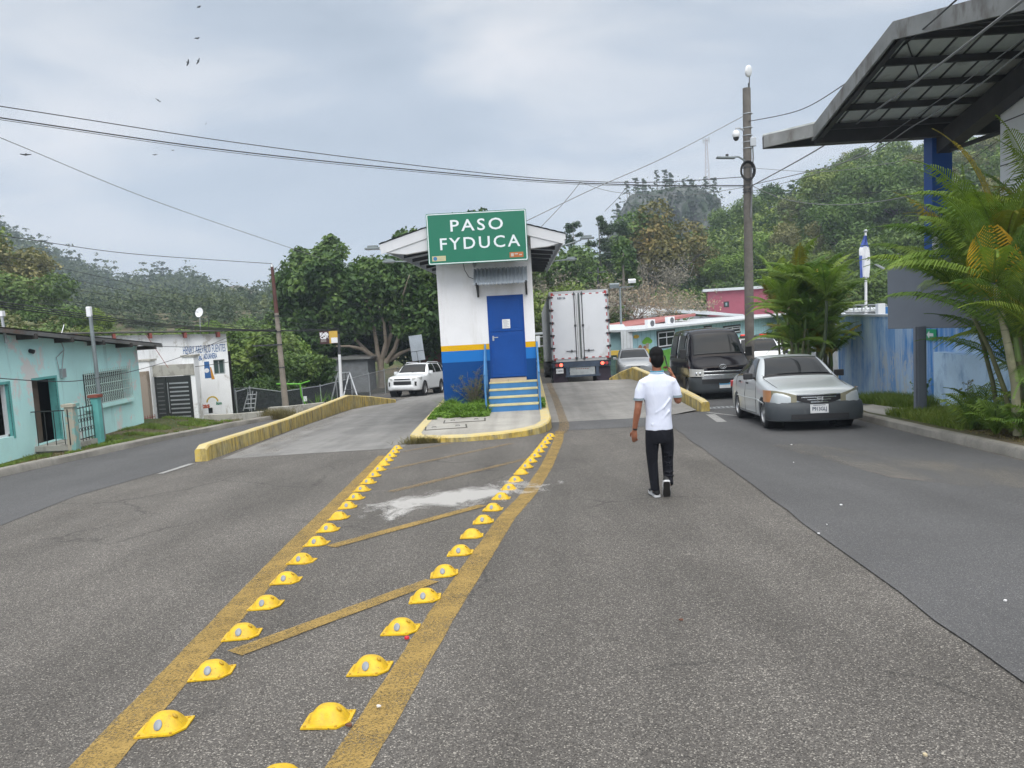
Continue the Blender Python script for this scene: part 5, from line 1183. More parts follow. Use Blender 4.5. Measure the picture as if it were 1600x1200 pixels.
mb.hexa([(HX-6, HY1-.3, -2), (HX-.17, HY1-.3, -2), (HX-.17, HY1, -2), (HX-6, HY1, -2), (HX-6, HY1-.3, zroof(HY1)-.02), (HX-.17, HY1-.3, zroof(HY1)-.02), (HX-.17, HY1, zroof(HY1)-.02), (HX-6, HY1, zroof(HY1)-.02)])
mb.build('wall', m_turq, t, off=off, weld=True)
mb = MB(); mb.bx(HX-3.0, HX-.9, d0-1, w1+.3, -1.2, dzt+.2); mb.bx(HX-3, HX-.9, l0-.3, l1+.3, -1.2, lz1+.2); mb.build('interior', m_rglass, t, off=off)
mb = MB(); rows = []
for k in range(2): y = (HY0-.6, HY1+.75)[k]; rows.append([(lerp(HX+.42, HX-6.5, q/60), y, zroof(y)+.06+.02*math.cos(q*math.pi/1.5)) for q in range(61)])
rows2 = [[(p[0], p[1], p[2]-.012) for p in r] for r in rows]; mb.grid(rows); mb.grid(rows2); mb.build('roof', m_tin, t, off=off)
for k in range(9):
    y = HY0+.3+k*1.4; mb = MB(); mb.box((HX+.04, y, zroof(y)-.06), (.82, .09, .12)); mb.build('rafter', M('dark_rafter', (.05, .045, .04), .8), t, off=off)
mb = MB(); mb.hexa([(HX+.38, HY0-.6, zroof(HY0-.6)-.04), (HX+.42, HY0-.6, zroof(HY0-.6)-.04), (HX+.42, HY1+.75, zroof(HY1+.75)-.04), (HX+.38, HY1+.75, zroof(HY1+.75)-.04), (HX+.38, HY0-.6, zroof(HY0-.6)+.05), (HX+.42, HY0-.6, zroof(HY0-.6)+.05), (HX+.42, HY1+.75, zroof(HY1+.75)+.05), (HX+.38, HY1+.75, zroof(HY1+.75)+.05)]); mb.build('eave_board', m_tin, t, off=off)
for (a, b, z0, z1, nm) in ((d0, d1, dzb, dzt, 'door_reveal'), (l0, l1, lz0, lz1, 'window_reveal')):
    mb = MB(); mb.bx(HX-.18, HX-.01, b-.004, b+.0, z0, z1); mb.bx(HX-.16, HX+.012, b, b+.06, z0-.05, z1+.06); mb.bx(HX-.16, HX+.012, a, b, z1, z1+.06); mb.build(nm, m_turqd, t, off=off)
mb = MB(); mb.bx(HX-.26, HX-.19, d0+.04, d0+.5, dzb, dzt-.02); mb.build('door', M('brown_door', (.10, .07, .05), .6, var=.3), t, off=off)
wf = MB(); wf.bx(HX-.15, HX-.08, l0, l1, lz0, lz0+.05); wf.bx(HX-.15, HX-.08, l1-.06, l1-.0, lz0, lz1); wf.build('window_frame', m_white, t, off=off)
mb = MB(); mb.bx(HX-.01, HX+.10, w0-.06, w1+.08, wz0-.10, wz0); mb.build('window_sill', m_turq, t, off=off)
gr = MB(); n = 24
for z in (wz0+.02, wz1-.02, (wz0+wz1)/2+.12, (wz0+wz1)/2-.12): gr.tube([(HX+.06, w0-.03, z), (HX+.06, w1+.03, z)], .011, 5)
for k in range(n+1):
    y = lerp(w0-.03, w1+.03, k/n); gr.tube([(HX+.06, y, wz0-.02), (HX+.06, y, wz1+.08)], .009, 5)
    if k < n:
        for q in range(9): z = lerp(wz0+.05, wz1-.08, q/9); yy = y+(w1-w0)/n/2; gr.tube([(HX+.06, yy-.03, z), (HX+.065, yy+.03, z+.05), (HX+.06, yy-.02, z+.08)], .005, 4, cap=False)
gr.build('window_grille', m_grill, t, off=off)
mb = MB(); mb.bx(HX-.22, HX-.2, w0, w1, wz0, wz1); mb.build('window_pane', m_rglass, t, off=off)
mb = MB(); q = yz(95, 577); mb.box((HX+.04, q[0], q[1]-.1), (.08, .16, .22)); mb.tube([(HX+.03, q[0], q[1]), (HX+.04, q[0]+.15, q[1]+.5), (HX+.03, q[0]+.05, q[1]+.75), (HX+.05, q[0]+.25, q[1]+1.1)], .012, 5); mb.tube([(HX+.03, q[0]-.1, q[1]-.1), (HX+.03, q[0]-.18, q[1]+.3), (HX+.04, q[0]+.1, q[1]+.45)], .010, 5); mb.tube([(HX+.05, q[0]-.1, q[1]+.9), (HX+.04, q[0]+.05, q[1]+.65)], .010, 5); mb.build('electric_meter', m_steel, t, off=off)
mb = MB(); q = yz(46, 548); mb.cyl((HX, q[0], q[1]), (HX+.1, q[0], q[1]-.03), .05); mb.build('wall_lamp', m_black, t, off=off)
# terrace with iron railing
TX = HX+.95; ta, tb_ = d0-.15, yz(153, 660, TX)[0]; tzz = dzb
tt = thing('terrace', 'small raised concrete terrace before the turquoise house door', 'terrace', (TX, ta, tzz)); o2 = (TX, ta, tzz)
mb = MB(); mb.bx(HX, TX, ta, tb_, tzz-.14, tzz-.02); mb.bx(HX, TX-.25, ta+.1, tb_-.1, -1.6, tzz-.14); mb.build('slab', m_oldc, tt, off=o2)
rl = thing('iron_railing', 'black wrought iron railing with scrolls between the two terrace pillars', 'railing', (TX, ta, tzz)); rh = .80
def railing(y0, y1, X, n, nm):
    mb = MB()
    for z in (tzz+.06, tzz+rh): mb.tube([(X, y0, z), (X, y1, z)], .013, 5)
    mb.tube([(X, y0, tzz+rh-.18), (X, y1, tzz+rh-.18)], .008, 5)
    for k in range(n+1): y = lerp(y0, y1, k/n); mb.tube([(X, y, tzz), (X, y, tzz+rh+.03)], .010, 5)
    for k in range(n):
        y = lerp(y0, y1, (k+.5)/n); r = (y1-y0)/n*.32
        for zc in (.28, .5): mb.tube([(X, y+r*math.cos(a*.785), tzz+zc+r*1.1*math.sin(a*.785)) for a in range(9)], .007, 4)
    mb.build(nm, m_iron, rl, off=o2)
pm = yz(113, 665, TX)[0]
railing(ta, pm-.12, TX-.02, 7, 'rail_section'); railing(pm+.15, tb_-.15, TX-.02, 6, 'rail_section')
mbr = MB(); mbr.tube([(HX, ta, tzz+rh), (TX, ta, tzz+rh)], .013, 5); 
for k in range(5): x = lerp(HX+.1, TX, k/4); mbr.tube([(x, ta, tzz), (x, ta, tzz+rh)], .010, 5)
mbr.build('rail_return', m_iron, rl, off=o2)
def pillar(X, y, w_, zb, zt, m, lab, capm=None):
    t = thing('pillar', lab, 'pillar', (X, y, zb)); mb = MB(); mb.bx(-w_/2, w_/2, -w_/2, w_/2, 0, zt-zb); mb.build('shaft', m, t, bevel=.01)
    c = MB(); c.bx(-w_/2-.04, w_/2+.04, -w_/2-.04, w_/2+.04, zt-zb+.001, zt-zb+.07); c.build('cap', capm or m, t); return t
pillar(TX, pm, .20, -1.35, tzz+.88, mat_plaster('chipped_turquoise_pillar', (.22, .42, .40), (.45, .38, .30), (.10, .13, .11), sc=3, th=.5), 'chipped turquoise and brown terrace pillar between two railing sections')
pillar(TX, tb_, .17, -1.5, tzz+.98, m_turqd, 'dark terrace pillar with red cap beside the steel pole', M('red_cap', (.22, .06, .04), .8))
# ================================================================ white customs house
t = thing('white_house', 'white one-storey office with red beam ends and blue painted lettering on the left', 'house', (-11.45, 30, -1.9)); wd = Vector((.83, .56, 0)).normalized()
wa = -math.atan2(wd.y, wd.x)
t.rotation_euler = (0, 0, math.atan2(wd.y, wd.x)); WB = P(365, 655, 30); t.location = (float(WB[0]), 30, float(WB[2])-.15)
# local: x along the facade towards -x leftwards, y backwards
def loc(px, py):  # pixel on facade -> local x,z
    n = Vector((wd.y, -wd.x, 0)); d = Vector([float(q) for q in ray(px, py)]); c = Vector([float(q) for q in CC]); q = t.location
    s = (q-c).dot(n)/d.dot(n); p = c+d*s-q; return p.dot(wd), p.z
hz1 = loc(357, 521)[1]; hzl = loc(200, 524)[1]
wx = [loc(333, 563)[0], loc(351, 563)[0]]; wzz = [loc(340, 585)[1], loc(340, 562)[1]]
XL = -10.5
mb = MB(); ztp = lambda x: lerp(hz1, hzl, x/loc(200, 524)[0])
def wall_l(mb, x0, x1, z0, ztf, holes, th=.25):
    xs = sorted({x0, x1, *[h[0] for h in holes], *[h[1] for h in holes]})
    for a, b in zip(xs, xs[1:]):
        hs = [h for h in holes if h[0] <= a+1e-6 and h[1] >= b-1e-6]; z = z0; segs = []
        for h in sorted(hs, key=lambda h: h[2]): segs.append((z, h[2], 0)); z = h[3]
        segs.append((z, 0, 1))
        for s0, s1, top in segs:
            za, zb = (ztf(a), ztf(b)) if top else (s1, s1)
            mb.hexa([(a, 0, s0), (b, 0, s0), (b, th, s0), (a, th, s0), (a, 0, za), (b, 0, zb), (b, th, zb), (a, th, za)])
vx = [loc(327, 655)[0], loc(334, 655)[0]]; vz = [loc(330, 646)[1], loc(330, 637)[1]]
wall_l(mb, XL, 0, -.3, ztp, [(wx[0], wx[1], wzz[0], wzz[1]), (vx[0], vx[1], vz[0], vz[1])])
mb.hexa([(-.25, .25, -.3), (0, .25, -.3), (0, 7, -.3), (-.25, 7, -.3), (-.25, .25, ztp(0)), (0, .25, ztp(0)), (0, 7, ztp(0)), (-.25, 7, ztp(0))])
mb.build('wall', m_wplas, t, weld=True)
mb = MB(); mb.bx(wx[0]-.3, wx[1]+.3, .26, .5, .0, wzz[1]+.3); mb.build('interior', m_rglass, t)
rf = MB(); rows = []
for x in (XL-.3, .35): rows.append([(x, lerp(-.35, 7.3, q/2), ztp(x)+.10+.01*q) for q in range(3)])
rf.grid(rows); rf.grid([[(p[0], p[1], p[2]+.04) for p in r] for r in rows]); rf.grid([[rows[0][0], (rows[0][0][0], rows[0][0][1], rows[0][0][2]+.04)], [rows[1][0], (rows[1][0][0], rows[1][0][1], rows[1][0][2]+.04)]]); rf.build('roof', m_tin, t)
for k in range(9): x = -.35-k*1.2; mb = MB(); mb.box((x, -.12, ztp(x)-.03), (.09, .52, .2)); mb.build('beam_end', m_redp, t)
wf = MB(); xm = (wx[0]+wx[1])/2
for a, b, c, d in ((wx[0], wx[1], wzz[0], wzz[0]+.04), (wx[0], wx[1], wzz[1]-.04, wzz[1]), (wx[0], wx[0]+.04, wzz[0]+.04, wzz[1]-.04), (wx[1]-.04, wx[1], wzz[0]+.04, wzz[1]-.04), (xm-.02, xm+.02, wzz[0]+.04, wzz[1]-.04)): wf.bx(a, b, .10, .14, c, d)
wo = wf.build('window', M('grey_window_frame', (.30, .33, .33), .6), t)
mb = MB(); mb.bx(wx[0]+.04, wx[1]-.04, .12, .13, wzz[0]+.04, wzz[1]-.04); mb.build('pane', M('green_glass', (.05, .085, .08), .2), wo)
for q in range(1, 9): pass
mb = MB(); mb.bx(vx[0], vx[1], .08, .1, vz[0], vz[1]); mb.build('vent', m_iron, t)
m_btxt = M('blue_sign_paint', (.03, .12, .32), .7)
a = loc(286, 548.5); b = loc(352, 543.5); tw = b[0]-a[0]; 
o = text('lettering', 'HENRY AREVALO FUENTES', .42, m_btxt, t, ((a[0]+b[0])/2, -.006, (a[1]+b[1])/2), ext=.003, bold=.0); bpy.context.view_layer.update(); o.scale.x = tw/max(.1, o.dimensions.x)
a = loc(318, 557.5); b = loc(339, 556); o = text('lettering', 'ADUANERA', .30, m_btxt, t, ((a[0]+b[0])/2, -.006, (a[1]+b[1])/2), ext=.003, bold=.005); bpy.context.view_layer.update(); o.scale.x = (b[0]-a[0])/max(.1, o.dimensions.x)
a = loc(313, 560); text('lettering', '&', .26, m_btxt, t, (a[0], -.006, a[1]), ext=.003)
a = loc(204, 572); b = loc(218, 572); o = text('lettering', 'UFFE', .38, M('orange_sign_paint', (.55, .25, .03), .7), t, ((a[0]+b[0])/2, -.006, a[1]), ext=.003, bold=.01); bpy.context.view_layer.update(); o.scale.x = (b[0]-a[0])/max(.1, o.dimensions.x)
# painted emblem (blue tower shape with orange edge) and colourful logo
c0 = loc(325, 578); mb = MB(); mb.prism([(c0[0]-.14, -.006, c0[1]-.32), (c0[0]+.10, -.006, c0[1]-.32), (c0[0]+.06, -.006, c0[1]+.33), (c0[0]-.12, -.006, c0[1]+.33)], (0, .004, 0)); em = mb.build('painted_emblem', m_btxt, t)
mb = MB(); mb.prism([(c0[0]+.10, -.007, c0[1]-.38), (c0[0]+.22, -.007, c0[1]-.38), (c0[0]+.12, -.007, c0[1]+.1), (c0[0]+.08, -.007, c0[1]+.1)], (0, .004, 0)); mb.build('orange_edge', M('orange_sign_paint', (.55, .25, .03), .7), em)
mb = MB(); mb.cyl((c0[0]-.05, -.012, c0[1]-.02), (c0[0]-.05, -.008, c0[1]-.02), .09, n=14); mb.build('pale_disc', m_white, em)
c0 = loc(333, 631); o = text('painted_logo', 'tas', .26, M('red_sign_paint', (.50, .10, .04), .7), t, (c0[0]-.28, -.006, c0[1]-.05), ext=.003, bold=.01); text('painted_logo', 'ltm', .16, M('green_sign_paint', (.05, .22, .14), .7), t, (c0[0]+.22, -.006, c0[1]), ext=.003, bold=.008)
mb = MB(); mb.tube([(c0[0]-.02+.20*math.cos(R(k*18)), -.004, c0[1]+.08+.20*math.sin(R(k*18))) for k in range(11)], [(.028, .006)]*11, 6); mb.build('painted_arc', M('yellow_sign_paint', (.55, .38, .03), .7), t)
# gate with two white pillars in front
gy = 27.3
gp = [P(233, 660, gy), P(306, 661, gy+.3)]; zt1 = float(P(228, 560, gy)[2]); zt2 = float(P(300, 553, gy)[2]); 
pillar(float(gp[0][0])+.1, gy, .46, float(gp[0][2])-.3, zt1-.1, m_wplas, 'white plastered gate pillar left of the black gate', m_oldc)
pillar(float(gp[1][0])+.06, gy+.2, .42, float(gp[1][2])-.3, zt2-.1, m_wplas, 'white plastered gate pillar right of the black gate', m_oldc)
gx0, gx1 = float(P(244, 620, gy)[0]), float(P(301, 620, gy)[0]); gzb, gzt = float(P(275, 662, gy)[2]), float(P(270, 588, gy)[2])
t = thing('metal_gate', 'black metal driveway gate with pale horizontal bars', 'gate', (gx0, gy, gzb))
W_, Hh = gx1-gx0, gzt-gzb
mb = MB(); mb.bx(0, W_*.30, -.02, .02, .05, Hh); mb.build('side_leaf', m_iron, t); mb = MB(); mb.bx(W_*.31, W_, -.02, .02, .05, Hh); gl = mb.build('gate_leaf', m_iron, t)
for k in range(9):
    z = .25+k*(Hh-.5)/8; mb = MB(); mb.bx(W_*.40, W_*.92, -.035, -.021, z-.025, z+.025); mb.build('bar', m_steel, gl)
    if k > 0: mb = MB(); mb.bx(W_*.06, W_*.24, -.035, -.021, z-.02, z+.02); mb.build('bar', M('dull_bar', (.10, .105, .11), .6), gl)
mb = MB(); mb.bx(-.1, W_+.15, -.05, .22, Hh+.02, Hh+.42); mb.build('lintel', m_oldc, t)
mb = MB(); mb.tube([(W_*.36, -.05, .4), (W_*.36, -.05, 1.5)], .015, 6); mb.build('handle', m_steel, t)
q0, q1 = P(207, 660, 26.3), P(236, 658, 26.8)
mb = MB(); zz = float(P(215, 582, 26.3)[2]); mb.hexa([(q0[0], 26.3, -2.2), (q1[0], 26.8, -2.2), (q1[0], 27.0, -2.2), (q0[0], 26.5, -2.2), (q0[0], 26.3, zz), (q1[0], 26.8, zz), (q1[0], 27.0, zz), (q0[0], 26.5, zz)]); tag(mb.build('yard_wall', m_bplas), 'bare brown plaster wall between the turquoise house and the white gate pillar', 'wall')
t = thing('iron_fence', 'short low rusty fence at the foot of the brown wall', 'fence', (0, 0, 0)); mb = MB(); a, b = P(212, 667, 24.6), P(243, 660, 25.6)
for k in range(9): q = a+(b-a)*k/8; mb.tube([q, q+np.array([0, 0, .28])], .012, 4)
mb.tube([a+np.array([0, 0, .2]), b+np.array([0, 0, .2])], .012, 4); mb.build('bars', m_redp, t)
# ruined low wall right of the white house
def lowwall(name, lab, pts, hts, th, m, cat='wall'):
    mb = MB(); rows = []
    for (x, y, z), h in zip(pts, hts): rows.append([(x, y, z-.5), (x, y, z+h), (x+.02, y+th, z+h), (x+.02, y+th, z-.5)])
    mb.grid(rows); mb.poly(rows[0][::-1]); mb.poly(rows[-1]); return tag(mb.build(name, m), lab, cat)
f3 = lambda px, py, Y: tuple(float(v) for v in P(px, py, Y))
lowwall('ruined_wall', 'low mould-streaked concrete wall in front of the white house corner', [f3(320, 668, 25.8), f3(366, 665, 26.2), f3(410, 660, 26.8)], [.42, .40, .38], .2, m_oldc)
lowwall('ruined_wall', 'low crumbling concrete wall beside the long yellow barrier', [f3(420, 655, 27.6), f3(450, 652, 28), f3(505, 643, 29)], [.42, .40, .34], .25, m_oldc)
# ================================================================ poles on the left
def lean_pole(name, lab, bx_, by_, Y, tx, ty, r0, r1, m, cat='pole', m2=None, split=None, Y2=None):
    a, b = P(bx_, by_, Y), P(tx, ty, Y2 or Y); t = thing(name, lab, cat, a); d = Vector([float(v) for v in (b-a)])
    mb = MB(); d0_ = d*(split or 1); mb.tube([(0, 0, -.2), d0_], [r0, lerp(r0, r1, split or 1)], 12); mb.build('shaft', m, t, smooth=50)
    if split: mb = MB(); mb.tube([d0_, d], [lerp(r0, r1, split), r1], 12); mb.build('upper_shaft', m2, t, smooth=50)
    return t, d
t, d = lean_pole('utility_pole', 'weathered utility pole with rusty red upper half behind the left barrier', 447, 640, 31, 425, 417, .135, .06, m_pconc, m2=M('dark_red_pole', (.09, .035, .03), .8, var=.3), split=.68)
mb = MB(); mb.cyl(d, d+Vector((0, 0, .12)), .08, .03); mb.build('cap', m_steel, t)
mb = MB(); mb.box(d*.46+Vector((-.5, 0, 0)), (1.2, .06, .05)); mb.build('crossarm', m_dsteel, t)
for f_ in (.30, .46, .55, .66): mb = MB(); mb.cyl(d*f_-Vector((0, 0, .02)), d*f_+Vector((0, 0, .02)), .15-.05*f_, n=12); mb.build('band', m_dsteel, t)
t, d = lean_pole('steel_pole', 'thin grey green steel pole in front of the turquoise house', 163, 692, 19.4, 141, 492, .055, .045, m_gpaint)
mb = MB(); mb.box(d+Vector((-.02, 0, .08)), (.12, .1, .26)); mb.build('lamp_box', m_white, t, bevel=.02)
t, d = lean_pole('roof_mast', 'short mast with white lamp above the left end of the turquoise roof', 8, 522, 16.8, 2, 490, .03, .03, m_steel); mb = MB(); mb.box(d+Vector((0, 0, .0)), (.11, .1, .12)); mb.build('lamp_box', m_white, t)
t, d = lean_pole('satellite_dish', 'small white satellite dish on a mast above the white office', 313, 524, 33, 312, 490, .02, .02, m_steel, 'satellite dish')
mb = MB(); mb.lathe([(0, .05), (.10, .04), (.2, .0), (.21, .0)], n=20, ax='Y'); o = mb.build('dish', m_white, t, smooth=60); o.location = d+Vector((0, -.05, .05)); o.rotation_euler = (R(-15), 0, R(-20))
t, d = lean_pole('roof_mast', 'thin dark bent mast beside the satellite dish', 327, 522, 33, 325, 492, .015, .012, m_dsteel)
# cafe sign
t, d = lean_pole('cafe_sign', 'brown and yellow cafe sign hanging from a thin pole by the playground', 534, 630, 34, 529, 521, .075, .06, m_white, 'sign', m_dsteel, .70)
a, b = P(499, 517, 34), P(529, 537, 34); cx, cz = float((a+b)[0]/2), float((a+b)[2]/2); base = t.location
sw_, sh_ = float(b[0]-a[0]), .56
mb = MB(); mb.bx(-sw_/2, sw_/2, -.03, .03, -sh_/2, sh_/2); pn = mb.build('sign_panel', M('sign_brown', (.055, .02, .022), .6), t); pn.location = (cx-base.x, 0, cz-base.z); pn.rotation_euler = (0, 0, 0)
mb = MB(); mb.bx(.02, sw_/2-.01, -.04, -.031, -sh_/2+.01, sh_/2-.01); mb.build('yellow_half', M('sign_ochre', (.55, .35, .06), .6), pn)
mb = MB(); mb.bx(.10, sw_/2-.02, -.046, -.041, -sh_/2+.02, -.02); mb.build('white_field', m_white, pn)
text('lettering', 'Kaffa', .19, m_white, pn, (-.20, -.034, .15), ext=.003, bold=.01); text('lettering', 'Café', .19, m_white, pn, (-.20, -.034, -.0), ext=.003, bold=.01)
mb = MB()
for k in range(3): mb.bx(-.36, -.12, -.034, -.031, -.11-k*.04, -.085-k*.04)
mb.build('small_print', M('grey_print2', (.3, .28, .27), .6), pn)
# ================================================================ chain-link fence and playground
m_mesh = NT('shade_net'); pp = m_mesh.pos(); vv = m_mesh.n('TexWave', {'Vector': pp, 'Scale': 26.}, wave_type='BANDS', bands_direction='DIAGONAL').outputs[1]
m_mesh.set(color=(.035, .04, .045), rough=.8, alpha=m_mesh.ramp(vv, [(.2, .75), (.8, .93)])); m_mesh = m_mesh.m
m_chain = NT('chain_link'); pp = m_chain.pos(); v1 = m_chain.n('TexWave', {'Vector': m_chain.scale(pp, (1, 1, 1), (0, 0, .5)), 'Scale': 9.}, wave_type='BANDS', bands_direction='DIAGONAL').outputs[1]
m_chain.set(color=(.28, .29, .30), rough=.5, alpha=m_chain.ramp(v1, [(.55, .18), (.8, .6)])); m_chain = m_chain.m
fpts = [f3(368, 612, 31.5), f3(390, 606, 32.2), f3(440, 612, 33.5), f3(500, 603, 37), f3(548, 591, 41), f3(600, 578, 48), f3(640, 573, 56)]
t = thing('chain_link_fence', 'chain-link fence with dark shade net running behind the playground and the white vehicle', 'fence', fpts[0]); o3 = fpts[0]
for i, (a, b) in enumerate(zip(fpts, fpts[1:])):
    h0, h1 = 1.35, 1.35
    if i == 4: h0, h1 = 1.5, 1.5
    mb = MB(); mb.poly([(a[0], a[1], a[2]-1.6), (b[0], b[1], b[2]-1.6), b, a]); mb.build('mesh_panel', m_mesh if i in (0, 1, 2, 3) else m_chain, t, off=o3)
    for k in range(2 if i > 1 else 1): q = [lerp(a[j], b[j], k/2) for j in range(3)]; mb = MB(); mb.cyl((q[0], q[1], q[2]-1.6), (q[0], q[1], q[2]+.08), .03, n=8); mb.build('post', m_steel, t, off=o3)
    mb = MB(); mb.tube([a, b], .022, 6); mb.build('top_rail', m_steel, t, off=o3)
t = thing('swing_frame', 'grey steel swing frame standing before the dark fence', 'swing', f3(540, 628, 34.5)); mb = MB(); of = f3(540, 628, 34.5)
tp = [f3(528, 583, 34.5), f3(546, 582, 35.5)]
for q, (a_, b_) in zip(tp, (((518, 625), (534, 624)), ((536, 622), (558, 618)))):
    for (x, y) in (a_, b_): mb.tube([q, f3(x, y, 34.5)], .035, 8)
mb.tube(tp, .035, 8); mb.build('frame', m_steel, t, off=of)
for k in range(2):
    q = [lerp(tp[0][j], tp[1][j], .35+.3*k) for j in range(3)]; mb = MB(); mb.tube([q, (q[0]+.02, q[1], q[2]-.8)], .012, 4); mb.tube([(q[0]+.15, q[1], q[2]), (q[0]+.15, q[1], q[2]-.8)], .012, 4); mb.box((q[0]+.08, q[1], q[2]-.8), (.3, .2, .03)); mb.build('swing_seat', m_dsteel, t, off=of)
m_lime = M('lime_green_paint', (.12, .42, .03), .5, var=.15)
t = thing('playground_frame', 'lime green pipe frame standing in the yard beside the utility pole', 'playground frame', f3(470, 635, 33)); of = f3(470, 635, 33); mb = MB()
mb.tube([f3(432, 600, 33), f3(469, 600, 33), f3(484, 595, 33)], .035, 6); mb.tube([f3(469, 600, 33), f3(471, 618, 33), f3(478, 634, 33)], .035, 6); mb.build('pipe', m_lime, t, off=of)
mb = MB(); mb.tube([f3(432, 640, 32), f3(455, 638, 32), f3(478, 635, 33), f3(497, 637, 33)], .045, 6); mb.build('low_pipe', m_lime, t, off=of)
mb = MB(); mb.box(f3(477, 623, 32.9), (.14, .03, .22)); mb.build('paper_tag', m_white, t, off=of)
t = thing('hedge_tarp', 'pale plastic sheet on the ground by the lime green frame', 'tarp', f3(478, 641, 31)); mb = MB(); q = f3(478, 641, 31)
mb.prism([(-.8, -.2, -.03), (.9, -.1, 0), (1.0, .5, .12), (-.5, .4, .05)], (0, 0, .04)); mb.build('sheet', M('pale_tarp', (.5, .48, .42), .7), t)
t = thing('jungle_gym', 'small grey pipe climbing frame in the yard beside the white office', 'playground frame', f3(388, 640, 30.5)); of = f3(388, 640, 30.5); mb = MB()
for (x0, y0, x1, y1) in ((380, 642, 388, 613), (390, 642, 395, 611), (398, 641, 401, 612)): mb.tube([f3(x0, y0, 30.5), f3(x1, y1, 30.5)], .022, 6)
for k in range(4): mb.tube([f3(382+k*2, 638-k*7, 30.5), f3(399+k*.5, 637-k*7, 30.5)], .018, 6)
mb.build('pipes', m_steel, t, off=of)
t = thing('clothes_frame', 'thin grey pipe goal frame against the bushes beside the white office', 'frame', f3(366, 640, 32)); of = f3(366, 640, 32); mb = MB()
mb.tube([f3(367, 640, 32), f3(366, 607, 32), f3(387, 606, 32), f3(388, 640, 32)], .025, 6); mb.build('pipes', m_gpaint, t, off=of)
# back of a traffic sign
t, d = lean_pole('traffic_sign_back', 'grey back of a large traffic sign leaning behind the white vehicle', 661, 610, 47, 652, 528, .05, .05, m_steel, 'sign')
a = f3(652, 546, 47); base = t.location; mb = MB(); mb.box((a[0]-base.x, -.1, a[2]-base.z+.1), (.80, .03, 1.55), ry=R(-5)); mb.build('panel', m_galv, t)
mb = MB(); mb.box((a[0]-base.x, -.12, a[2]-base.z-.1), (.78, .02, .03), ry=R(-5)); mb.box((a[0]-base.x+.0, -.12, a[2]-base.z-.4), (.03, .02, .6), ry=R(-5)); mb.build('stiffener', m_dsteel, t)
# small buildings behind the big tree
def hut(name, lab, cx, cy, w_, d_, zb, zt, m, mr, roofh=.5, cat='building', win=(), rz=0, over=.3):
    t = thing(name, lab, cat, (cx, cy, zb), rz); mb = MB(); mb.bx(-w_/2, w_/2, 0, d_, -.5, zt-zb); mb.build('wall', m, t)
    mb = MB(); o_ = over; h = zt-zb+.01
    mb.prism([(-w_/2-o_, -o_, h), (w_/2+o_, -o_, h), (w_/2+o_, -o_, h+.08), (0, -o_, h+roofh), (-w_/2-o_, -o_, h+.08)] if roofh > .15 else [(-w_/2-o_, -o_, h), (w_/2+o_, -o_, h), (w_/2+o_, -o_, h+roofh), (-w_/2-o_, -o_, h+roofh)], (0, d_+2*o_, 0)); mb.build('roof', mr, t)
    for (x, z, ww, hh) in win:
        f = MB(); f.bx(x-ww/2-.08, x+ww/2+.08, -.04, -.005, z-hh/2-.08, z+hh/2+.08); fo = f.build('window', m_trim, t); g = MB(); g.bx(x-ww/2, x+ww/2, -.05, -.041, z-hh/2, z+hh/2); g.build('pane', m_glass, fo)
        for q in (-1, 0, 1): b = MB(); b.bx(x+q*(ww/2-.03)-.03, x+q*(ww/2-.03)+.03, -.06, -.051, z-hh/2, z+hh/2); b.build('frame_bar', m_white, fo)
        b = MB(); b.bx(x-ww/2, x+ww/2, -.058, -.0505, z-.03, z+.03); b.build('frame_bar', m_white, fo)
    return t
a = P(545, 590, 50); hut('shed', 'grey weathered shed half hidden under the big tree', float(a[0]), 50, 2.6, 2.5, float(a[2])-.5, float(P(545, 562, 50)[2]), M('shed_grey', (.16, .17, .18), .8, var=.3), m_tin, .2)
a = P(680, 580, 58); hut('kiosk', 'small kiosk with red tiled roof seen between traffic sign and booth', float(a[0]), 58, 3.2, 2.5, -3.8, float(P(680, 566, 58)[2]), M('kiosk_wall', (.3, .3, .3), .8), M('red_tile_roof', (.22, .09, .06), .8, var=.3), .9)
# ================================================================ right side: buildings
class Facade:
    def __init__(s, name, lab, cat, org, ang, **kw):
        """ang: facade direction, degrees from +X (counter-clockwise); local x along facade to the right, y into the house"""
        s.t = thing(name, lab, cat, org, R(ang), **kw); s.d = Vector((math.cos(R(ang)), math.sin(R(ang)), 0)); s.n = Vector((s.d.y, -s.d.x, 0)); s.o = Vector([float(q) for q in org])
    def l(s, px, py):
        d = Vector([float(q) for q in ray(px, py)]); c = Vector([float(q) for q in CC]); k = (s.o-c).dot(s.n)/d.dot(s.n); p = c+d*k-s.o; return p.dot(s.d), p.z
m_lblue = M('pale_blue_board', (.38, .60, .64), .7, var=.12, vs=1, dirt=(.30, .45, .48), dsc=2, dth=.6)
m_wroof = M('white_roof_sheet', (.52, .55, .57), .5, var=.08)
fa = Facade('school_building', 'long pale blue low building with a painted tree mural behind the black van', 'building', (float(P(985, 540, 45)[0]), 45, -2.6), 53.)
t = fa.t; x1, z1 = fa.l(1190, 497); x0, z0 = fa.l(985, 516)
def rect(mb, a, b, y0, y1): mb.bx(a[0], b[0], y0, y1, min(a[1], b[1]), max(a[1], b[1]))
mb = MB(); ztt = (z0+z1)/2
mb.bx(0, 34, 0, 6, -1.5, ztt-.05); mb.build('wall', m_lblue, t)
mb = MB()
for k in range(62): mb.bx(.3+k*.55, .3+k*.55+.018, -.012, -.001, 0, ztt-.1)
mb.build('board_joint', M('joint_blue', (.20, .40, .44), .8), t)
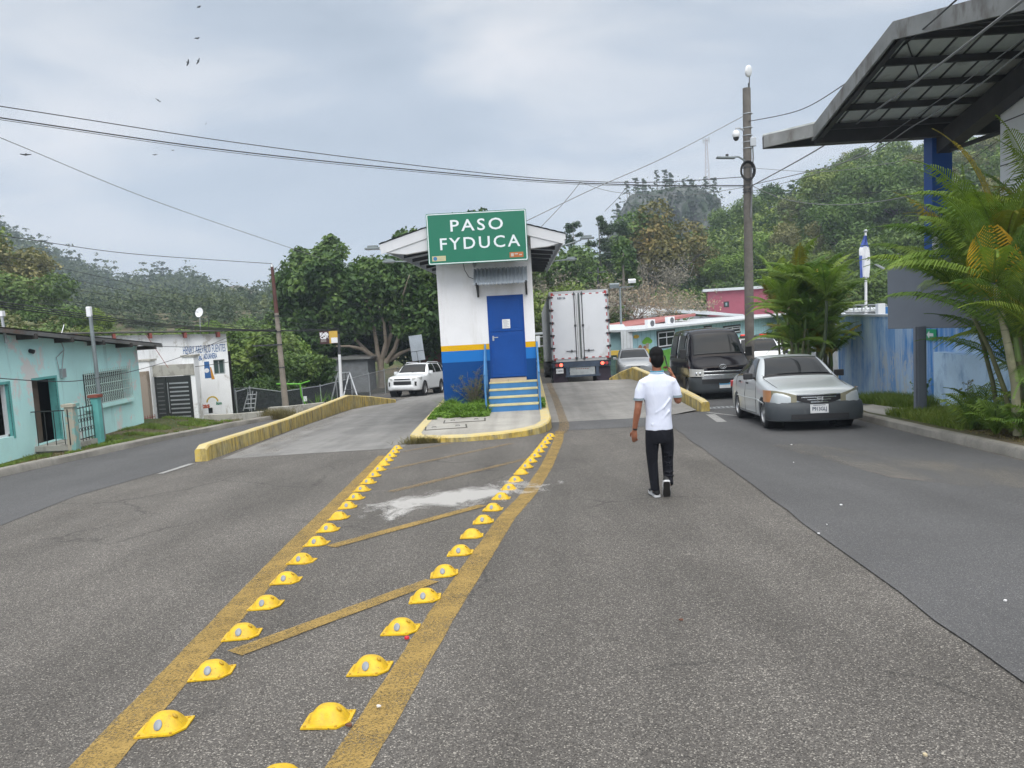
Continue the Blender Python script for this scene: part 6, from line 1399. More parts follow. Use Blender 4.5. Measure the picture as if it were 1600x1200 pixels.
mb = MB(); mb.hexa([(-.5, -.7, ztt-.02), (34.4, -.7, ztt-.02), (34.4, 6.5, ztt+.0), (-.5, 6.5, ztt+.0), (-.5, -.7, ztt+.10), (34.4, -.7, ztt+.10), (34.4, 6.5, ztt+.12), (-.5, 6.5, ztt+.12)]); mb.build('roof', m_wroof, t)
mb = MB(); mb.bx(-.16, .0, -.12, .04, -1.5, ztt-.05); mb.build('corner_post', M('brown_post', (.08, .035, .025), .7), t)
def win_f(fa, x0, y0, x1, y1, nm='window', nmull=1):
    a, b = fa.l(x0, y1), fa.l(x1, y0); a = (a[0], fa.l((x0+x1)/2, y1)[1]); b = (b[0], fa.l((x0+x1)/2, y0)[1])
    f = MB(); e_ = .14; f.bx(a[0]-e_, b[0]+e_, -.05, -.013, a[1]-e_, b[1]+e_); fo = f.build(nm, m_trim, fa.t)
    g = MB(); g.bx(a[0], b[0], -.058, -.051, a[1], b[1]); g.build('pane', m_glass, fo)
    w_ = b[0]-a[0]; q = MB(); h_ = b[1]-a[1]
    for u in [0, 1]+[ (k+1)/(nmull+1) for k in range(nmull)]: q.bx(a[0]+u*w_-.035, a[0]+u*w_+.035, -.075, -.06, a[1], b[1])
    for u in (0, .62, 1): q.bx(a[0]+.036, b[0]-.036, -.0745, -.0605, a[1]+u*h_-.03, a[1]+u*h_+.03)
    q.build('frame', m_white, fo); return fo
win_f(fa, 1028, 519, 1052, 540); win_f(fa, 1101, 512, 1110, 517); win_f(fa, 1131, 511, 1155, 519)
m_mural = M('mural_green', (.16, .42, .03), .7, var=.15, vs=3); m_mtr = M('mural_trunk', (.42, .32, .22), .7); m_mgr = M('mural_grass', (.10, .32, .03), .7, var=.2); m_msun = M('mural_sun', (.70, .42, .02), .7)
mu = MB(); c0 = fa.l(1011, 533); sx = (fa.l(1019, 533)[0]-fa.l(1003, 533)[0])/2; sz = (fa.l(1011, 526)[1]-fa.l(1011, 541)[1])/2
for (dx, dz, r_) in ((0, .25, .62), (-.5, -.1, .5), (.5, -.1, .5), (-.25, .1, .55), (.25, .1, .55)): mu.prism([(c0[0]+(dx+r_*math.cos(a*.628))*sx, -.018-abs(dx)*.004-.002*(dx > 0), c0[1]+(dz+r_*math.sin(a*.628))*sz) for a in range(10)], (0, .004, 0))
mo = mu.build('tree_mural', m_mural, t); q = MB(); q.prism([(c0[0]-.12*sx, -.013, c0[1]-2.0*sz), (c0[0]+.12*sx, -.013, c0[1]-2.0*sz), (c0[0]+.35*sx, -.013, c0[1]-.5*sz), (c0[0]-.35*sx, -.013, c0[1]-.5*sz)], (0, .003, 0)); q.build('mural_trunk', m_mtr, mo)
c1 = fa.l(994, 526); q = MB(); q.prism([(c1[0]+.55*sx*math.cos(a*.524), -.016, c1[1]+.4*sz*math.sin(a*.524)) for a in range(12)], (0, .004, 0)); q.build('sun_mural', m_msun, t)
zg = fa.l(1010, 548)[1]; q = MB(); q.prism([(.1+k*.8, -.017, zg+.12*math.sin(k*.9)) for k in range(24)]+[(18.5, -.017, -1.4), (.1, -.017, -1.4)], (0, .004, 0)); q.build('grass_mural', m_mgr, t)
for (px, py, r_) in ((1000, 545, .2), (1007, 545, .17)): c2 = fa.l(px, py); q = MB(); q.prism([(c2[0]+r_*math.cos(a*.524)*1.3, -.021, c2[1]+r_*math.sin(a*.524)*1.2) for a in range(12)], (0, .004, 0)); q.build('flower_mural', M('mural_brown', (.35, .15, .08), .7), t)
def ac(px, py, Y, lab):
    p = P(px, py, Y); t = thing('air_conditioner', lab, 'air conditioner', p, R(40)); t.scale = (.75,)*3; mb = MB(); mb.bx(-.45, .45, -.15, .2, -.32, .32); mb.build('case', m_white, t, bevel=.02)
    mb = MB(); mb.lathe([(0, -.17), (.23, -.17), (.25, -.165), (.25, -.151)], (.08, 0, 0), 20, 'Y'); mb.build('fan_grille', M('ac_grille', (.10, .10, .11), .6), t)
ac(1016, 505.5, 47.5, 'white outdoor air conditioner unit on the edge of the pale blue roof')
ac(1047, 500.5, 51, 'second grey air conditioner unit further along the pale blue roof')
# white entry panel, dark stall and yellow rail left of the school
a = P(982, 540, 44.6); t = thing('entrance_panel', 'white board panel standing left of the painted tree wall', 'panel', a); mb = MB(); mb.bx(-.42, .25, -.05, .0, -2.2, float(P(982, 516, 44.6)[2]-a[2])); mb.build('board', m_wroof, t)
mb = MB(); 
for k in range(3): mb.bx(-.3+k*.2, -.29+k*.2, -.055, -.0501, -.2, .85)
mb.build('joint', m_joint, t)
a = P(966, 540, 46); t = thing('market_stall', 'dark blue open stall between the trailer and the white board panel', 'stall', a); mb = MB(); zt_ = float(P(966, 517, 46)[2]-a[2])
mb.bx(-1.2, .55, 1.6, 1.7, -2.5, zt_); mb.build('back_wall', M('stall_navy', (.015, .04, .09), .7), t)
mb = MB(); mb.bx(-1.2, .5, .0, .6, -2.4, -.35); mb.build('counter', M('stall_counter', (.12, .12, .12), .7, var=.4, vs=4), t); mb = MB(); mb.bx(-1.25, .55, -.02, .62, -.35, -.29); mb.build('counter_top', m_steel, t)
mb = MB(); mb.hexa([(-1.4, -.5, zt_-.05), (.6, -.5, zt_-.05), (.6, 1.9, zt_+.3), (-1.4, 1.9, zt_+.3), (-1.4, -.5, zt_), (.6, -.5, zt_), (.6, 1.9, zt_+.35), (-1.4, 1.9, zt_+.35)]); mb.build('roof', m_wroof, t)
m_yrail = M('yellow_rail_paint', (.58, .40, .06), .6, var=.12)
a = P(975, 562, 42); t = thing('yellow_barrier_fence', 'yellow painted block fence behind the right concrete ramp', 'fence', a); 
for (u0, u1, v0, v1, nm) in ((-1.3, 1.35, .28, .52, 'rail'), (.55, .85, -.8, .279, 'post'), (-1.25, -.95, -.8, .279, 'post')): mb = MB(); mb.bx(u0, u1, -.1, .1, v0, v1); mb.build(nm, m_yrail, t)
mb = MB(); mb.bx(-.95, .55, .0, .03, -.8, .27); mb.build('infill', M('rail_infill_green', (.06, .12, .10), .7, var=.5, vs=6), t)
# red lean-to roof, white gable roof house, pink house
f2 = Facade('red_roof_shed', 'low shed with faded red sheet roof behind the air conditioner', 'building', (float(P(955, 520, 52)[0]), 52, -3), 45.)
z_ = f2.l(960, 514)[1]; mb = MB(); mb.bx(0, 12, 0, 4, 0, z_-.1); mb.build('wall', M('shed_white', (.45, .5, .52), .7, var=.2), f2.t)
mb = MB(); e1 = f2.l(1078, 491); mb.hexa([(-.6, -.5, z_-.12), (e1[0], -.5, e1[1]-.15), (e1[0], 4.5, e1[1]-.35), (-.6, 4.5, z_-.3), (-.6, -.5, z_+.03), (e1[0], -.5, e1[1]+.05), (e1[0], 4.5, e1[1]-.15), (-.6, 4.5, z_-.1)]); mb.build('roof', M('faded_red_roof', (.36, .13, .12), .6, var=.15), f2.t)
f4 = Facade('white_gable_house', 'white house with a wide low-pitched white roof below the pink building', 'building', (float(P(1000, 510, 62)[0]), 62, -4), 30.)
pk = f4.l(1050, 484); lf = f4.l(992, 499); rt = f4.l(1162, 491)
mb = MB(); mb.prism([(lf[0]+.8, .6, 0), (rt[0]-.3, .6, 0), (rt[0]-.3, .6, rt[1]-.3), (pk[0], .6, pk[1]-.4), (lf[0]+.8, .6, lf[1]-.2)], (0, 8, 0)); mb.build('wall', m_white, f4.t)
mb = MB(); mb.prism([(lf[0], 0, lf[1]-.15), (pk[0], 0, pk[1]-.22), (rt[0], 0, rt[1]-.22), (rt[0], 0, rt[1]), (pk[0]+.2, 0, pk[1]), (lf[0], 0, lf[1]+.05)], (0, .25, 0)); mb.build('fascia_board', m_wroof, f4.t)
mb = MB(); mb.grid([[(lf[0], .25, lf[1]+.04), (pk[0]+.2, .25, pk[1]-.02), (rt[0], .25, rt[1]-.02)], [(lf[0], 9, lf[1]+.6), (pk[0]+.2, 9, pk[1]+.9), (rt[0], 9, rt[1]+.9)]]); mb.build('roof', m_wroof, f4.t)
for (a, b, c, d) in ((1116, 496, 1127, 501), (1106, 497, 1109, 501)):
    p0, p1 = f4.l(a, d), f4.l(c, b); q = MB(); q.bx(p0[0], p1[0], .55, .595, min(p0[1], p1[1]), max(p0[1], p1[1])); q.build('window', m_glass, f4.t)
f5 = Facade('pink_house', 'tall plain pink building with a white roof edge above the pale blue school', 'building', (float(P(1106, 480, 72)[0]), 72, -4), -12.)
zp = f5.l(1106, 456)[1]; mb = MB(); mb.bx(0, 9, 0, 6, 0, zp); mb.build('wall', M('pink_plaster', (.30, .075, .11), .75, var=.1), f5.t)
mb = MB(); mb.bx(-.4, 9.4, -.4, 6.4, zp+.01, zp+.25); mb.build('roof', m_wroof, f5.t)
p0, p1 = f5.l(1131, 480), f5.l(1139, 471); mb = MB(); mb.bx(p0[0], p1[0], -.05, -.005, p0[1], p1[1]); w_ = mb.build('window', m_iron, f5.t); mb = MB(); mb.bx(p0[0]+.15, p1[0]-.15, -.06, -.051, p0[1]+.12, p1[1]-.1); mb.build('pane', M('pale_pane', (.2, .28, .3), .2), w_)
# yard lights
def yard_lamp(px, py0, py1, Y, lab, heads, r=.07):
    t, d = lean_pole('street_lamp', lab, px[0], py0, Y, px[1], py1, r, r*.8, m_gpaint, 'street lamp')
    for (dx, dz, w_, m_) in heads: mb = MB(); mb.box(d+Vector((dx, -.1, dz)), (w_, .25, w_*.45), rx=R(20)); mb.build('lamp_head', m_, t, bevel=.02); 
    mb = MB(); mb.box(d+Vector((.2, 0, .0)), (1.3, .06, .06)); mb.build('crossarm', m_gpaint, t); return t, d
t, d = yard_lamp((971, 968.5), 520, 449, 48, 'grey yard lamp post with two flood heads beside the trailer', [(-.35, .12, .6, m_gpaint), (.75, .35, .45, m_white)])
# big grey pole with equipment
t, d = lean_pole('utility_pole', 'tall brown camera pole behind the black van with cable coil and antenna', 1171.5, 575, 27, 1166.5, 138, .165, .135, m_wood)
Hh = d.length
def on(px, py, Y=27): v = P(px, py, Y); return Vector([float(q) for q in v])-t.location
mb = MB(); mb.cyl(on(1170, 190, 27.05), on(1170, 130, 27.05), .03); mb.tube([on(1170.5, 150, 27), on(1171, 120, 27)], .018, 6); mb.build('mast', m_dsteel, t)
mb = MB(); mb.lathe([(0, -.035), (.14, -.03), (.19, .0), (.19, .03), (0, .05)], n=22, ax='Y'); o = mb.build('dish_antenna', m_white, t, smooth=60); o.location = on(1170, 111, 26.9); o.rotation_euler = (R(10), 0, R(42)); 
mb = MB(); mb.ell((0, 0, 0), (.13, .13, .15), 16, 10); o = mb.build('dome_camera', m_white, t, smooth=60); o.location = on(1150, 210, 26.9); q = MB(); q.ell((0, 0, -.10), (.10, .10, .12), 14, 8); q.build('camera_lens', m_black, o, smooth=60); q = MB(); q.tube([(0, 0, .12), (0, 0, .2), (.12, 0, .2), (.28, .05, .13)], .03, 6); q.build('bracket', m_steel, o)
mb = MB(); mb.tube([on(1166, 256, 26.9), on(1162, 250, 26.8), on(1154, 245, 26.7), on(1145, 245, 26.6), on(1138, 245.5, 26.5)], .03, 8); o = mb.build('lamp_arm', m_gpaint, t)
mb = MB(); mb.box(on(1134, 246.5, 26.4), (.62, .22, .06), ry=R(4)); q_ = mb.build('lamp_head', m_gpaint, t, bevel=.02); mb = MB(); mb.cyl(on(1136, 244, 26.4), on(1136, 241, 26.4), .05); mb.build('light_sensor', m_dsteel, q_)
mb = MB(); a_ = on(1172, 222, 26.9)
mb.box(on(1176, 222, 26.9), (.20, .14, .28)); mb.build('junction_box', m_steel, t, bevel=.01)
mb = MB(); c_ = on(1168, 267, 26.8)
for k in range(3): mb.tube([c_+Vector((math.cos(a*.314)*(.20+k*.025), -.03*k, math.sin(a*.314)*(.27+k*.03))) for a in range(21)], .02, 5)
mb.build('cable_coil', m_black, t)
for py in (178, 200, 212, 222, 232, 262, 290, 296, 300): p_ = on(1168, py, 27); mb = MB(); mb.cyl(p_-Vector((0, 0, .012)), p_+Vector((0, 0, .012)), .166, n=14); mb.build('band', m_steel if py < 250 else m_dsteel, t)
mb = MB(); mb.tube([on(1176, 228, 26.9), on(1177, 245, 26.9), on(1176, 262, 26.9)], .025, 5); mb.tube([on(1174, 262, 26.8), on(1175, 300, 26.8), on(1173, 340, 26.8)], .03, 5); mb.build('riser_cable', m_lcable, t)
t, d = lean_pole('utility_pole', 'dark wooden pole with a crossarm rising behind the truck trailer', 936, 480, 75, 934, 418, .13, .11, m_dsteel); mb = MB(); mb.box(d+Vector((-.2, 0, -.45)), (1.9, .1, .1)); mb.build('crossarm', m_dsteel, t)
# flag
t, d = lean_pole('flag_pole', 'white flag pole with a limp blue and white flag behind the blue wall', 1353, 492, 30, 1352.5, 361, .055, .035, m_white, 'flag pole')
mb = MB(); mb.ell(d, (.07, .07, .07)); mb.build('finial', m_steel, t, smooth=60)
m_flag = NT('flag_cloth'); uvp = m_flag.n('TexCoord').outputs['UV']; m_flag = M('flag_blue', (.08, .13, .42), .8)
def onf(px, py, Y=29.9): v = P(px, py, Y); return Vector([float(q) for q in v])-t.location
cl = MB(); rows = []; rr_ = random.Random(4)
for j in range(16):
    f = j/15; py = lerp(368, 433, f); wl = lerp(.03, .11, min(1, f*2.2)) + .03*math.sin(f*9); row = []
    for i in range(13): u = i/12; row.append(onf(1352.5, py)+Vector((lerp(-.22, .16, u)*min(1, .25+f*2.2) - .02*f, .06*math.sin(u*14+f*5), -.02*math.sin(u*9))))
    rows.append(row)
cl.grid(rows[:5]); cl.mat(1); cl.grid([r[:] for r in rows[4:]][:4]); cl.mat(0); cl.grid([r[:5] for r in rows[7:]]); cl.mat(1); cl.grid([r[4:] for r in rows[7:]]); cl.build('flag', [m_flag, m_white], t, smooth=80)
# ================================================================ blue perimeter wall
def mat_bwall():
    t = NT('streaked_blue_wall'); p = t.pos(); st = t.noise(t.scale(p, (3, 3.2, .22)), 1.6, 9, .72, .3); big = t.noise(t.scale(p, (.5, .5, .35)), 1.4, 5, .6, .5); f = t.noise(p, 22, 5, .7)
    col = t.mix(t.ramp(big, [(.40, 0.), (.60, 1.)]), (.50, .68, .88), (.05, .25, .66))
    col = t.mix(t.ramp(st, [(.42, 0.), (.66, .75)]), col, (.62, .75, .86)); col = t.mix(t.ramp(t.noise(t.scale(p, (4, 4, .3)), 2.4, 8, .75), [(.56, 0.), (.70, .7)]), col, (.06, .26, .62))
    z = t.n('SeparateXYZ', {0: p}); wsh = t.math('MULTIPLY', t.ramp(t.noise(t.scale(p, (2.5, 2.5, .8)), 3, 8, .75), [(.50, 0.), (.54, .85)]), t.ramp(t.math('MULTIPLY', t.math('ABSOLUTE', t.math('SUBTRACT', z.outputs[1], 19.0)), .5), [(.4, 1.), (.9, 0.)]))
    wsh = t.math('MULTIPLY', wsh, t.ramp(z.outputs[2], [(.0, 1.), (.35, 0.)])); col = t.mix(wsh, col, (.55, .60, .66))
    t.set(color=col, rough=.7); t.bump(f, .4, .01); return t.m
m_bw = mat_bwall(); m_cap = M('wall_cap_white', (.55, .60, .66), .7, var=.15)
WT = float(PX(1340, 494.5, 9.1)[2])
t = thing('perimeter_wall', 'tall streaked blue wall behind the silver sedan and grey sign', 'wall', (9.1, 23, -1.5)); off = (9.1, 23, -1.5)
yc = float(PX(1385, 500, 9.12)[1])
path = [(9.9, 24.6), (9.12, 22.6), (9.12, 15), (9.25, 3)]
mb = MB()
for a, b in zip(path, path[1:]): mb.hexa([(a[0], a[1], -2), (b[0], b[1], -2), (b[0]+.2, b[1], -2), (a[0]+.2, a[1], -2), (a[0], a[1], WT), (b[0], b[1], WT), (b[0]+.2, b[1], WT), (a[0]+.2, a[1], WT)])
mb.build('wall', m_bw, t, off=off)
mb = MB()
for a, b in zip(path, path[1:]): mb.hexa([(a[0]-.03, a[1], WT+.002), (b[0]-.03, b[1], WT+.002), (b[0]+.23, b[1], WT+.002), (a[0]+.23, a[1], WT+.002), (a[0]-.03, a[1], WT+.06), (b[0]-.03, b[1], WT+.06), (b[0]+.23, b[1], WT+.06), (a[0]+.23, a[1], WT+.06)])
mb.build('wall_cap', m_cap, t, off=off)
lz = float(P(1480, 551, 16.5)[2]); ly = float(PX(1459, 600, 8.86)[1])
t = thing('low_wall', 'lower faded light blue wall in front of the tall wall, right of the sign post', 'wall', (8.86, ly, -1.5)); mb = MB(); mb.bx(0, .25, -12, 0, -.5, lz+1.5); m_bw2 = M('faded_light_blue_wall', (.52, .70, .88), .7, var=.12, vs=2, dirt=(.20, .36, .58), dsc=1.8, dth=.52)
mb.build('wall', m_bw2, t); 
# exit arrow sign
e0 = PX(1455, 523, 9.1); t = thing('exit_sign', 'small green sign with a white left-pointing arrow on the blue wall', 'sign', e0, R(-90)); mb = MB(); mb.bx(-.24, .24, -.02, -.005, -.125, .125); sg = mb.build('panel', M('exit_green', (.02, .34, .16), .5), t)
mb = MB(); mb.prism([(-.15, -.024, 0), (-.04, -.024, .09), (-.04, -.024, .035), (.13, -.024, .035), (.13, -.024, -.035), (-.04, -.024, -.035), (-.04, -.024, -.09)][::-1], (0, .003, 0)); mb.build('arrow', m_white, sg)
# railings and grey structure behind the wall
t = thing('metal_railing', 'white tubular ramp railing behind the top of the blue wall', 'railing', (10.5, 27, .9)); 
mb = MB()
rA = [f3(1296, 478, 27), f3(1340, 477, 26), f3(1385, 476, 25)]; rB = [f3(1296, 488, 27), f3(1340, 488, 26), f3(1385, 487, 25)]
mb.tube(rA, .025, 6); mb.tube(rB, .02, 6)
for k in range(8):
    u = k/7; a_, b_ = f3(1296+u*89, 478-u*2, 27-2*u), f3(1296+u*89, 496, 27-2*u); mb.tube([a_, b_], .022, 6)
    if k < 7: mb.tube([a_, f3(1296+(u+1/7)*89, 489, 27-2*(u+1/7))], .012, 5)
mb.build('rails', m_steel, t, off=(10.5, 27, .9))
a = P(1345, 500, 33); t = thing('flat_roof_hut', 'grey flat-roofed hut behind the railing and flag pole', 'building', (float(a[0])+.6, 33, -1.5)); mb = MB(); zt_ = float(P(1345, 483, 33)[2]); mb.bx(-1.6, 2.4, 0, 3, -.3, zt_+1.4); mb.build('wall', M('hut_grey', (.40, .42, .44), .8, var=.25, vs=2), t); mb = MB(); mb.bx(-1.8, 2.6, -.3, 3.2, zt_+1.405, zt_+1.5); mb.build('roof', m_wroof, t)
a = P(1378, 482, 24.5); t = thing('white_post_box', 'short white and blue masonry post on the wall beside the grey board', 'post', (float(a[0]), 24.5, .9)); zq = float(P(1378, 474, 24.5)[2]-.9); mb = MB(); mb.bx(-.16, .06, -.1, .1, 0, zq); mb.build('white_part', m_white, t); mb = MB(); mb.bx(.061, .25, -.1, .1, 0, zq-.12); mb.build('blue_part', M('post_blue', (.03, .16, .42), .7), t)
# grey sign board
SB = P(1438, 657, 15.2); t = thing('sign_board', 'blank dark grey sign board on a square post before the blue wall', 'sign', (float(SB[0]), 15.2, float(SB[2])))
m_sg = M('sign_grey_paint', (.16, .18, .215), .55, var=.06, vs=2)
def ons(px, py, Y=15.2): v = P(px, py, Y); return Vector([float(q) for q in v])-t.location
pt = ons(1438, 510).z
mb = MB(); mb.box((0, 0, pt/2), (.13, .13, pt)); mb.box((-.085, 0, pt/2), (.04, .09, pt)); mb.box((.085, 0, pt/2), (.04, .09, pt)); mb.build('post', m_sg, t)
mb = MB(); mb.box((0, 0, .0), (.55, .45, .22)); mb.build('footing', m_isl, t, bevel=.015)
b0 = P(1386, 411, 15.9); b1 = P(1386, 514, 15.9); zt_, zb_ = float(b0[2])-t.location.z, float(b1[2])-t.location.z; bx_ = float(b0[0])-t.location.x; by = 15.9-15.2
dv = Vector((.57, -.82, 0)).normalized(); A0 = Vector((bx_, by, 0)); nv = Vector((.82, .57, 0)); Wd = 2.35
mb = MB(); q = [A0, A0+dv*Wd, A0+dv*Wd+nv*.16, A0+nv*.16]; mb.hexa([Vector((p.x, p.y, zb_)) for p in q]+[Vector((p.x, p.y, zt_)) for p in q]); mb.build('panel', m_sg, t, bevel=.01)
mb = MB(); mb.tube([ons(1385, 422, 15.95), ons(1368, 413, 16.3)], .025, 6); mb.tube([ons(1408, 406, 15.9), ons(1403, 396, 16)], .012, 5); mb.build('bracket', m_steel, t)
# ================================================================ inspection canopy
CX0 = 6.42; YE, YR, YN = 16.9, 13.25, 9.5
zE = float(P(1275, 202, YE)[2]); zR = float(P(1400, 38, YR)[2]); zN = zE-.05; CX1 = 13.
t = thing('inspection_canopy', 'large dark steel gable canopy on a blue column at the top right', 'canopy', (9.2, 18, -1.2)); off = (9.2, 18, -1.2)
m_pan = M('canopy_sheet', (.62, .65, .64), .6, .2, var=.12, dirt=(.22, .22, .21), dsc=1, dth=.55); m_beam = M('canopy_dark_beam', (.040, .038, .040), .6, var=.3); m_fas = M('canopy_grey_fascia', (.22, .225, .22), .6, .2, var=.25, vs=2, dirt=(.10, .085, .075), dsc=2, dth=.52)
for (ya, za, yb_, zb_) in ((YE, zE, YR, zR), (YN, zN, YR, zR)):
    mb = MB(); mb.hexa([(CX0-.08, ya, za), (CX1, ya, za), (CX1, yb_, zb_), (CX0-.08, yb_, zb_), (CX0-.08, ya, za+.03), (CX1, ya, za+.03), (CX1, yb_, zb_+.03), (CX0-.08, yb_, zb_+.03)]); mb.build('roof_sheet', m_pan, t, off=off)
    mb = MB()
    for k in range(16): x = CX0+.35+k*.42; mb.hexa([(x, ya, za-.022), (x+.03, ya, za-.022), (x+.03, yb_, zb_-.022), (x, yb_, zb_-.022), (x, ya, za-.001), (x+.03, ya, za-.001), (x+.03, yb_, zb_-.001), (x, yb_, zb_-.001)])
    mb.build('sheet_rib', m_dsteel, t, off=off)
    mb = MB(); mb.hexa([(CX0-.10, ya, za-.24), (CX0-.06, ya, za-.24), (CX0-.06, yb_, zb_-.24), (CX0-.10, yb_, zb_-.24), (CX0-.10, ya, za+.05), (CX0-.06, ya, za+.05), (CX0-.06, yb_, zb_+.05), (CX0-.10, yb_, zb_+.05)]); mb.build('rake_fascia', m_fas, t, off=off)
    mb = MB(); mb.hexa([(CX0+.02, ya, za-.22), (CX0+.12, ya, za-.22), (CX0+.12, yb_, zb_-.22), (CX0+.02, yb_, zb_-.22), (CX0+.02, ya, za-.03), (CX0+.12, ya, za-.03), (CX0+.12, yb_, zb_-.03), (CX0+.02, yb_, zb_-.03)]); mb.build('rake_beam', m_beam, t, off=off)
    for k in range(5):
        u = (k+.35)/4.6; y = lerp(ya, yb_, u); z = lerp(za, zb_, u); mb = MB(); mb.bx(CX0+.12, CX1, y-.035, y+.035, z-.15, z-.03); mb.build('purlin', m_beam, t, off=off)
mb = MB(); mb.bx(CX0+.0, CX1, YE-.02, YE+.12, zE-.30, zE+.02); mb.build('eave_beam', m_beam, t, off=off)
# rafter / main girder above the column
for xg in (9.25,):
    mb = MB(); mb.hexa([(xg-.16, YE+.3, zE-.62), (xg+.16, YE+.3, zE-.62), (xg+.16, YR, zR-.62), (xg-.16, YR, zR-.62), (xg-.16, YE+.3, zE-.22), (xg+.16, YE+.3, zE-.22), (xg+.16, YR, zR-.22), (xg-.16, YR, zR-.22)]); mb.hexa([(xg-.16, YN, zN-.62), (xg+.16, YN, zN-.62), (xg+.16, YR, zR-.62), (xg-.16, YR, zR-.62), (xg-.16, YN, zN-.22), (xg+.16, YN, zN-.22), (xg+.16, YR, zR-.22), (xg-.16, YR, zR-.22)]); mb.build('girder', m_beam, t, off=off)
bl = [P(1192, 233, 17.6), P(1457, 221, 17.6)]
zlo = float(bl[0][2]); xl = float(bl[0][0])
mb = MB(); mb.bx(xl, 9.5, 17.5, 17.62, zlo, zlo+.26); mb.build('rear_beam', m_beam, t, off=off)
mb = MB(); mb.prism([(xl, 17.62, zlo+.262), (CX1, 17.62, zlo+.262), (CX1, 16.8, zlo+.31), (CX0-.05, 16.75, zlo+.31), (xl-.03, 17.45, zlo+.262)], (0, 0, .035)); mb.build('lower_roof_sheet', m_pan, t, off=off)
mb = MB(); mb.hexa([(xl-.03, 17.44, zlo+.0), (xl-.0, 17.5, zlo+.0), (CX0, 16.86, zlo+.05), (CX0-.05, 16.76, zlo+.05), (xl-.03, 17.44, zlo+.262), (xl, 17.5, zlo+.262), (CX0, 16.86, zlo+.309), (CX0-.05, 16.76, zlo+.309)]); mb.build('lower_fascia', m_fas, t, off=off)
for k in range(14): x = 7.3+k*.36; mb = MB(); mb.bx(x, x+.05, 16.95, 17.49, zlo+.06, zlo+.24); mb.build('bracket', m_fas, t, off=off)
xc0, xc1 = float(P(1447, 240, 17.4)[0]), float(P(1478, 240, 17.4)[0])
mb = MB(); mb.bx(xc0, xc1, 17.15, 17.5, WT+.062, zlo-.005); mb.build('column', M('column_blue', (.012, .075, .30), .6, var=.12, vs=1), t, off=off)
ez = float(P(1443, 380, 17.1)[2]); mb = MB(); mb.bx(xc0-.01, xc0+.14, 17.138, 17.148, ez-.28, ez+.28); em = mb.build('painted_emblem', m_white, t, off=off); mb = MB(); mb.bx(xc0+.03, xc0+.12, 17.130, 17.137, ez-.2, ez+.05); mb.build('emblem_blue', M('emblem_light_blue', (.1, .35, .6), .6), em, off=(0, 0, 0)) if 0 else None
mb = MB(); mb.tube([(9.25, 16.9, zE-.6), (11.5, 14.0, zR-.8)], .05, 6); mb.tube([f3(1416, 62, 13.6), f3(1452, 168, 16.4)], .012, 5); mb.tube([f3(1339, 208, 17.3), f3(1378, 224, 17.3)], .015, 5); mb.build('tie_rod', m_dsteel, t, off=off)
# white panelled office under the canopy
t = thing('panelled_office', 'white panelled office wall at the right edge under the canopy', 'building', (9.45, 15.2, -1.2)); XO = 9.45
yo = float(PX(1563, 180, XO)[1]); zo = float(PX(1563, 125, XO)[2]); off = (9.45, 15.2, -1.2)
mb = MB(); mb.bx(XO, 13.5, 4.5, yo, -1.2, zo); mb.build('wall', M('white_panel', (.80, .82, .84), .5, var=.05), t, off=off)
mb = MB()
for k in range(1, 8): z = zo-k*.82; mb.bx(XO-.008, XO-.001, 4.5, yo, z-.01, z+.01)
for k in range(1, 9): y = yo-k*.85; mb.bx(XO-.008, XO-.001, y-.01, y+.01, -1.2, zo)
mb.build('panel_joint', m_dsteel, t, off=off)
mb = MB(); q = PX(1594, 148, XO); mb.box((XO-.15, float(q[1]), float(q[2])), (.25, .35, .12), ry=R(25)); mb.build('floodlight', m_black, t, off=off)
# ================================================================ vegetation
def leafmesh(name, pts, size, m, parent=None, up=.5, rng=RNG, asp=.5, outward=None, fold=True):
    n = len(pts); nr = rng.normal(size=(n, 3)); nr[:, 2] = np.abs(nr[:, 2])+up
    if outward is not None: nr += outward*1.1
    nr /= np.linalg.norm(nr, axis=1)[:, None]; tg = rng.normal(size=(n, 3)); tg -= nr*(tg*nr).sum(1)[:, None]; tg /= np.linalg.norm(tg, axis=1)[:, None]; bt = np.cross(nr, tg)
    s = ((size if np.isscalar(size) else np.asarray(size))*rng.uniform(.6, 1.35, size=n))[:, None]
    v = np.stack([pts-tg*s, pts-bt*s*asp+nr*s*.18, pts+tg*s, pts+bt*s*asp+nr*s*.18], 1).reshape(-1, 3)
    me = bpy.data.meshes.new(name); me.vertices.add(4*n); me.vertices.foreach_set('co', v.astype(np.float32).ravel()); me.loops.add(4*n); me.loops.foreach_set('vertex_index', np.arange(4*n, dtype=np.int32)); me.polygons.add(n)
    me.polygons.foreach_set('loop_start', np.arange(0, 4*n, 4, dtype=np.int32)); me.polygons.foreach_set('loop_total', np.full(n, 4, dtype=np.int32)); me.materials.append(m); me.update(calc_edges=True); me.validate()
    o = bpy.data.objects.new(name, me); COL.objects.link(o)
    if parent is not None: o.parent = parent
    return o
def blobpts(blobs, n, rng, shell=.55):
    w_ = np.array([b[3]*b[4]*1. for b in blobs]); w_ /= w_.sum(); idx = rng.choice(len(blobs), n, p=w_); B = np.array(blobs)[idx]
    d = rng.normal(size=(n, 3)); d /= np.linalg.norm(d, axis=1)[:, None]; r = shell + (1-shell)*rng.uniform(size=n)**.5; r *= 1+.12*rng.normal(size=n)
    return B[:, :3] + d*r[:, None]*np.stack([B[:, 3], B[:, 3], B[:, 4]], 1), d
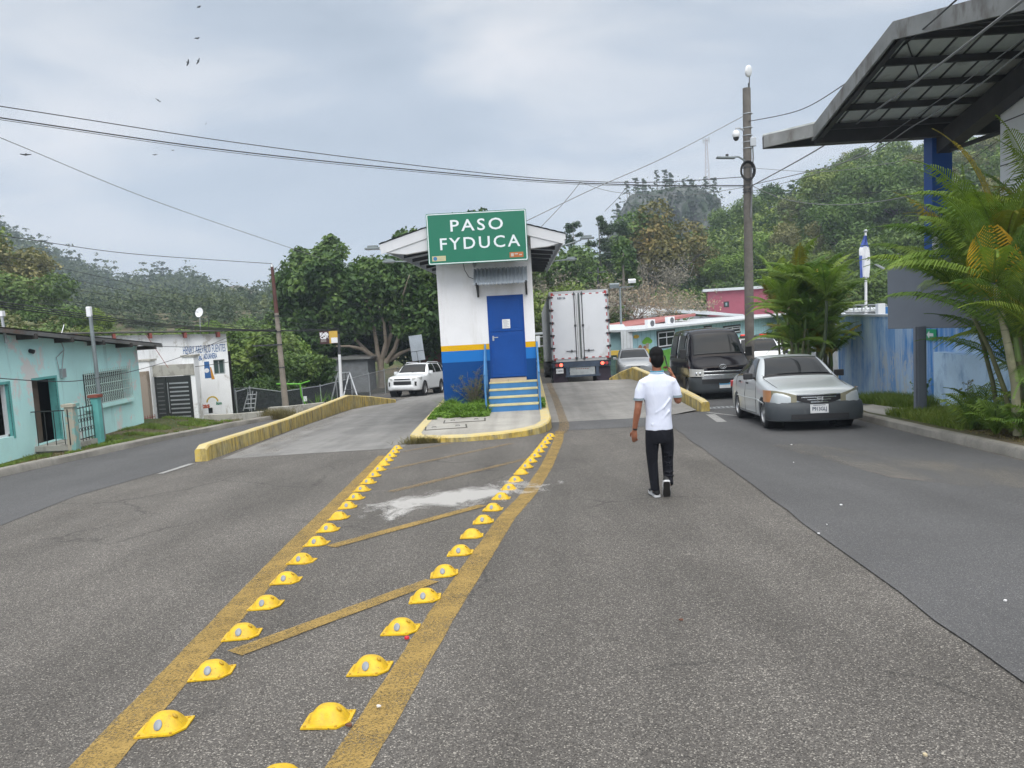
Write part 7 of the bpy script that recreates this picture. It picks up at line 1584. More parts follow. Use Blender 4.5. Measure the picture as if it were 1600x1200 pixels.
def branches(mb, root, h, spread, n, r0, rnd, zs=.35, up=.7, sub=2):
    tips = []
    mb.tube([root, (root[0]+rnd.uniform(-.03, .03)*h, root[1], root[2]+h*zs), (root[0]+rnd.uniform(-.06, .06)*h, root[1]+rnd.uniform(-.05, .05)*h, root[2]+h*.8)], [r0, r0*.75, r0*.25], 8)
    for k in range(n):
        a = 6.283*k/n+rnd.uniform(-.4, .4); z0 = root[2]+h*(zs*.75+rnd.uniform(0, .25)); L_ = spread*rnd.uniform(.6, 1)
        p0 = Vector((root[0], root[1], z0)); p1 = p0+Vector((math.cos(a)*L_*.45, math.sin(a)*L_*.45, L_*up*.5)); p2 = p0+Vector((math.cos(a+.2)*L_, math.sin(a+.2)*L_, L_*up*rnd.uniform(.7, 1.3)))
        mb.tube([p0, p1, p2], [r0*.5, r0*.32, r0*.08], 6); tips.append(p2)
        for q in range(sub):
            a2 = a+rnd.uniform(-.9, .9); p3 = p1+Vector((math.cos(a2)*L_*.4, math.sin(a2)*L_*.4, L_*up*rnd.uniform(.3, .7))); mb.tube([p1, p3], [r0*.25, r0*.05], 5); tips.append(p3)
    return tips
def broadleaf(name, lab, m, h=8, rad=4, n=2600, leaf=.3, seed=0, nb=16, squash=.75, group=None, base=.28, bark=None, trunk_r=.2, cat='tree'):
    rnd = random.Random(seed); rng = np.random.default_rng(seed); t = thing(name, lab, cat, group=group)
    mb = MB(); branches(mb, (0, 0, -.3), h*.8, rad*.75, 6, trunk_r, rnd); mb.build('trunk', bark or m_bark2, t)
    bl = []; cz = h*(base+1)/2; hz_ = h*(1-base)/2
    for k in range(nb):
        a = rnd.uniform(0, 6.283); q = rnd.uniform(-.85, .85); rr = rad*math.sqrt(max(.05, 1-q*q))*rnd.uniform(.35, .78); br = rad*rnd.uniform(.24, .42)
        bl.append((math.cos(a)*rr, math.sin(a)*rr, cz+q*hz_*.8, br, br*squash))
    p, d = blobpts(bl, n, rng); leafmesh('crown', p, leaf, m, t, .35, rng, .55, d*.6); return t
def pine(name, lab, h=14, n=2200, seed=0, group=None, low=.35, rad=2.6, leaf=.28):
    rnd = random.Random(seed); rng = np.random.default_rng(seed); t = thing(name, lab, 'pine tree', group=group)
    mb = MB(); lx = rnd.uniform(-.04, .04)*h; mb.tube([(0, 0, -.5), (lx*.5, 0, h*.5), (lx, 0, h*.98)], [.17, .12, .03], 8); bl = []
    for k in range(26):
        u = low+(1-low)*k/25+rnd.uniform(-.03, .03); a = rnd.uniform(0, 6.283); L_ = rad*(1.15-u*.85)*rnd.uniform(.45, 1.1); z = h*min(u, .99); p1 = (lx*u+math.cos(a)*L_, math.sin(a)*L_, z+L_*.15)
        mb.tube([(lx*u, 0, z-.1), p1], [.05, .015], 5); br = rnd.uniform(.4, .8)*(rad/2.6); bl.append((*p1, br, br*.7)); bl.append((lx*u+math.cos(a)*L_*.5, math.sin(a)*L_*.5, z+L_*.1, br*.8, br*.4))
    mb.build('trunk', m_bark2, t); p, d = blobpts(bl, n, rng, .0); leafmesh('crown', p, leaf, m_lf_pine, t, .5, rng, .35, d*.5); return t
def drytree(name, lab, h=9, seed=0, group=None):
    rnd = random.Random(seed); rng = np.random.default_rng(seed); t = thing(name, lab, 'tree', group=group); mb = MB(); tips = branches(mb, (0, 0, -.3), h*.75, h*.55, 8, .16, rnd, .25, .8, 3); pts = []
    for p in tips:
        for k in range(5):
            d = Vector((rnd.uniform(-1, 1), rnd.uniform(-1, 1), rnd.uniform(-.1, 1)))*h*.16; q = p+d; mb.tube([p, q], [.03, .01], 4); pts.append(q)
            for j in range(3): e_ = q+Vector((rnd.uniform(-1, 1), rnd.uniform(-1, 1), rnd.uniform(-.2, .8)))*h*.08; mb.tube([q, e_], [.014, .006], 3); pts.append(e_)
    mb.build('trunk', M('pale_twig_bark', (.22, .20, .16), .9, var=.3), t); P_ = np.array([tuple(p) for p in pts]); P_ = np.repeat(P_, 2, 0); P_ = P_+rng.normal(size=P_.shape)*h*.035; leafmesh('crown', P_, .11, m_lf_dry, t, .2, rng); return t
# ---- prototypes for the hillside
GH = 'trees on the wooded right hillside'; GL = 'trees in the valley behind the left houses'
protos = {
 'mid': [broadleaf('broadleaf_tree', '', m_lf_mid, 9, 4.2, 6200, .19, s) for s in (1, 2, 3)],
 'bright': [broadleaf('broadleaf_tree', '', m_lf_bright, 8, 3.9, 6000, .18, s) for s in (4, 5)],
 'olive': [broadleaf('broadleaf_tree', '', m_lf_olive, 8.5, 4.2, 6200, .18, s) for s in (6, 7)],
 'dark': [broadleaf('broadleaf_tree', '', m_lf_dark, 9, 4.0, 6000, .19, s) for s in (8, 9)],
 'rust': [broadleaf('broadleaf_tree', '', m_lf_rust, 9.5, 4.6, 8000, .18, 10)],
 'pine': [pine('pine_tree', '', 13, 4200, s, leaf=.2) for s in (11, 12, 13)],
 'dry': [drytree('leafless_tree', '', 8, s) for s in (14, 15)]}
LAB = {'mid': 'rounded mid-green tree', 'bright': 'light yellow-green leafy tree', 'olive': 'olive-brown dry-leaved tree', 'dark': 'dark green dense tree', 'rust': 'rust-tinged green tree', 'pine': 'tall open pine', 'dry': 'pale leafless twiggy tree'}
used = set()
def plant(kind, x, y, s=1, z=None, lab=None, grp=None, seed=0, where='on the wooded right hillside', sz=None):
    i = seed % len(protos[kind]); pr = protos[kind][i]; o = pr if (kind, i) not in used else dup(pr); used.add((kind, i))
    o.location = (x, y, (hz(x, y) if z is None else z)-.2); o.rotation_euler.z = (seed*2.399) % 6.283; o.scale = (s, s, s*(sz or 1)); o['label'] = lab or (LAB[kind]+' '+where)
    if lab is None or grp: o['group'] = grp or ('%s on the right hillside' % LAB[kind] if 'valley' not in where else '%s in the left valley' % LAB[kind])
    return o
rv = random.Random(21)
def px2(px, D): return (px-823)/1200*D
# hand-placed landmark trees (px centre, py top, depth, kind, height scale)
LM = [(1058, 312, 92, 'rust', 'big rust and green crowned tree below the rock cliff'), (1012, 330, 95, 'mid', 'big green tree left of the rust-coloured crown'), (945, 340, 86, 'pine', 'dense dark pine above the truck trailer'), (905, 350, 80, 'pine', 'flat-topped pine beside the booth roof'), (975, 350, 84, 'pine', 'pine just left of the big green tree'),
      (925, 398, 62, 'dry', 'pale leafless tree directly above the trailer roof'), (1000, 405, 64, 'dry', 'leafless spreading tree above the white gable roof'), (1050, 415, 68, 'dry', 'grey twiggy tree left of the pink building'), (880, 410, 60, 'dry', 'pale bare tree between booth roof and trailer'), (860, 430, 55, 'mid', 'green tree showing between the booth and the trailer')]
for i, (px, py, D, kd, lb) in enumerate(LM):
    x = px2(px, D); zt = H+(hor(px)-py)/1200*D; zb = hz(x, D); hh = zt-zb; hp = {'mid': 9, 'rust': 9.5, 'pine': 13, 'dry': 8.4}[kd]; plant(kd, x, D, max(.5, hh/hp), lab=lb, seed=i)
ZN = [(900, 'beside the booth roof'), (960, 'above the trailer'), (1030, 'above the painted school wall'), (1100, 'left of the pink house'), (1160, 'left of the camera pole'), (1220, 'right of the camera pole'), (1290, 'above the sedan palms'), (1345, 'left of the flag pole'), (1400, 'right of the flag pole'), (1447, 'left of the blue column'), (1500, 'just right of the blue column'), (1570, 'under the canopy girder'), (9999, 'hidden at the right edge')]
def where_r(px, ring, s): return ('%s, %s %s' % (['at the hill foot', 'on the lower slope', 'on the middle slope', 'on the upper slope', 'on the hill crest'][ring], 'small one' if s < .86 else 'large one', next(z for a, z in ZN if px < a)))
cnt = 0
for ring, (D0, D1, step) in enumerate(((60, 74, 50), (74, 90, 46), (90, 106, 44), (106, 122, 40), (122, 136, 34))):
    px = 848 + rv.uniform(0, 30)
    while px < 1760:
        D = rv.uniform(D0, D1); x = px2(px, D); r_ = rv.random()
        kd = 'mid' if r_ < .36 else 'bright' if r_ < .52 else 'olive' if r_ < .70 else 'dark' if r_ < .86 else 'dry' if (r_ < .93 and ring < 2) else 'pine' if (px < 1240) else 'mid'
        if 1440 < px < 1560 and r_ > .3: kd = 'olive'
        if not (ring < 2 and 1070 < px < 1215) and not (ring == 0 and px > 985 and px < 1080):
            ss_ = rv.uniform(.62, 1.12)*(.68 if px < 1120 and ring > 1 else 1); plant(kd, x, D, ss_*(.8 if kd == 'pine' else 1)*(.75 if ring == 0 else 1), seed=cnt, where=where_r(px, ring, ss_))
        cnt += 1; px += step*rv.uniform(.7, 1.3)
# left valley belt
for ring, (D0, D1, step, tp) in enumerate(((46, 54, 40, .50), (58, 68, 36, .62), (72, 86, 34, .8))):
    px = -420 + rv.uniform(0, 30)
    while px < 470:
        D = rv.uniform(D0, D1); x = px2(px, D); r_ = rv.random(); kd = 'bright' if r_ < .42 else 'mid' if r_ < .84 else 'olive' if r_ < .88 else 'dark'
        py = tab([(-400, 430), (0, 470), (90, 480), (130, 500), (200, 512), (300, 505), (360, 515), (400, 500), (460, 490)], px) + rv.uniform(-14, 12) + (2-ring)*14
        zt = H+(hor(px)-py)/1200*D; zb = gz(x, min(D, 60))-1.0; plant(kd, x, D, max(.4, min(1.1, (zt-zb)/8.8)), z=zb, seed=cnt, where='in the left valley %s, %s row' % (next(z for a, z in ((0, 'beyond the photo edge'), (80, 'above the turquoise roof'), (150, 'near the steel pole top'), (230, 'between the two left houses'), (300, 'above the white office'), (370, 'by the satellite dish'), (420, 'right of the white office'), (999, 'beside the utility pole')) if px < a), ['near', 'middle', 'far'][ring]), sz=1.0); cnt += 1; px += step*rv.uniform(.7, 1.2)
def tall_left(px, py, D, kd, s, lb, sd):
    x = px2(px, D); zt = H+(hor(px)-py)/1200*D; zb = zt-8.8*s; plant(kd, x, D, s, z=zb, lab=lb, seed=sd)
for i, (px, py, D, kd, s) in enumerate(((15, 362, 66, 'olive', 1.05), (-55, 345, 66, 'mid', 1.2), (45, 415, 58, 'mid', .85), (-30, 420, 56, 'mid', .95), (75, 470, 52, 'mid', .62), (20, 470, 50, 'olive', .8), (-90, 430, 54, 'dark', 1.0), (140, 470, 60, 'bright', .5), (310, 487, 62, 'bright', .55), (100, 500, 46, 'olive', .5))):
    tall_left(px, py, D, kd, s, 'olive-green leafy tree of the tall clump at the far left, number %s from the top' % ORD[i] if 0 else ['topmost olive tree at the far left edge under the sky', 'big green tree cut by the left photo edge', 'green tree just below the topmost one at the far left', 'green tree low at the left photo edge', 'small green tree above the turquoise roof middle', 'olive bushy tree over the left end of the turquoise roof', 'dark tree beyond the left photo edge', 'slim bright tree beside the thin steel pole top', 'bright round tree behind the satellite dish', 'low olive bush above the turquoise roof near the steel pole'][i], 40+i)
# trees right behind the white office and fence (bushes)
for i, (px, py, D, kd, s, lb) in enumerate(((385, 520, 40, 'bright', .55, 'bright bush right behind the white office corner'), (410, 505, 44, 'mid', .75, 'green tree between the white office and the utility pole'), (440, 540, 40, 'mid', .5, 'green bush behind the utility pole foot'), (375, 560, 36, 'dark', .45, 'dark bush beside the white office wall'), (420, 575, 38, 'dark', .4, 'dark low bush behind the shade-net fence'), (465, 545, 42, 'dark', .6, 'dark bush left of the cafe sign'))):
    x = px2(px, D); zt = H+(hor(px)-py)/1200*D; hh = 9*s; plant(kd, x, D, s, z=zt-hh, lab=lb, seed=60+i)
for kd, lst in protos.items():
    for i, pr in enumerate(lst):
        if (kd, i) not in used:
            for q in list(pr.children_recursive)+[pr]: bpy.data.objects.remove(q)
# ---- large dark tree left of the booth, hand built limbs
def bigtree():
    D = 52; bx_, bz_ = px2(597, D), float(P(597, 602, D)[2]); t = thing('fig_tree', 'large dark green spreading tree with pale bare limbs left of the booth', 'tree', (bx_, D, bz_)); rnd = random.Random(9); rng = np.random.default_rng(9)
    q = lambda px, py, dy=0: Vector([float(v) for v in P(px, py, D+dy)])-t.location
    mb = MB(); mb.tube([q(597, 606), q(595, 575), q(594, 560)], [.26, .22, .24], 10)
    for pts in (((592, 565), (588, 535), (583, 505), (576, 478), (566, 440)), ((597, 560), (603, 535), (600, 505), (592, 480), (570, 470)), ((604, 566), (617, 545), (625, 520), (630, 495), (628, 465), (640, 430)), ((590, 562), (575, 550), (560, 535), (545, 520), (530, 500)), ((588, 560), (565, 545), (545, 541), (525, 541)), ((610, 562), (625, 552), (642, 545), (655, 520)), ((600, 555), (612, 520), (606, 490), (615, 450))):
        k = len(pts); dy = rnd.uniform(-2.2, .5); mb.tube([q(x, y, dy*i/k*1.5) for i, (x, y) in enumerate(pts)], [lerp(.17, .04, i/(k-1)) for i in range(k)], 7)
    mb.build('trunk', M('pale_fig_bark', (.24, .20, .155), .9, var=.3, vs=2, bump=.4), t)
    bl = []
    for (px, py, r_, k) in ((468, 452, 1.6, 1), (500, 442, 1.6, 1), (540, 448, 2.0, 1), (585, 452, 2.1, 1), (622, 448, 2.0, 1), (655, 435, 2.2, 1), (680, 460, 2.2, 1), (560, 480, 2.3, 1), (612, 478, 2.2, 1), (528, 478, 2.2, 1), (470, 480, 1.6, 1), (655, 490, 1.9, 1), (480, 505, 1.7, 0), (470, 540, 1.7, 0), (500, 560, 1.8, 0), (530, 520, 1.4, 0), (660, 520, 1.4, 0), (490, 590, 1.3, 0), (460, 570, 1.3, 0), (636, 372, .9, 1), (650, 395, 1.2, 1), (512, 412, .8, 1), (748, 345, .8, 1), (705, 350, .8, 1), (730, 370, 1.2, 1), (575, 418, .9, 1), (690, 430, 2.2, 1), (720, 440, 2.4, 1)):
        c = q(px, py, rnd.uniform(-1, 4)); bl.append((c.x, c.y, c.z, r_, r_*.8))
        for k2 in range(5): d = Vector((rnd.gauss(0, 1), rnd.gauss(0, 1), rnd.gauss(0, 1))).normalized()*r_*.85; bl.append((c.x+d.x, c.y+d.y, c.z+d.z, r_*.42, r_*.34))
    p, d = blobpts(bl, 46000, rng, .5); leafmesh('crown', p, .19, m_lf_dark, t, .3, rng, .55, d*.6)
    bl2 = []
    for (px, py, r_) in ((600, 500, 2.2), (640, 520, 2.0), (560, 520, 2.0), (520, 560, 1.8), (680, 500, 2.5)): c = q(px, py, 6.5); bl2.append((c.x, c.y, c.z, r_*1.4, r_*1.2))
    p, d = blobpts(bl2, 9000, rng, .2); leafmesh('inner_foliage', p, .30, m_lf_dark, t, .2, rng, .6)
bigtree()
def clump(name, lab, spots, D, m, n, leaf, seed, cat='tree', bark=None, dy=2.5, up=.3):
    rng = np.random.default_rng(seed); rnd = random.Random(seed); c0 = spots[0]; t = thing(name, lab, cat, P(c0[0], c0[1], D)); base = t.location.copy(); bl = []
    for px, py, r_ in spots:
        c = Vector([float(v) for v in P(px, py, D+rnd.uniform(-.3, dy))])-base; bl.append((c.x, c.y, c.z, r_, r_*.8))
        for k in range(5): d = Vector((rnd.gauss(0, 1), rnd.gauss(0, 1), rnd.gauss(0, 1))).normalized()*r_*.85; bl.append((c.x+d.x, c.y+d.y, c.z+d.z, r_*.4, r_*.33))
    g = Vector([float(v) for v in P(spots[-1][0], spots[-1][1]+30, D)])-base; mb = MB(); mb.tube([g-Vector((0, 0, 3)), (0, 0, 0)], [.15, .05], 6); mb.build('trunk', bark or m_bark2, t)
    p, d = blobpts(bl, n, rng, .45); leafmesh('crown', p, leaf, m, t, up, rng, .55, d*.6); return t
clump('leafy_tree', 'bushy green tree with lighter leaves left of the big dark tree', [(470, 425, 1.6), (455, 450, 1.3), (500, 415, 1.5), (520, 395, 1.2), (455, 480, 1.4), (440, 505, 1.2), (430, 530, 1.2), (455, 555, 1.2)], 58, m_lf_mid, 12000, .2, 71)
clump('leafy_tree', 'dark bushy growth around the lower right of the big tree beside the booth', [(665, 560, 1.2), (680, 520, 1.6), (650, 545, 1.0), (685, 480, 1.8), (700, 560, 1.4)], 60, m_lf_dark, 9000, .2, 72)
clump('hedge', 'dark leafy hedge behind the shade-net fence under the utility pole', [(400, 600, .8), (430, 590, 1.0), (460, 585, 1.0), (495, 580, .9), (380, 590, .7), (450, 610, .8)], 39, m_lf_dark, 9000, .12, 73, 'hedge')
clump('hedge', 'olive flowering bush climbing right of the white office', [(385, 545, 1.0), (400, 560, 1.0), (380, 575, .9), (415, 535, .9)], 38, m_lf_under, 6000, .12, 74, 'bush')
# dark backing growth: bougainvillea column
clump('climbing_vine', 'dark vine-covered dead trunk above the trailer', [(974, 395, .9), (976, 410, .9), (978, 425, .9), (980, 440, 1.0), (972, 380, .6)], 66, m_lf_dark, 2600, .22, 75)
# ---- distant forest: one mass
def forest(name, N_, fn, size, hgt, m, seed, per=46, pinef=.35):
    rng = np.random.default_rng(seed); pts = []; od = []
    for i in range(N_):
        q = fn(rng)
        if q is None: continue
        x, y, z, tall = q; hh = hgt*rng.uniform(.7, 1.3)*(1.35 if tall else 1)*(min(1, max(.3, (y-80)/140)) if seed == 31 else 1); isp = rng.uniform() < pinef or tall
        if isp:
            k = per if tall else per//2; a = rng.uniform(0, 6.283, k); u = rng.uniform(.45, 1, k); r_ = rng.uniform(0, 1, k)*hh*.22*(1.25-u*.8)
            lv = np.round(u*6)/6; pp = np.stack([x+np.cos(a)*r_, y+np.sin(a)*r_, z+hh*lv+rng.normal(size=k)*.15], 1); tr = np.stack([np.full(5, x), np.full(5, y), z+hh*np.linspace(.15, .95, 5)], 1); pp = np.concatenate([pp, tr])
        else:
            d = rng.normal(size=(per, 3)); d /= np.linalg.norm(d, axis=1)[:, None]; d[:, 2] = np.abs(d[:, 2]); bs = rng.normal(size=(per, 3))*.12
            pp = np.array([x, y, z+hh*.35])+(d+bs)*np.array([hh*.42, hh*.42, hh*.55])*rng.uniform(.6, 1.05, (per, 1))
        pts.append(pp)
    pp = np.concatenate(pts); o = leafmesh(name, pp, size*(pp[:, 1]/320 if seed == 31 else 1.), m, None, .5, rng, .6); return o
def f_mount(rng):
    px = rng.uniform(-330, 1110); D = 322 - 225*rng.uniform()**1.25; x = px2(px, D); z = hz(x, D)
    if D > 215 and 352 < px < 425 and rng.uniform() < .85: return None
    return x, D, z-1, (D > 314 and rng.uniform() < .3)
o = forest('distant_forest', 7000, f_mount, .66, 9.5, m_lf_far, 31, 64); tag(o, 'hazy wooded mountain slopes behind the left houses', 'forest', kind='stuff')
def f_ridge(rng):
    px = rng.uniform(840, 1750); D = rng.uniform(100, 140); x = px2(px, D); return x, D, hz(x, D)-1.5, False
o = forest('hillside_undergrowth', 900, f_ridge, .30, 7, m_lf_under, 32, 220, .05); tag(o, 'continuous green undergrowth between the hillside trees', 'undergrowth', kind='stuff')
def f_low(rng):
    px = rng.uniform(845, 1750); D = rng.uniform(60, 104); x = px2(px, D)
    if D < 82 and 1075 < px < 1215: return None
    return x, D, hz(x, D)-1.0, False
o = forest('hillside_bushes', 1100, f_low, .21, 4.2, m_lf_under, 33, 200, 0); tag(o, 'low continuous bushes covering the lower right slope', 'undergrowth', kind='stuff')
def f_val(rng):
    px = rng.uniform(-500, 470); D = rng.uniform(44, 95); x = px2(px, D); return x, D, gz(x, min(D, 60))-1.4, False
o = forest('valley_bushes', 1100, f_val, .22, 4.0, m_lf_under, 34, 150, 0); tag(o, 'continuous bushes filling the valley behind the left houses', 'undergrowth', kind='stuff')
# ---- rock cliff with pines
rows = [[(px2(px, 300-3*j)+rv.uniform(-1, 1), 303-4*j+rv.uniform(-2, 2), H+(hor(px)-(tab([(335, 462), (350, 452), (372, 446), (400, 452), (432, 470)], px)+j*7))/1200*(303-4*j)) for j in range(9)] for px in range(335, 434, 6)]
mb = MB(); mb.grid(rows); o = mb.build('rock_face', M('bare_brown_rock', (.12, .105, .08), .9, var=.5, vs=.3, dirt=(.05, .075, .04), dsc=.2, dth=.5, bump=1, bs=.5)); o['kind'] = 'structure'
D = 230; rows = []; rr = random.Random(8)
for i in range(26):
    px = 976+i*6.2; top = tab([(976, 385), (984, 345), (990, 322), (1000, 305), (1020, 300), (1045, 296), (1080, 290), (1110, 294), (1135, 310)], px)
    x = px2(px, D); row = []
    for j in range(12):
        u = j/11; z = H+(hor(px)-lerp(top, 420, u))/1200*D; bulge = 10*math.sin(u*2.2)*(.6+.4*math.sin(i*1.3)); row.append((x+rr.uniform(-.5, .5)-u*1.5, D-bulge+rr.uniform(-1.4, 1.4)+(0 if j else 6), z+rr.uniform(-.4, .4)))
    rows.append([(x, D+60, row[0][2]-4)]+row)
mb = MB(); mb.grid(rows); o = mb.build('rock_cliff', m_rock); o['kind'] = 'structure'
rg = np.random.default_rng(77); V_ = np.array([r_[1:] for r_ in rows]).reshape(-1, 3); V_ = V_[rg.integers(0, len(V_), 2600)]+rg.normal(size=(2600, 3))*np.array([1.6, .8, 1.6])-np.array([0, .8, 0]); tag(leafmesh('cliff_scrub', V_, .55, m_lf_far, None, .4, rg, .6), 'sparse scrub clinging to the rock cliff', 'scrub', kind='stuff')
for i, (px, py) in enumerate(((990, 288), (1003, 284), (1014, 285), (1036, 272), (1048, 272), (1055, 276), (1077, 285), (1086, 286), (973, 322), (1110, 282), (1122, 284))):
    x = px2(px, D+2); zt = H+(hor(px)-py)/1200*(D+2); s = .42+.10*(i % 3); pr = protos['pine'][i % 3]; o = dup(pr); o.location = (x, D+2, zt-13*s); o.scale = (s*1.3, s*1.3, s)
    o['label'] = 'tiny pine on top of the rock cliff, %s from the left' % ORD[i].replace('nearest', 'first') if i < 8 else ['small pine clinging to the left edge of the cliff', 'pine on the right shoulder of the cliff', 'last pine at the right end of the cliff'][i-8]; o['group'] = 'pines on the rock cliff'
# radio mast
a = P(1106, 300, 236); t = thing('radio_tower', 'distant lattice radio mast on the ridge left of the utility pole', 'tower', a); hT = float(P(1105, 216, 236)[2]-a[2]); mb = MB()
for s1, s2 in ((-1, -1), (1, -1), (1, 1), (-1, 1)): mb.tube([(s1*.75, s2*.75, -2), (s1*.22, s2*.22, hT)], .05, 4)
for k in range(12):
    u0, u1 = k/12, (k+1)/12; w0_, w1_ = lerp(.75, .22, u0), lerp(.75, .22, u1); z0_, z1_ = hT*u0, hT*u1
    for s in (1, -1): mb.tube([(s*w0_, -w0_, z0_), (-s*w1_, -w1_, z1_)], .025, 3); mb.tube([(s*w0_, w0_, z0_), (-s*w1_, w1_, z1_)], .025, 3)
mb.build('lattice', M('tower_steel', (.45, .40, .40), .6), t); mb = MB()
for k in range(6): an = k*1.047; mb.box((1.0*math.cos(an), 1.0*math.sin(an), hT-.6), (.16, .16, 1.6)); mb.tube([(0, 0, hT-.6), (1.0*math.cos(an), 1.0*math.sin(an), hT-.6)], .06, 4)
mb.build('antenna', m_steel, t)
# ================================================================ palms
def frond(t, base, az, elev, L_, droop, m, rnd, w_=.42, n=54, name='frond', twist=0):
    pts = []; d = Vector((math.cos(az)*math.cos(elev), math.sin(az)*math.cos(elev), math.sin(elev))); p = Vector(base); st = L_/n; side0 = Vector((-math.sin(az), math.cos(az), 0))
    mb = MB(); e_ = elev; pts.append(p.copy())
    dirs = []
    for i in range(n):
        u = i/n; e_ -= droop*(u**1.3)*2.1/n*1.0 if 1 else 0; d = Vector((math.cos(az)*math.cos(e_), math.sin(az)*math.cos(e_), math.sin(e_))); p = p+d*st; pts.append(p.copy()); dirs.append((d, e_))
    mb.tube(pts[::2]+[pts[-1]], [lerp(.018, .004, k/(len(pts)//2+1)) for k in range(len(pts[::2])+1)], 4)
    for i in range(2, n):
        u = i/n; ln_ = w_*(math.sin(min(1, (u+.12)*1.05)*math.pi)**.55)*rnd.uniform(.85, 1.1)+.04; dd, ee = dirs[i]; upv = side0.cross(dd); upv = upv if upv.z > 0 else -upv
        for s in (1, -1):
            v = (side0*s*.72+dd*(.62+.2*u)+upv*(.32-.1*u)).normalized(); w2 = .0085+.005*math.sin(u*3.1)
            p0 = pts[i]; p1 = p0+v*ln_*.5+Vector((0, 0, .0)); v2 = (v+Vector((0, 0, -.75-.5*rnd.random()))).normalized(); p2 = p1+v2*ln_*.5
            nn = dd*w2*1.0
            mb.add([p0-nn*.5, p0+nn*.5, p1+nn, p1-nn, p2], [(0, 1, 2, 3), (3, 2, 4)])
    return mb.build(name, m, t)
m_fr = [mat_leaf('palm_frond_a', (.05,.10,.018), (.11,.19,.038), (.22,.33,.08), 1.6, .18, .25), mat_leaf('palm_frond_b', (.08,.14,.02), (.17,.26,.045), (.30,.40,.09), 1.6, .15, .25), mat_leaf('palm_frond_old', (.12,.12,.02), (.22,.20,.03), (.40,.30,.04), 1.6, .15, .2)]
m_fy = mat_leaf('palm_frond_yellow', (.42,.24,.02), (.62,.38,.03), (.75,.50,.06), 2.5, .1, .2)
m_pst = M('palm_stem', (.13, .135, .06), .75, var=.3, vs=6, dirt=(.22, .20, .15), dsc=5, dth=.5)
def palm(lab, loc, stems, seed, Lf=1.9, group=None, yellow=0):
    rnd = random.Random(seed); t = thing('palm_clump', lab, 'palm', loc, group=group); tot = 0
    for (sx, sy, h, lx, ly, nf) in stems:
        pts = [Vector((sx, sy, -.1)), Vector((sx+lx*.25, sy+ly*.25, h*.35)), Vector((sx+lx*.6, sy+ly*.6, h*.7)), Vector((sx+lx, sy+ly, h))]
        mb = MB(); mb.tube(pts, [.04, .036, .032, .028], 9)
        st = mb.build('stem', m_pst, t, smooth=60); mb = MB(); mb.tube([pts[3]-Vector((lx*.06, ly*.06, .05)), pts[3]+Vector((lx*.12, ly*.12, .42))], [.042, .022], 8); mb.build('crownshaft', M('crownshaft_green', (.13, .20, .05), .5), st)
        top = pts[3]+Vector((lx*.10, ly*.10, .30))
        for k in range(nf):
            if tot >= 92: break
            az = 6.283*k/nf*1.0+rnd.uniform(-.35, .35)+seed; el = rnd.uniform(.6, 1.4) if k % 3 else rnd.uniform(.15, .8); m = m_fr[0 if rnd.random() < .55 else 1] if rnd.random() > .07 else m_fr[2]
            frond(t, top, az, el, Lf*rnd.uniform(.8, 1.15), rnd.uniform(.8, 1.35), m, rnd, w_=.40*Lf/1.9); tot += 1
    return t
# left palm group behind the sedan
def stems(n, hs, spread, seed, nf):
    r = random.Random(seed); return [(r.uniform(-spread, spread)*.5, r.uniform(-spread, spread)*.5, h, r.uniform(-spread, spread)*.6, r.uniform(-spread, spread)*.4, nf) for h in hs[:n]]
palm('tall green palm clump rising just behind the silver sedan', (7.35, 20.6, gz(7, 20.6)), stems(8, [3.0, 2.6, 2.1, 1.7, 1.2, 2.8, 2.3, 1.4], .5, 1, 10), 3, 1.3)
palm('green palm clump at the left end of the blue wall behind the sedan', (8.2, 21.4, gz(8, 21)), stems(8, [2.8, 2.4, 1.9, 1.4, 1.0, 2.6, 1.6, 1.1], .55, 2, 10), 5, 1.35)
palm('low yellowish palm tuft between the black van and the taller palms', (7.9, 23.6, gz(7, 24)), stems(4, [2.9, 2.3, 1.5, 2.6], .5, 3, 10), 8, 1.3)
t = thing('palm_stem_tree', 'single slim palm leaning in front of the left end of the blue wall', 'palm', (8.0, 19.6, gz(8, 19.6))); mb = MB()
q = lambda px, py, Y=19.6: Vector([float(v) for v in P(px, py, Y)])-t.location
mb.tube([q(1281, 565), q(1288, 540), q(1291, 500), q(1291, 470)], [.05, .045, .04, .035], 9); mb.build('stem', M('dark_palm_stem', (.05, .07, .03), .7, var=.3), t); rnd = random.Random(44)
for k in range(9): frond(t, q(1291, 462), 6.283*k/9, rnd.uniform(.1, 1.2), 1.3, 1.2, m_fr[k % 2], rnd, .32)
# right palm group in the near bed
palm('large palm clump filling the right edge in front of the white panelled office', (7.45, 11.3, gz(7.2, 11.3)+.1), [(0, .1, 2.3, -.35, .1, 11), (.35, .2, 2.6, .0, .2, 10), (-.1, .35, 1.8, -.45, .35, 11), (.5, -.2, 1.4, .2, -.2, 9), (.15, -.25, .8, -.1, -.2, 9), (.6, .45, 2.5, .25, .2, 10), (.3, .7, 2.2, -.2, .4, 11), (-.1, -.2, 1.2, -.4, -.1, 9), (.3, .0, .5, .0, 0, 9)], 12, 2.05)
palm('second palm clump further back along the blue wall at the right edge', (8.3, 12.9, gz(8, 12.9)+.1), [(0, 0, 2.3, -.3, .2, 11), (.3, .2, 2.5, .1, .2, 10), (-.3, .2, 2.0, -.45, .1, 11), (.1, -.3, 1.1, 0, -.2, 9), (.3, .3, 1.6, .1, 0, 10), (-.2, -.2, .6, 0, 0, 9), (.5, 0, 2.2, .3, 0, 11)], 17, 2.0)
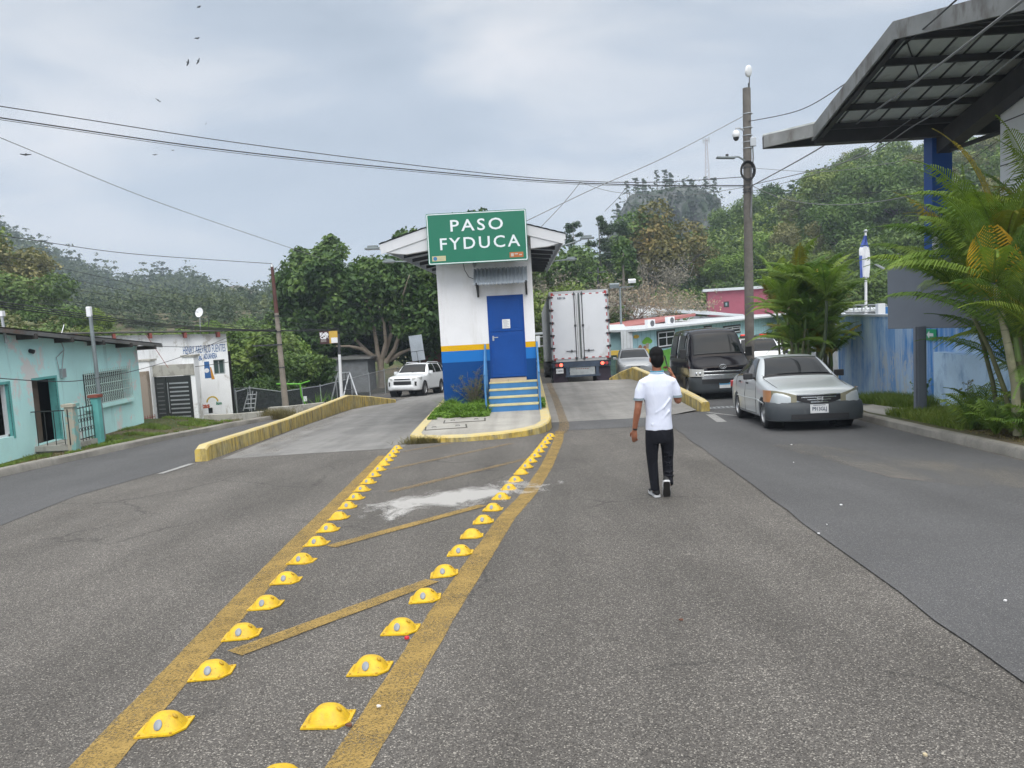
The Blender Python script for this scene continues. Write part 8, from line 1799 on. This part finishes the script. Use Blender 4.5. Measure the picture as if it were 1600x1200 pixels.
# low ferny skirt and seedlings at the foot
def stemof():
    t = thing('palm_stem_tree', 'pale ringed palm stem with a hanging yellow frond at the right edge', 'palm', (7.1, 10.9, gz(7, 10.9)+.1)); q = lambda px, py, Y=10.9: Vector([float(v) for v in P(px, py, Y)])-t.location
    mb = MB(); pts = [q(1590, 680), q(1586, 600), q(1576, 545), q(1562, 480), q(1553, 445)]; mb.tube(pts, [.06, .055, .05, .042, .036], 10); st = mb.build('stem', M('ringed_palm_stem', (.25, .24, .15), .7, var=.3, vs=4, dirt=(.10, .12, .04), dsc=3, dth=.5), t, smooth=60)
    mb = MB()
    for k in range(14): u = k/13*3.99; i = int(u); p = pts[i].lerp(pts[min(4, i+1)], u-i); mb.cyl(p-Vector((0, 0, .006)), p+Vector((0, 0, .006)), .059-.0014*k, n=10)
    mb.build('ring', M('stem_ring', (.12, .12, .06), .8), st); rnd = random.Random(2)
    mb = MB(); base = q(1545, 372); tip = q(1549, 440)
    # yellow frond hanging face-on, fan of curved leaflets
    ax = [q(1556, 440), q(1552, 412), q(1549, 385), q(1545, 352)]
    mb.tube(ax, [.016, .013, .010, .006], 5)
    for k in range(15):
        u = k/14; c = ax[0].lerp(ax[3], .12+u*.86)+Vector((0, -.01, 0)); ln_ = .30*(math.sin((u*.8+.2)*math.pi)**.5)*1.15+.03
        for s in (1, -1):
            p0 = c; p1 = c+Vector((s*ln_*.55, -.02, ln_*.32)); p2 = c+Vector((s*ln_*.98, -.04, ln_*.02-.05)); p3 = c+Vector((s*ln_*1.08, -.05, -ln_*.35-.04)); w3 = Vector((0, 0, .0125))
            mb.add([p0-w3*.6, p0+w3*.6, p1+w3, p1-w3, p2+w3*.9, p2-w3*.9, p3], [(0, 1, 2, 3), (3, 2, 4, 5), (5, 4, 6)])
    mb.build('yellow_frond', m_fy, t)
    for k in range(9): frond(t, q(1552, 440), [2.6, 3.4, 1.7, .6, -.4, 4.2, 5.1, 2.2, 3.0][k], rnd.uniform(.3, 1.2), 1.7, 1.1, m_fr[k % 2], rnd, .42)
    return t
stemof()
# ================================================================ grass, weeds and small plants
def grass(name, lab, area, n, hgt, m, seed, zf, lean=.35, wd=.006, kind='stuff', cat='grass', parent=None):
    rng = np.random.default_rng(seed); pts = np.array([area(rng) for _ in range(n)]); a = rng.uniform(0, 6.283, n); h = hgt*rng.uniform(.4, 1.3, n)*pts[:, 2]
    z = np.array([zf(x, y) for x, y in pts[:, :2]]); b = np.stack([pts[:, 0], pts[:, 1], z], 1); lx = rng.normal(size=(n, 2))*lean*h[:, None]; sd_ = np.stack([np.cos(a)*wd, np.sin(a)*wd, np.zeros(n)], 1)
    mid = b+np.concatenate([lx*.4, (h*.6)[:, None]], 1); tip = b+np.concatenate([lx*1.1, h[:, None]], 1)
    v = np.stack([b-sd_, b+sd_, mid+sd_*.8, mid-sd_*.8, tip], 1).reshape(-1, 3); f = []
    for i in range(n): o_ = i*5; f.append((o_, o_+1, o_+2, o_+3)); f.append((o_+3, o_+2, o_+4))
    me = bpy.data.meshes.new(name); me.from_pydata(v.tolist(), [], f); me.materials.append(m); o = bpy.data.objects.new(name, me); COL.objects.link(o)
    if parent is None: tag(o, lab, cat, kind=kind)
    else: o.parent = parent
    return o
from mathutils import noise as mnoise
def patchy(x, y, s=.9, o=0): return mnoise.noise(Vector((x*s+o, y*s, 0)))
def verge_area(rng):
    while 1:
        x, y = rng.uniform(-11.5, -9.95), rng.uniform(9, 26)
        if patchy(x, y, 1.3) > .12 - .10*(y-16)/8: return x, y, 1
grass('grass_verge', 'patchy short grass on the verge before the turquoise house', verge_area, 15000, .075, m_grass, 1, lambda x, y: hz(x, y)-.01, wd=.007)
def verge_dry(rng): return rng.uniform(-11.5, -9.95), rng.uniform(9, 27), 1
grass('dry_grass', 'straw-coloured dead grass among the verge soil', verge_dry, 5000, .05, m_straw, 2, lambda x, y: hz(x, y)-.01, wd=.006)
def rz2(x, y): return gz(x, y)+.13
def bed(x0, x1, y0, y1):
    def f(rng):
        while 1:
            x, y = rng.uniform(x0, x1), rng.uniform(y0, y1); xe = tab([(6, 6.3), (9.75, 6.5), (12.9, 6.8), (16.2, 7.15), (17.6, 7.4)], y)
            if x > xe+.1: return x, y, 1
    return f
sheet('verge', [(6.30, 0), (6.46, 9.75), (6.74, 12.9), (7.08, 16.2), (7.4, 17.6), (8.4, 18.4), (9.11, 18.6), (9.11, 0)], m_ground, .13)
sheet('footpath', [(7.12, 15.4), (7.16, 16.2), (7.45, 17.55), (8.5, 18.4), (9.1, 18.5), (9.1, 16.4), (8.2, 15.9)], m_isl, .135)
grass('grass_bed', 'bright green grass around the grey sign post', bed(6.8, 8.8, 12.2, 15.5), 15000, .15, m_grass, 3, rz2, wd=.007)
grass('grass_bed', 'grass tuft at the foot of the blue wall beyond the sedan', bed(8.1, 9.05, 16.6, 19.5), 5000, .22, m_grass, 4, rz2, wd=.008)
grass('fallen_leaves', 'dark soil litter under the right palms', bed(6.5, 8.0, 9, 12), 1500, .04, m_straw, 6, rz2, lean=1.5, wd=.012)
def boothgrass(rng):
    while 1:
        x, y = rng.uniform(-2.5, -.9), rng.uniform(18.55, 20.6)
        if (x+1.0)*.9 < (y-18.5) and x < -1.12+.15*rng.uniform() and (y > 18.9 or patchy(x, y, 3) > 0):
            e_ = min(1, (y-18.4)*1.1)*min(1, max(.25, (x+2.7)*1.6)); return x, y, max(.25, e_*(.75+.9*patchy(x, y, 2.6, 5)))
grass('weed_bed', 'thick bright green weeds at the foot of the booth left of the stairs', boothgrass, 9000, .26, m_weed, 7, lambda x, y: IZ, lean=.5, wd=.008, cat='weeds')
def weedleaf(lab, area, n, h, seed, z0, size=.035, name='weed_patch'):
    rng = np.random.default_rng(seed); p = np.array([area(rng) for _ in range(n)]); p[:, 2] = z0+rng.uniform(0, 1, n)**.7*h*p[:, 2]; o = leafmesh(name, p, size, m_weed, None, .8, rng, .5); tag(o, lab, 'weeds', kind='stuff')
weedleaf('low leafy weeds mixed in the grass at the booth foot', boothgrass, 7000, .24, 8, IZ)
def rside(rng): return rng.uniform(.27, .42), rng.uniform(19.6, 20.6), 1
weedleaf('small green weeds growing at the right side of the booth stairs', rside, 700, .2, 9, IZ, .03)
def ifront(rng): return -2.3+rng.normal()*.22, 15.80+rng.uniform(-.05, .02), 1
grass('grass_tuft', 'grass tuft growing at the base of the island kerb front left', ifront, 420, .16, m_straw, 10, lambda x, y: gz(x, y), lean=.7, wd=.005)
def shrub(name, lab, loc, h, rad, m, n, leaf, seed, stems=16, cat='shrub'):
    rnd = random.Random(seed); rng = np.random.default_rng(seed); t = thing(name, lab, cat, loc); mb = MB(); pts = []
    for k in range(stems):
        a = rnd.uniform(0, 6.283); r_ = rad*rnd.uniform(.1, 1); hh = h*rnd.uniform(.5, 1.05)*(1-.3*r_/rad); p1 = Vector((math.cos(a)*r_*.4, math.sin(a)*r_*.3, hh*.5)); p2 = Vector((math.cos(a)*r_, math.sin(a)*r_*.6, hh)); mb.tube([(0, 0, 0), p1, p2], [.010, .007, .003], 4)
        for q in range(9):
            u = rnd.uniform(.25, 1); b_ = p1.lerp(p2, max(0, (u-.5)*2)) if u > .5 else Vector((0, 0, 0)).lerp(p1, u*2); e_ = b_+Vector((rnd.gauss(0, .10), rnd.gauss(0, .07), rnd.uniform(.0, .16)))*h*.9; mb.tube([b_, e_], [.004, .002], 3)
            for w_ in range(4): pts.append(tuple(b_.lerp(e_, rnd.uniform(.2, 1.1))))
    mb.build('stems', m_bark, t); P_ = np.array(pts); P_ = P_[rng.integers(0, len(P_), n)]+rng.normal(size=(n, 3))*.018*h; leafmesh('foliage', P_, leaf, m, t, .5, rng, .5); return t
m_wiry = mat_leaf('wiry_shrub_leaf', (.06,.08,.03), (.12,.15,.06), (.22,.25,.12), 2., .1)
shrub('wiry_shrub', 'thin wiry shrub growing against the blue band of the booth', (-1.45, 20.35, IZ), 1.15, .62, m_wiry, 2600, .016, 21, 30)
shrub('small_shrub', 'small leafy shrub against the streaked blue wall near the sedan', (8.8, 17.2, gz(8.8, 17.2)+.1), .8, .28, m_weed, 500, .03, 22, 9)
shrub('small_shrub', 'brownish twiggy plant in front of the low light blue wall', (8.45, 14.9, gz(8.4, 14.9)+.1), .75, .25, m_lf_olive, 300, .025, 23, 8)
for i, (x, y, s) in enumerate(((7.15, 10.6, .5), (6.9, 11.4, .45), (7.6, 10.3, .6), (7.0, 12.2, .5), (7.7, 12.0, .55), (7.4, 11.0, .7), (8.0, 13.6, .6), (6.95, 10.9, .4))):
    rnd = random.Random(90+i); t = thing('palm_seedling', 'young feathery palm shoot at the foot of the right palm clumps', 'palm', (x, y, gz(x, y)+.12), group='young palm shoots under the right palms')
    for k in range(8): frond(t, (0, 0, .02), 6.283*k/8+i, rnd.uniform(.7, 1.35), s*1.5, 1.2, m_fr[k % 2], rnd, .26, 20)
# yucca-like leaves by the left barrier
t = thing('spiky_plant', 'spiky leaved plant beside the cafe sign pole foot', 'plant', f3(505, 634, 31)); mb = MB(); rnd = random.Random(6)
for k in range(26): a = rnd.uniform(0, 6.283); e_ = rnd.uniform(.5, 1.3); L_ = rnd.uniform(.4, .85); ox = rnd.uniform(-.6, .6); mb.add([(ox-.02, 0, 0), (ox+.02, 0, 0), (ox+math.cos(a)*L_*math.cos(e_)+.0, math.sin(a)*L_*math.cos(e_), L_*math.sin(e_))], [(0, 1, 2)])
mb.build('leaves', m_weed, t)
def bar_dry(rng): return -7.3+rng.normal()*.5, 26.8+rng.uniform(-.5, 1.2), 1
grass('dry_weeds', 'dry brown weeds by the crumbling wall and the yellow barrier', lambda rng: (-9.0+rng.normal()*.35, 26.9+rng.uniform(-.3, .6), 1), 1500, .35, m_straw, 12, lambda x, y: gz(x, y), cat='weeds')
# ================================================================ overhead cables
def cable(lab, pts, r=.012, m=None, sag=0, grp='overhead cables'):
    """pts: (px, py, depth) support points; smooth curve between"""
    w_ = [Vector([float(v) for v in P(*p)]) for p in pts]; n = len(w_); out_ = []
    for i in range(n-1):
        p0, p1, p2, p3 = w_[max(0, i-1)], w_[i], w_[i+1], w_[min(n-1, i+2)]
        for k in range(10):
            t = k/10; out_.append(.5*((2*p1)+(p2-p0)*t+(2*p0-5*p1+4*p2-p3)*t*t+(3*p1-p0-3*p2+p3)*t**3)-Vector((0, 0, sag*math.sin(math.pi*t))))
    out_.append(w_[-1]); mb = MB(); mb.tube(out_, r, 5); o = mb.build('power_cable', m or m_cable); tag(o, lab, 'cable', grp); return o
cable('upper long cable sweeping from the top left edge to the camera pole', [(-1500, -60, 11), (0, 166, 19), (400, 227, 22.5), (800, 275, 25.5), (1000, 285, 26.5), (1168, 276, 27)], .013)
cable('lower thick cable of the pair sweeping from the left edge to the camera pole', [(-1500, -45, 11), (0, 184, 19), (400, 240, 22.5), (800, 279, 25.5), (1000, 289, 26.5), (1168, 290, 27)], .017)
cable('thin cable just under the lower thick cable', [(-1500, -40, 11), (0, 187, 19), (400, 243, 22.6), (800, 281.5, 25.6), (1000, 291, 26.6), (1168, 292, 27)], .008)
cable('thin grey wire descending alone from the left edge to the big tree', [(-700, -70, 13), (0, 215, 26), (250, 317, 34), (500, 403, 46)], .014, m_lcable)
cable('wire meeting the top of the red utility pole from the left', [(-40, 365, 24), (30, 372, 25), (200, 396, 28), (425, 412, 31)], .012)
cable('diagonal wire rising from the booth roof to the camera pole top', [(823, 345, 24), (925, 296, 25), (1040, 245, 26), (1168, 178, 27)], .012, m_lcable)
cable('steep short wire behind the booth roof', [(845, 355, 30), (880, 318, 30), (906, 286, 30)], .012, m_lcable)
cable('steep wire above the pines left of the rock cliff', [(945, 330, 38), (965, 310, 37), (983, 287, 36)], .012, m_lcable)
cable('thin wire running from the pole coil over the ridge to the left', [(905, 284, 30), (960, 300, 29), (1060, 306, 28), (1168, 292, 27)], .009, m_lcable)
cable('sagging wire from the camera pole up to the canopy corner', [(1168, 190, 27), (1250, 172, 23), (1330, 125, 18), (1400, 80, 14.5), (1500, -5, 10)], .013)
cable('thick straight cable from the pole across the canopy to the top right corner', [(1170, 293, 27), (1275, 235, 20), (1400, 150, 14), (1480, 92, 11.5), (1605, -5, 9)], .019, m_lcable)
cable('second long cable crossing the canopy to the right edge', [(1170, 290, 27), (1330, 250, 19), (1430, 195, 14.5), (1520, 140, 12), (1620, 62, 10)], .012, m_lcable)
cable('thin cable crossing beneath the canopy eave', [(1170, 300, 27), (1300, 262, 20), (1450, 168, 14), (1620, 45, 10)], .008, m_lcable)
cable('low pale cable sagging to the right behind the blue column', [(1170, 288, 27), (1230, 312, 24), (1320, 320, 21), (1440, 303, 17.8), (1500, 280, 16)], .011, m_lcable)
cable('thin cable from pole passing the hillside to the blue column top', [(1170, 262, 27), (1290, 268, 22), (1447, 245, 17.5)], .007, m_lcable)
cable('dark cable hanging across the wooded hillside on the right', [(1170, 300, 27), (1300, 303, 22), (1440, 290, 18), (1560, 220, 15.2)], .007)
lw = [((-60, 385, 24), (200, 442, 30), (430, 492, 37), (600, 520, 48)), ((-60, 398, 24), (200, 455, 30), (430, 500, 37), (600, 523, 48)), ((-60, 425, 24), (150, 458, 29), (430, 508, 37), (620, 526, 48)), ((-60, 440, 22), (150, 478, 27), (300, 500, 31), (434, 515, 33)), ((-60, 452, 22), (140, 486, 26), (300, 505, 31), (434, 516, 33)),
      ((-60, 462, 18), (140, 492, 22), (300, 510, 27), (434, 516, 31), (530, 514, 40)), ((-60, 466, 18), (140, 495, 22), (300, 512, 27), (434, 517, 31), (530, 517, 40)), ((-60, 470, 18), (140, 498, 22), (300, 514, 27), (434, 518, 31)), ((200, 538, 22), (300, 542, 25), (358, 533, 27), (430, 520, 31))]
nmz = ['highest', 'second highest', 'third highest', 'fourth highest', 'fifth highest', 'thick upper', 'thick middle', 'thick lower', 'short sagging']
for i, pts in enumerate(lw): cable('%s of the cables strung low over the left house roofs' % nmz[i], pts, .016 if 5 <= i < 8 else .009, grp='low cables over the left house roofs')
cable('black cable drooping across the turquoise facade', [(-40, 588, 12.5), (60, 595, 15), (130, 594, 18), (215, 578, 22), (290, 555, 25), (360, 525, 28)], .009)
cable('guy wire slanting before the white office wall', [(229, 524, 27), (245, 548, 26.8), (263, 575, 26.6)], .010, m_redp)
cable('cable from the white gate pillar to the utility pole', [(305, 573, 27), (360, 565, 29), (435, 549, 31)], .010)
# ================================================================ birds
m_bird = M('bird_black', (.02, .02, .022), .8); BP = [(311, 11, .8, 5), (308, 60, .9, 0), (294, 98, 1.0, 70), (310, 96, 1.0, 60), (247, 157, .9, -35), (322, 193, .5, 60), (40, 242, 1.5, 3), (242, 242, .8, 5), (270, 235, .5, 0), (386, 242, .5, 20)]
BL = ['bird soaring highest at the top of the sky', 'bird with level wings below the highest one', 'dark bird on the left of the close pair', 'dark bird on the right of the close pair', 'banking bird left of and below the close pair', 'tiny bird just under the long cables', 'largest bird gliding at the far left', 'gliding bird below the cables in the middle', 'faint bird right of the gliding one', 'tiny bird furthest right in the flock']
for i, (px, py, s, rl_) in enumerate(BP):
    s *= .62
    t = thing('bird', BL[i], 'bird', P(px, py, 90), R(20*i), 'vultures circling in the sky'); t.rotation_euler = (R(-15), R(-rl_), R(12*i-30)); mb = MB(); rows = []
    for k in range(-6, 7):
        u = k/6; c = .22*(1-.55*abs(u))*s; z = (.10*abs(u)-.06*u*u)*s; y = -.10*abs(u)**2*s; rows.append([(u*.62*s, y+c, z), (u*.62*s, y, z+.02*s), (u*.62*s, y-c, z)])
    mb.grid(rows); mb.ell((0, 0, 0), (.07*s, .30*s, .07*s), 8, 6); mb.prism([(-.05*s, -.2*s, 0), (.05*s, -.2*s, 0), (.10*s, -.42*s, 0), (-.10*s, -.42*s, 0)], (0, 0, .01)); mb.build('body', m_bird, t)
# ================================================================ haze
hm = bpy.data.materials.new('haze_air'); hm.use_nodes = True; ht = hm.node_tree; ht.nodes.clear(); ho = ht.nodes.new('ShaderNodeOutputMaterial'); hv = ht.nodes.new('ShaderNodeVolumePrincipled'); ht.links.new(hv.outputs[0], ho.inputs['Volume'])
hv.inputs['Color'].default_value = (.72, .85, 1., 1); hv.inputs['Density'].default_value = .00085; hv.inputs['Anisotropy'].default_value = .1
mb = MB(); mb.bx(-1500, 1500, -100, 1600, -48, 150); o = mb.build('haze', hm, weld=True); o['kind'] = 'stuff'; o['label'] = 'thin bluish haze in the valley air'
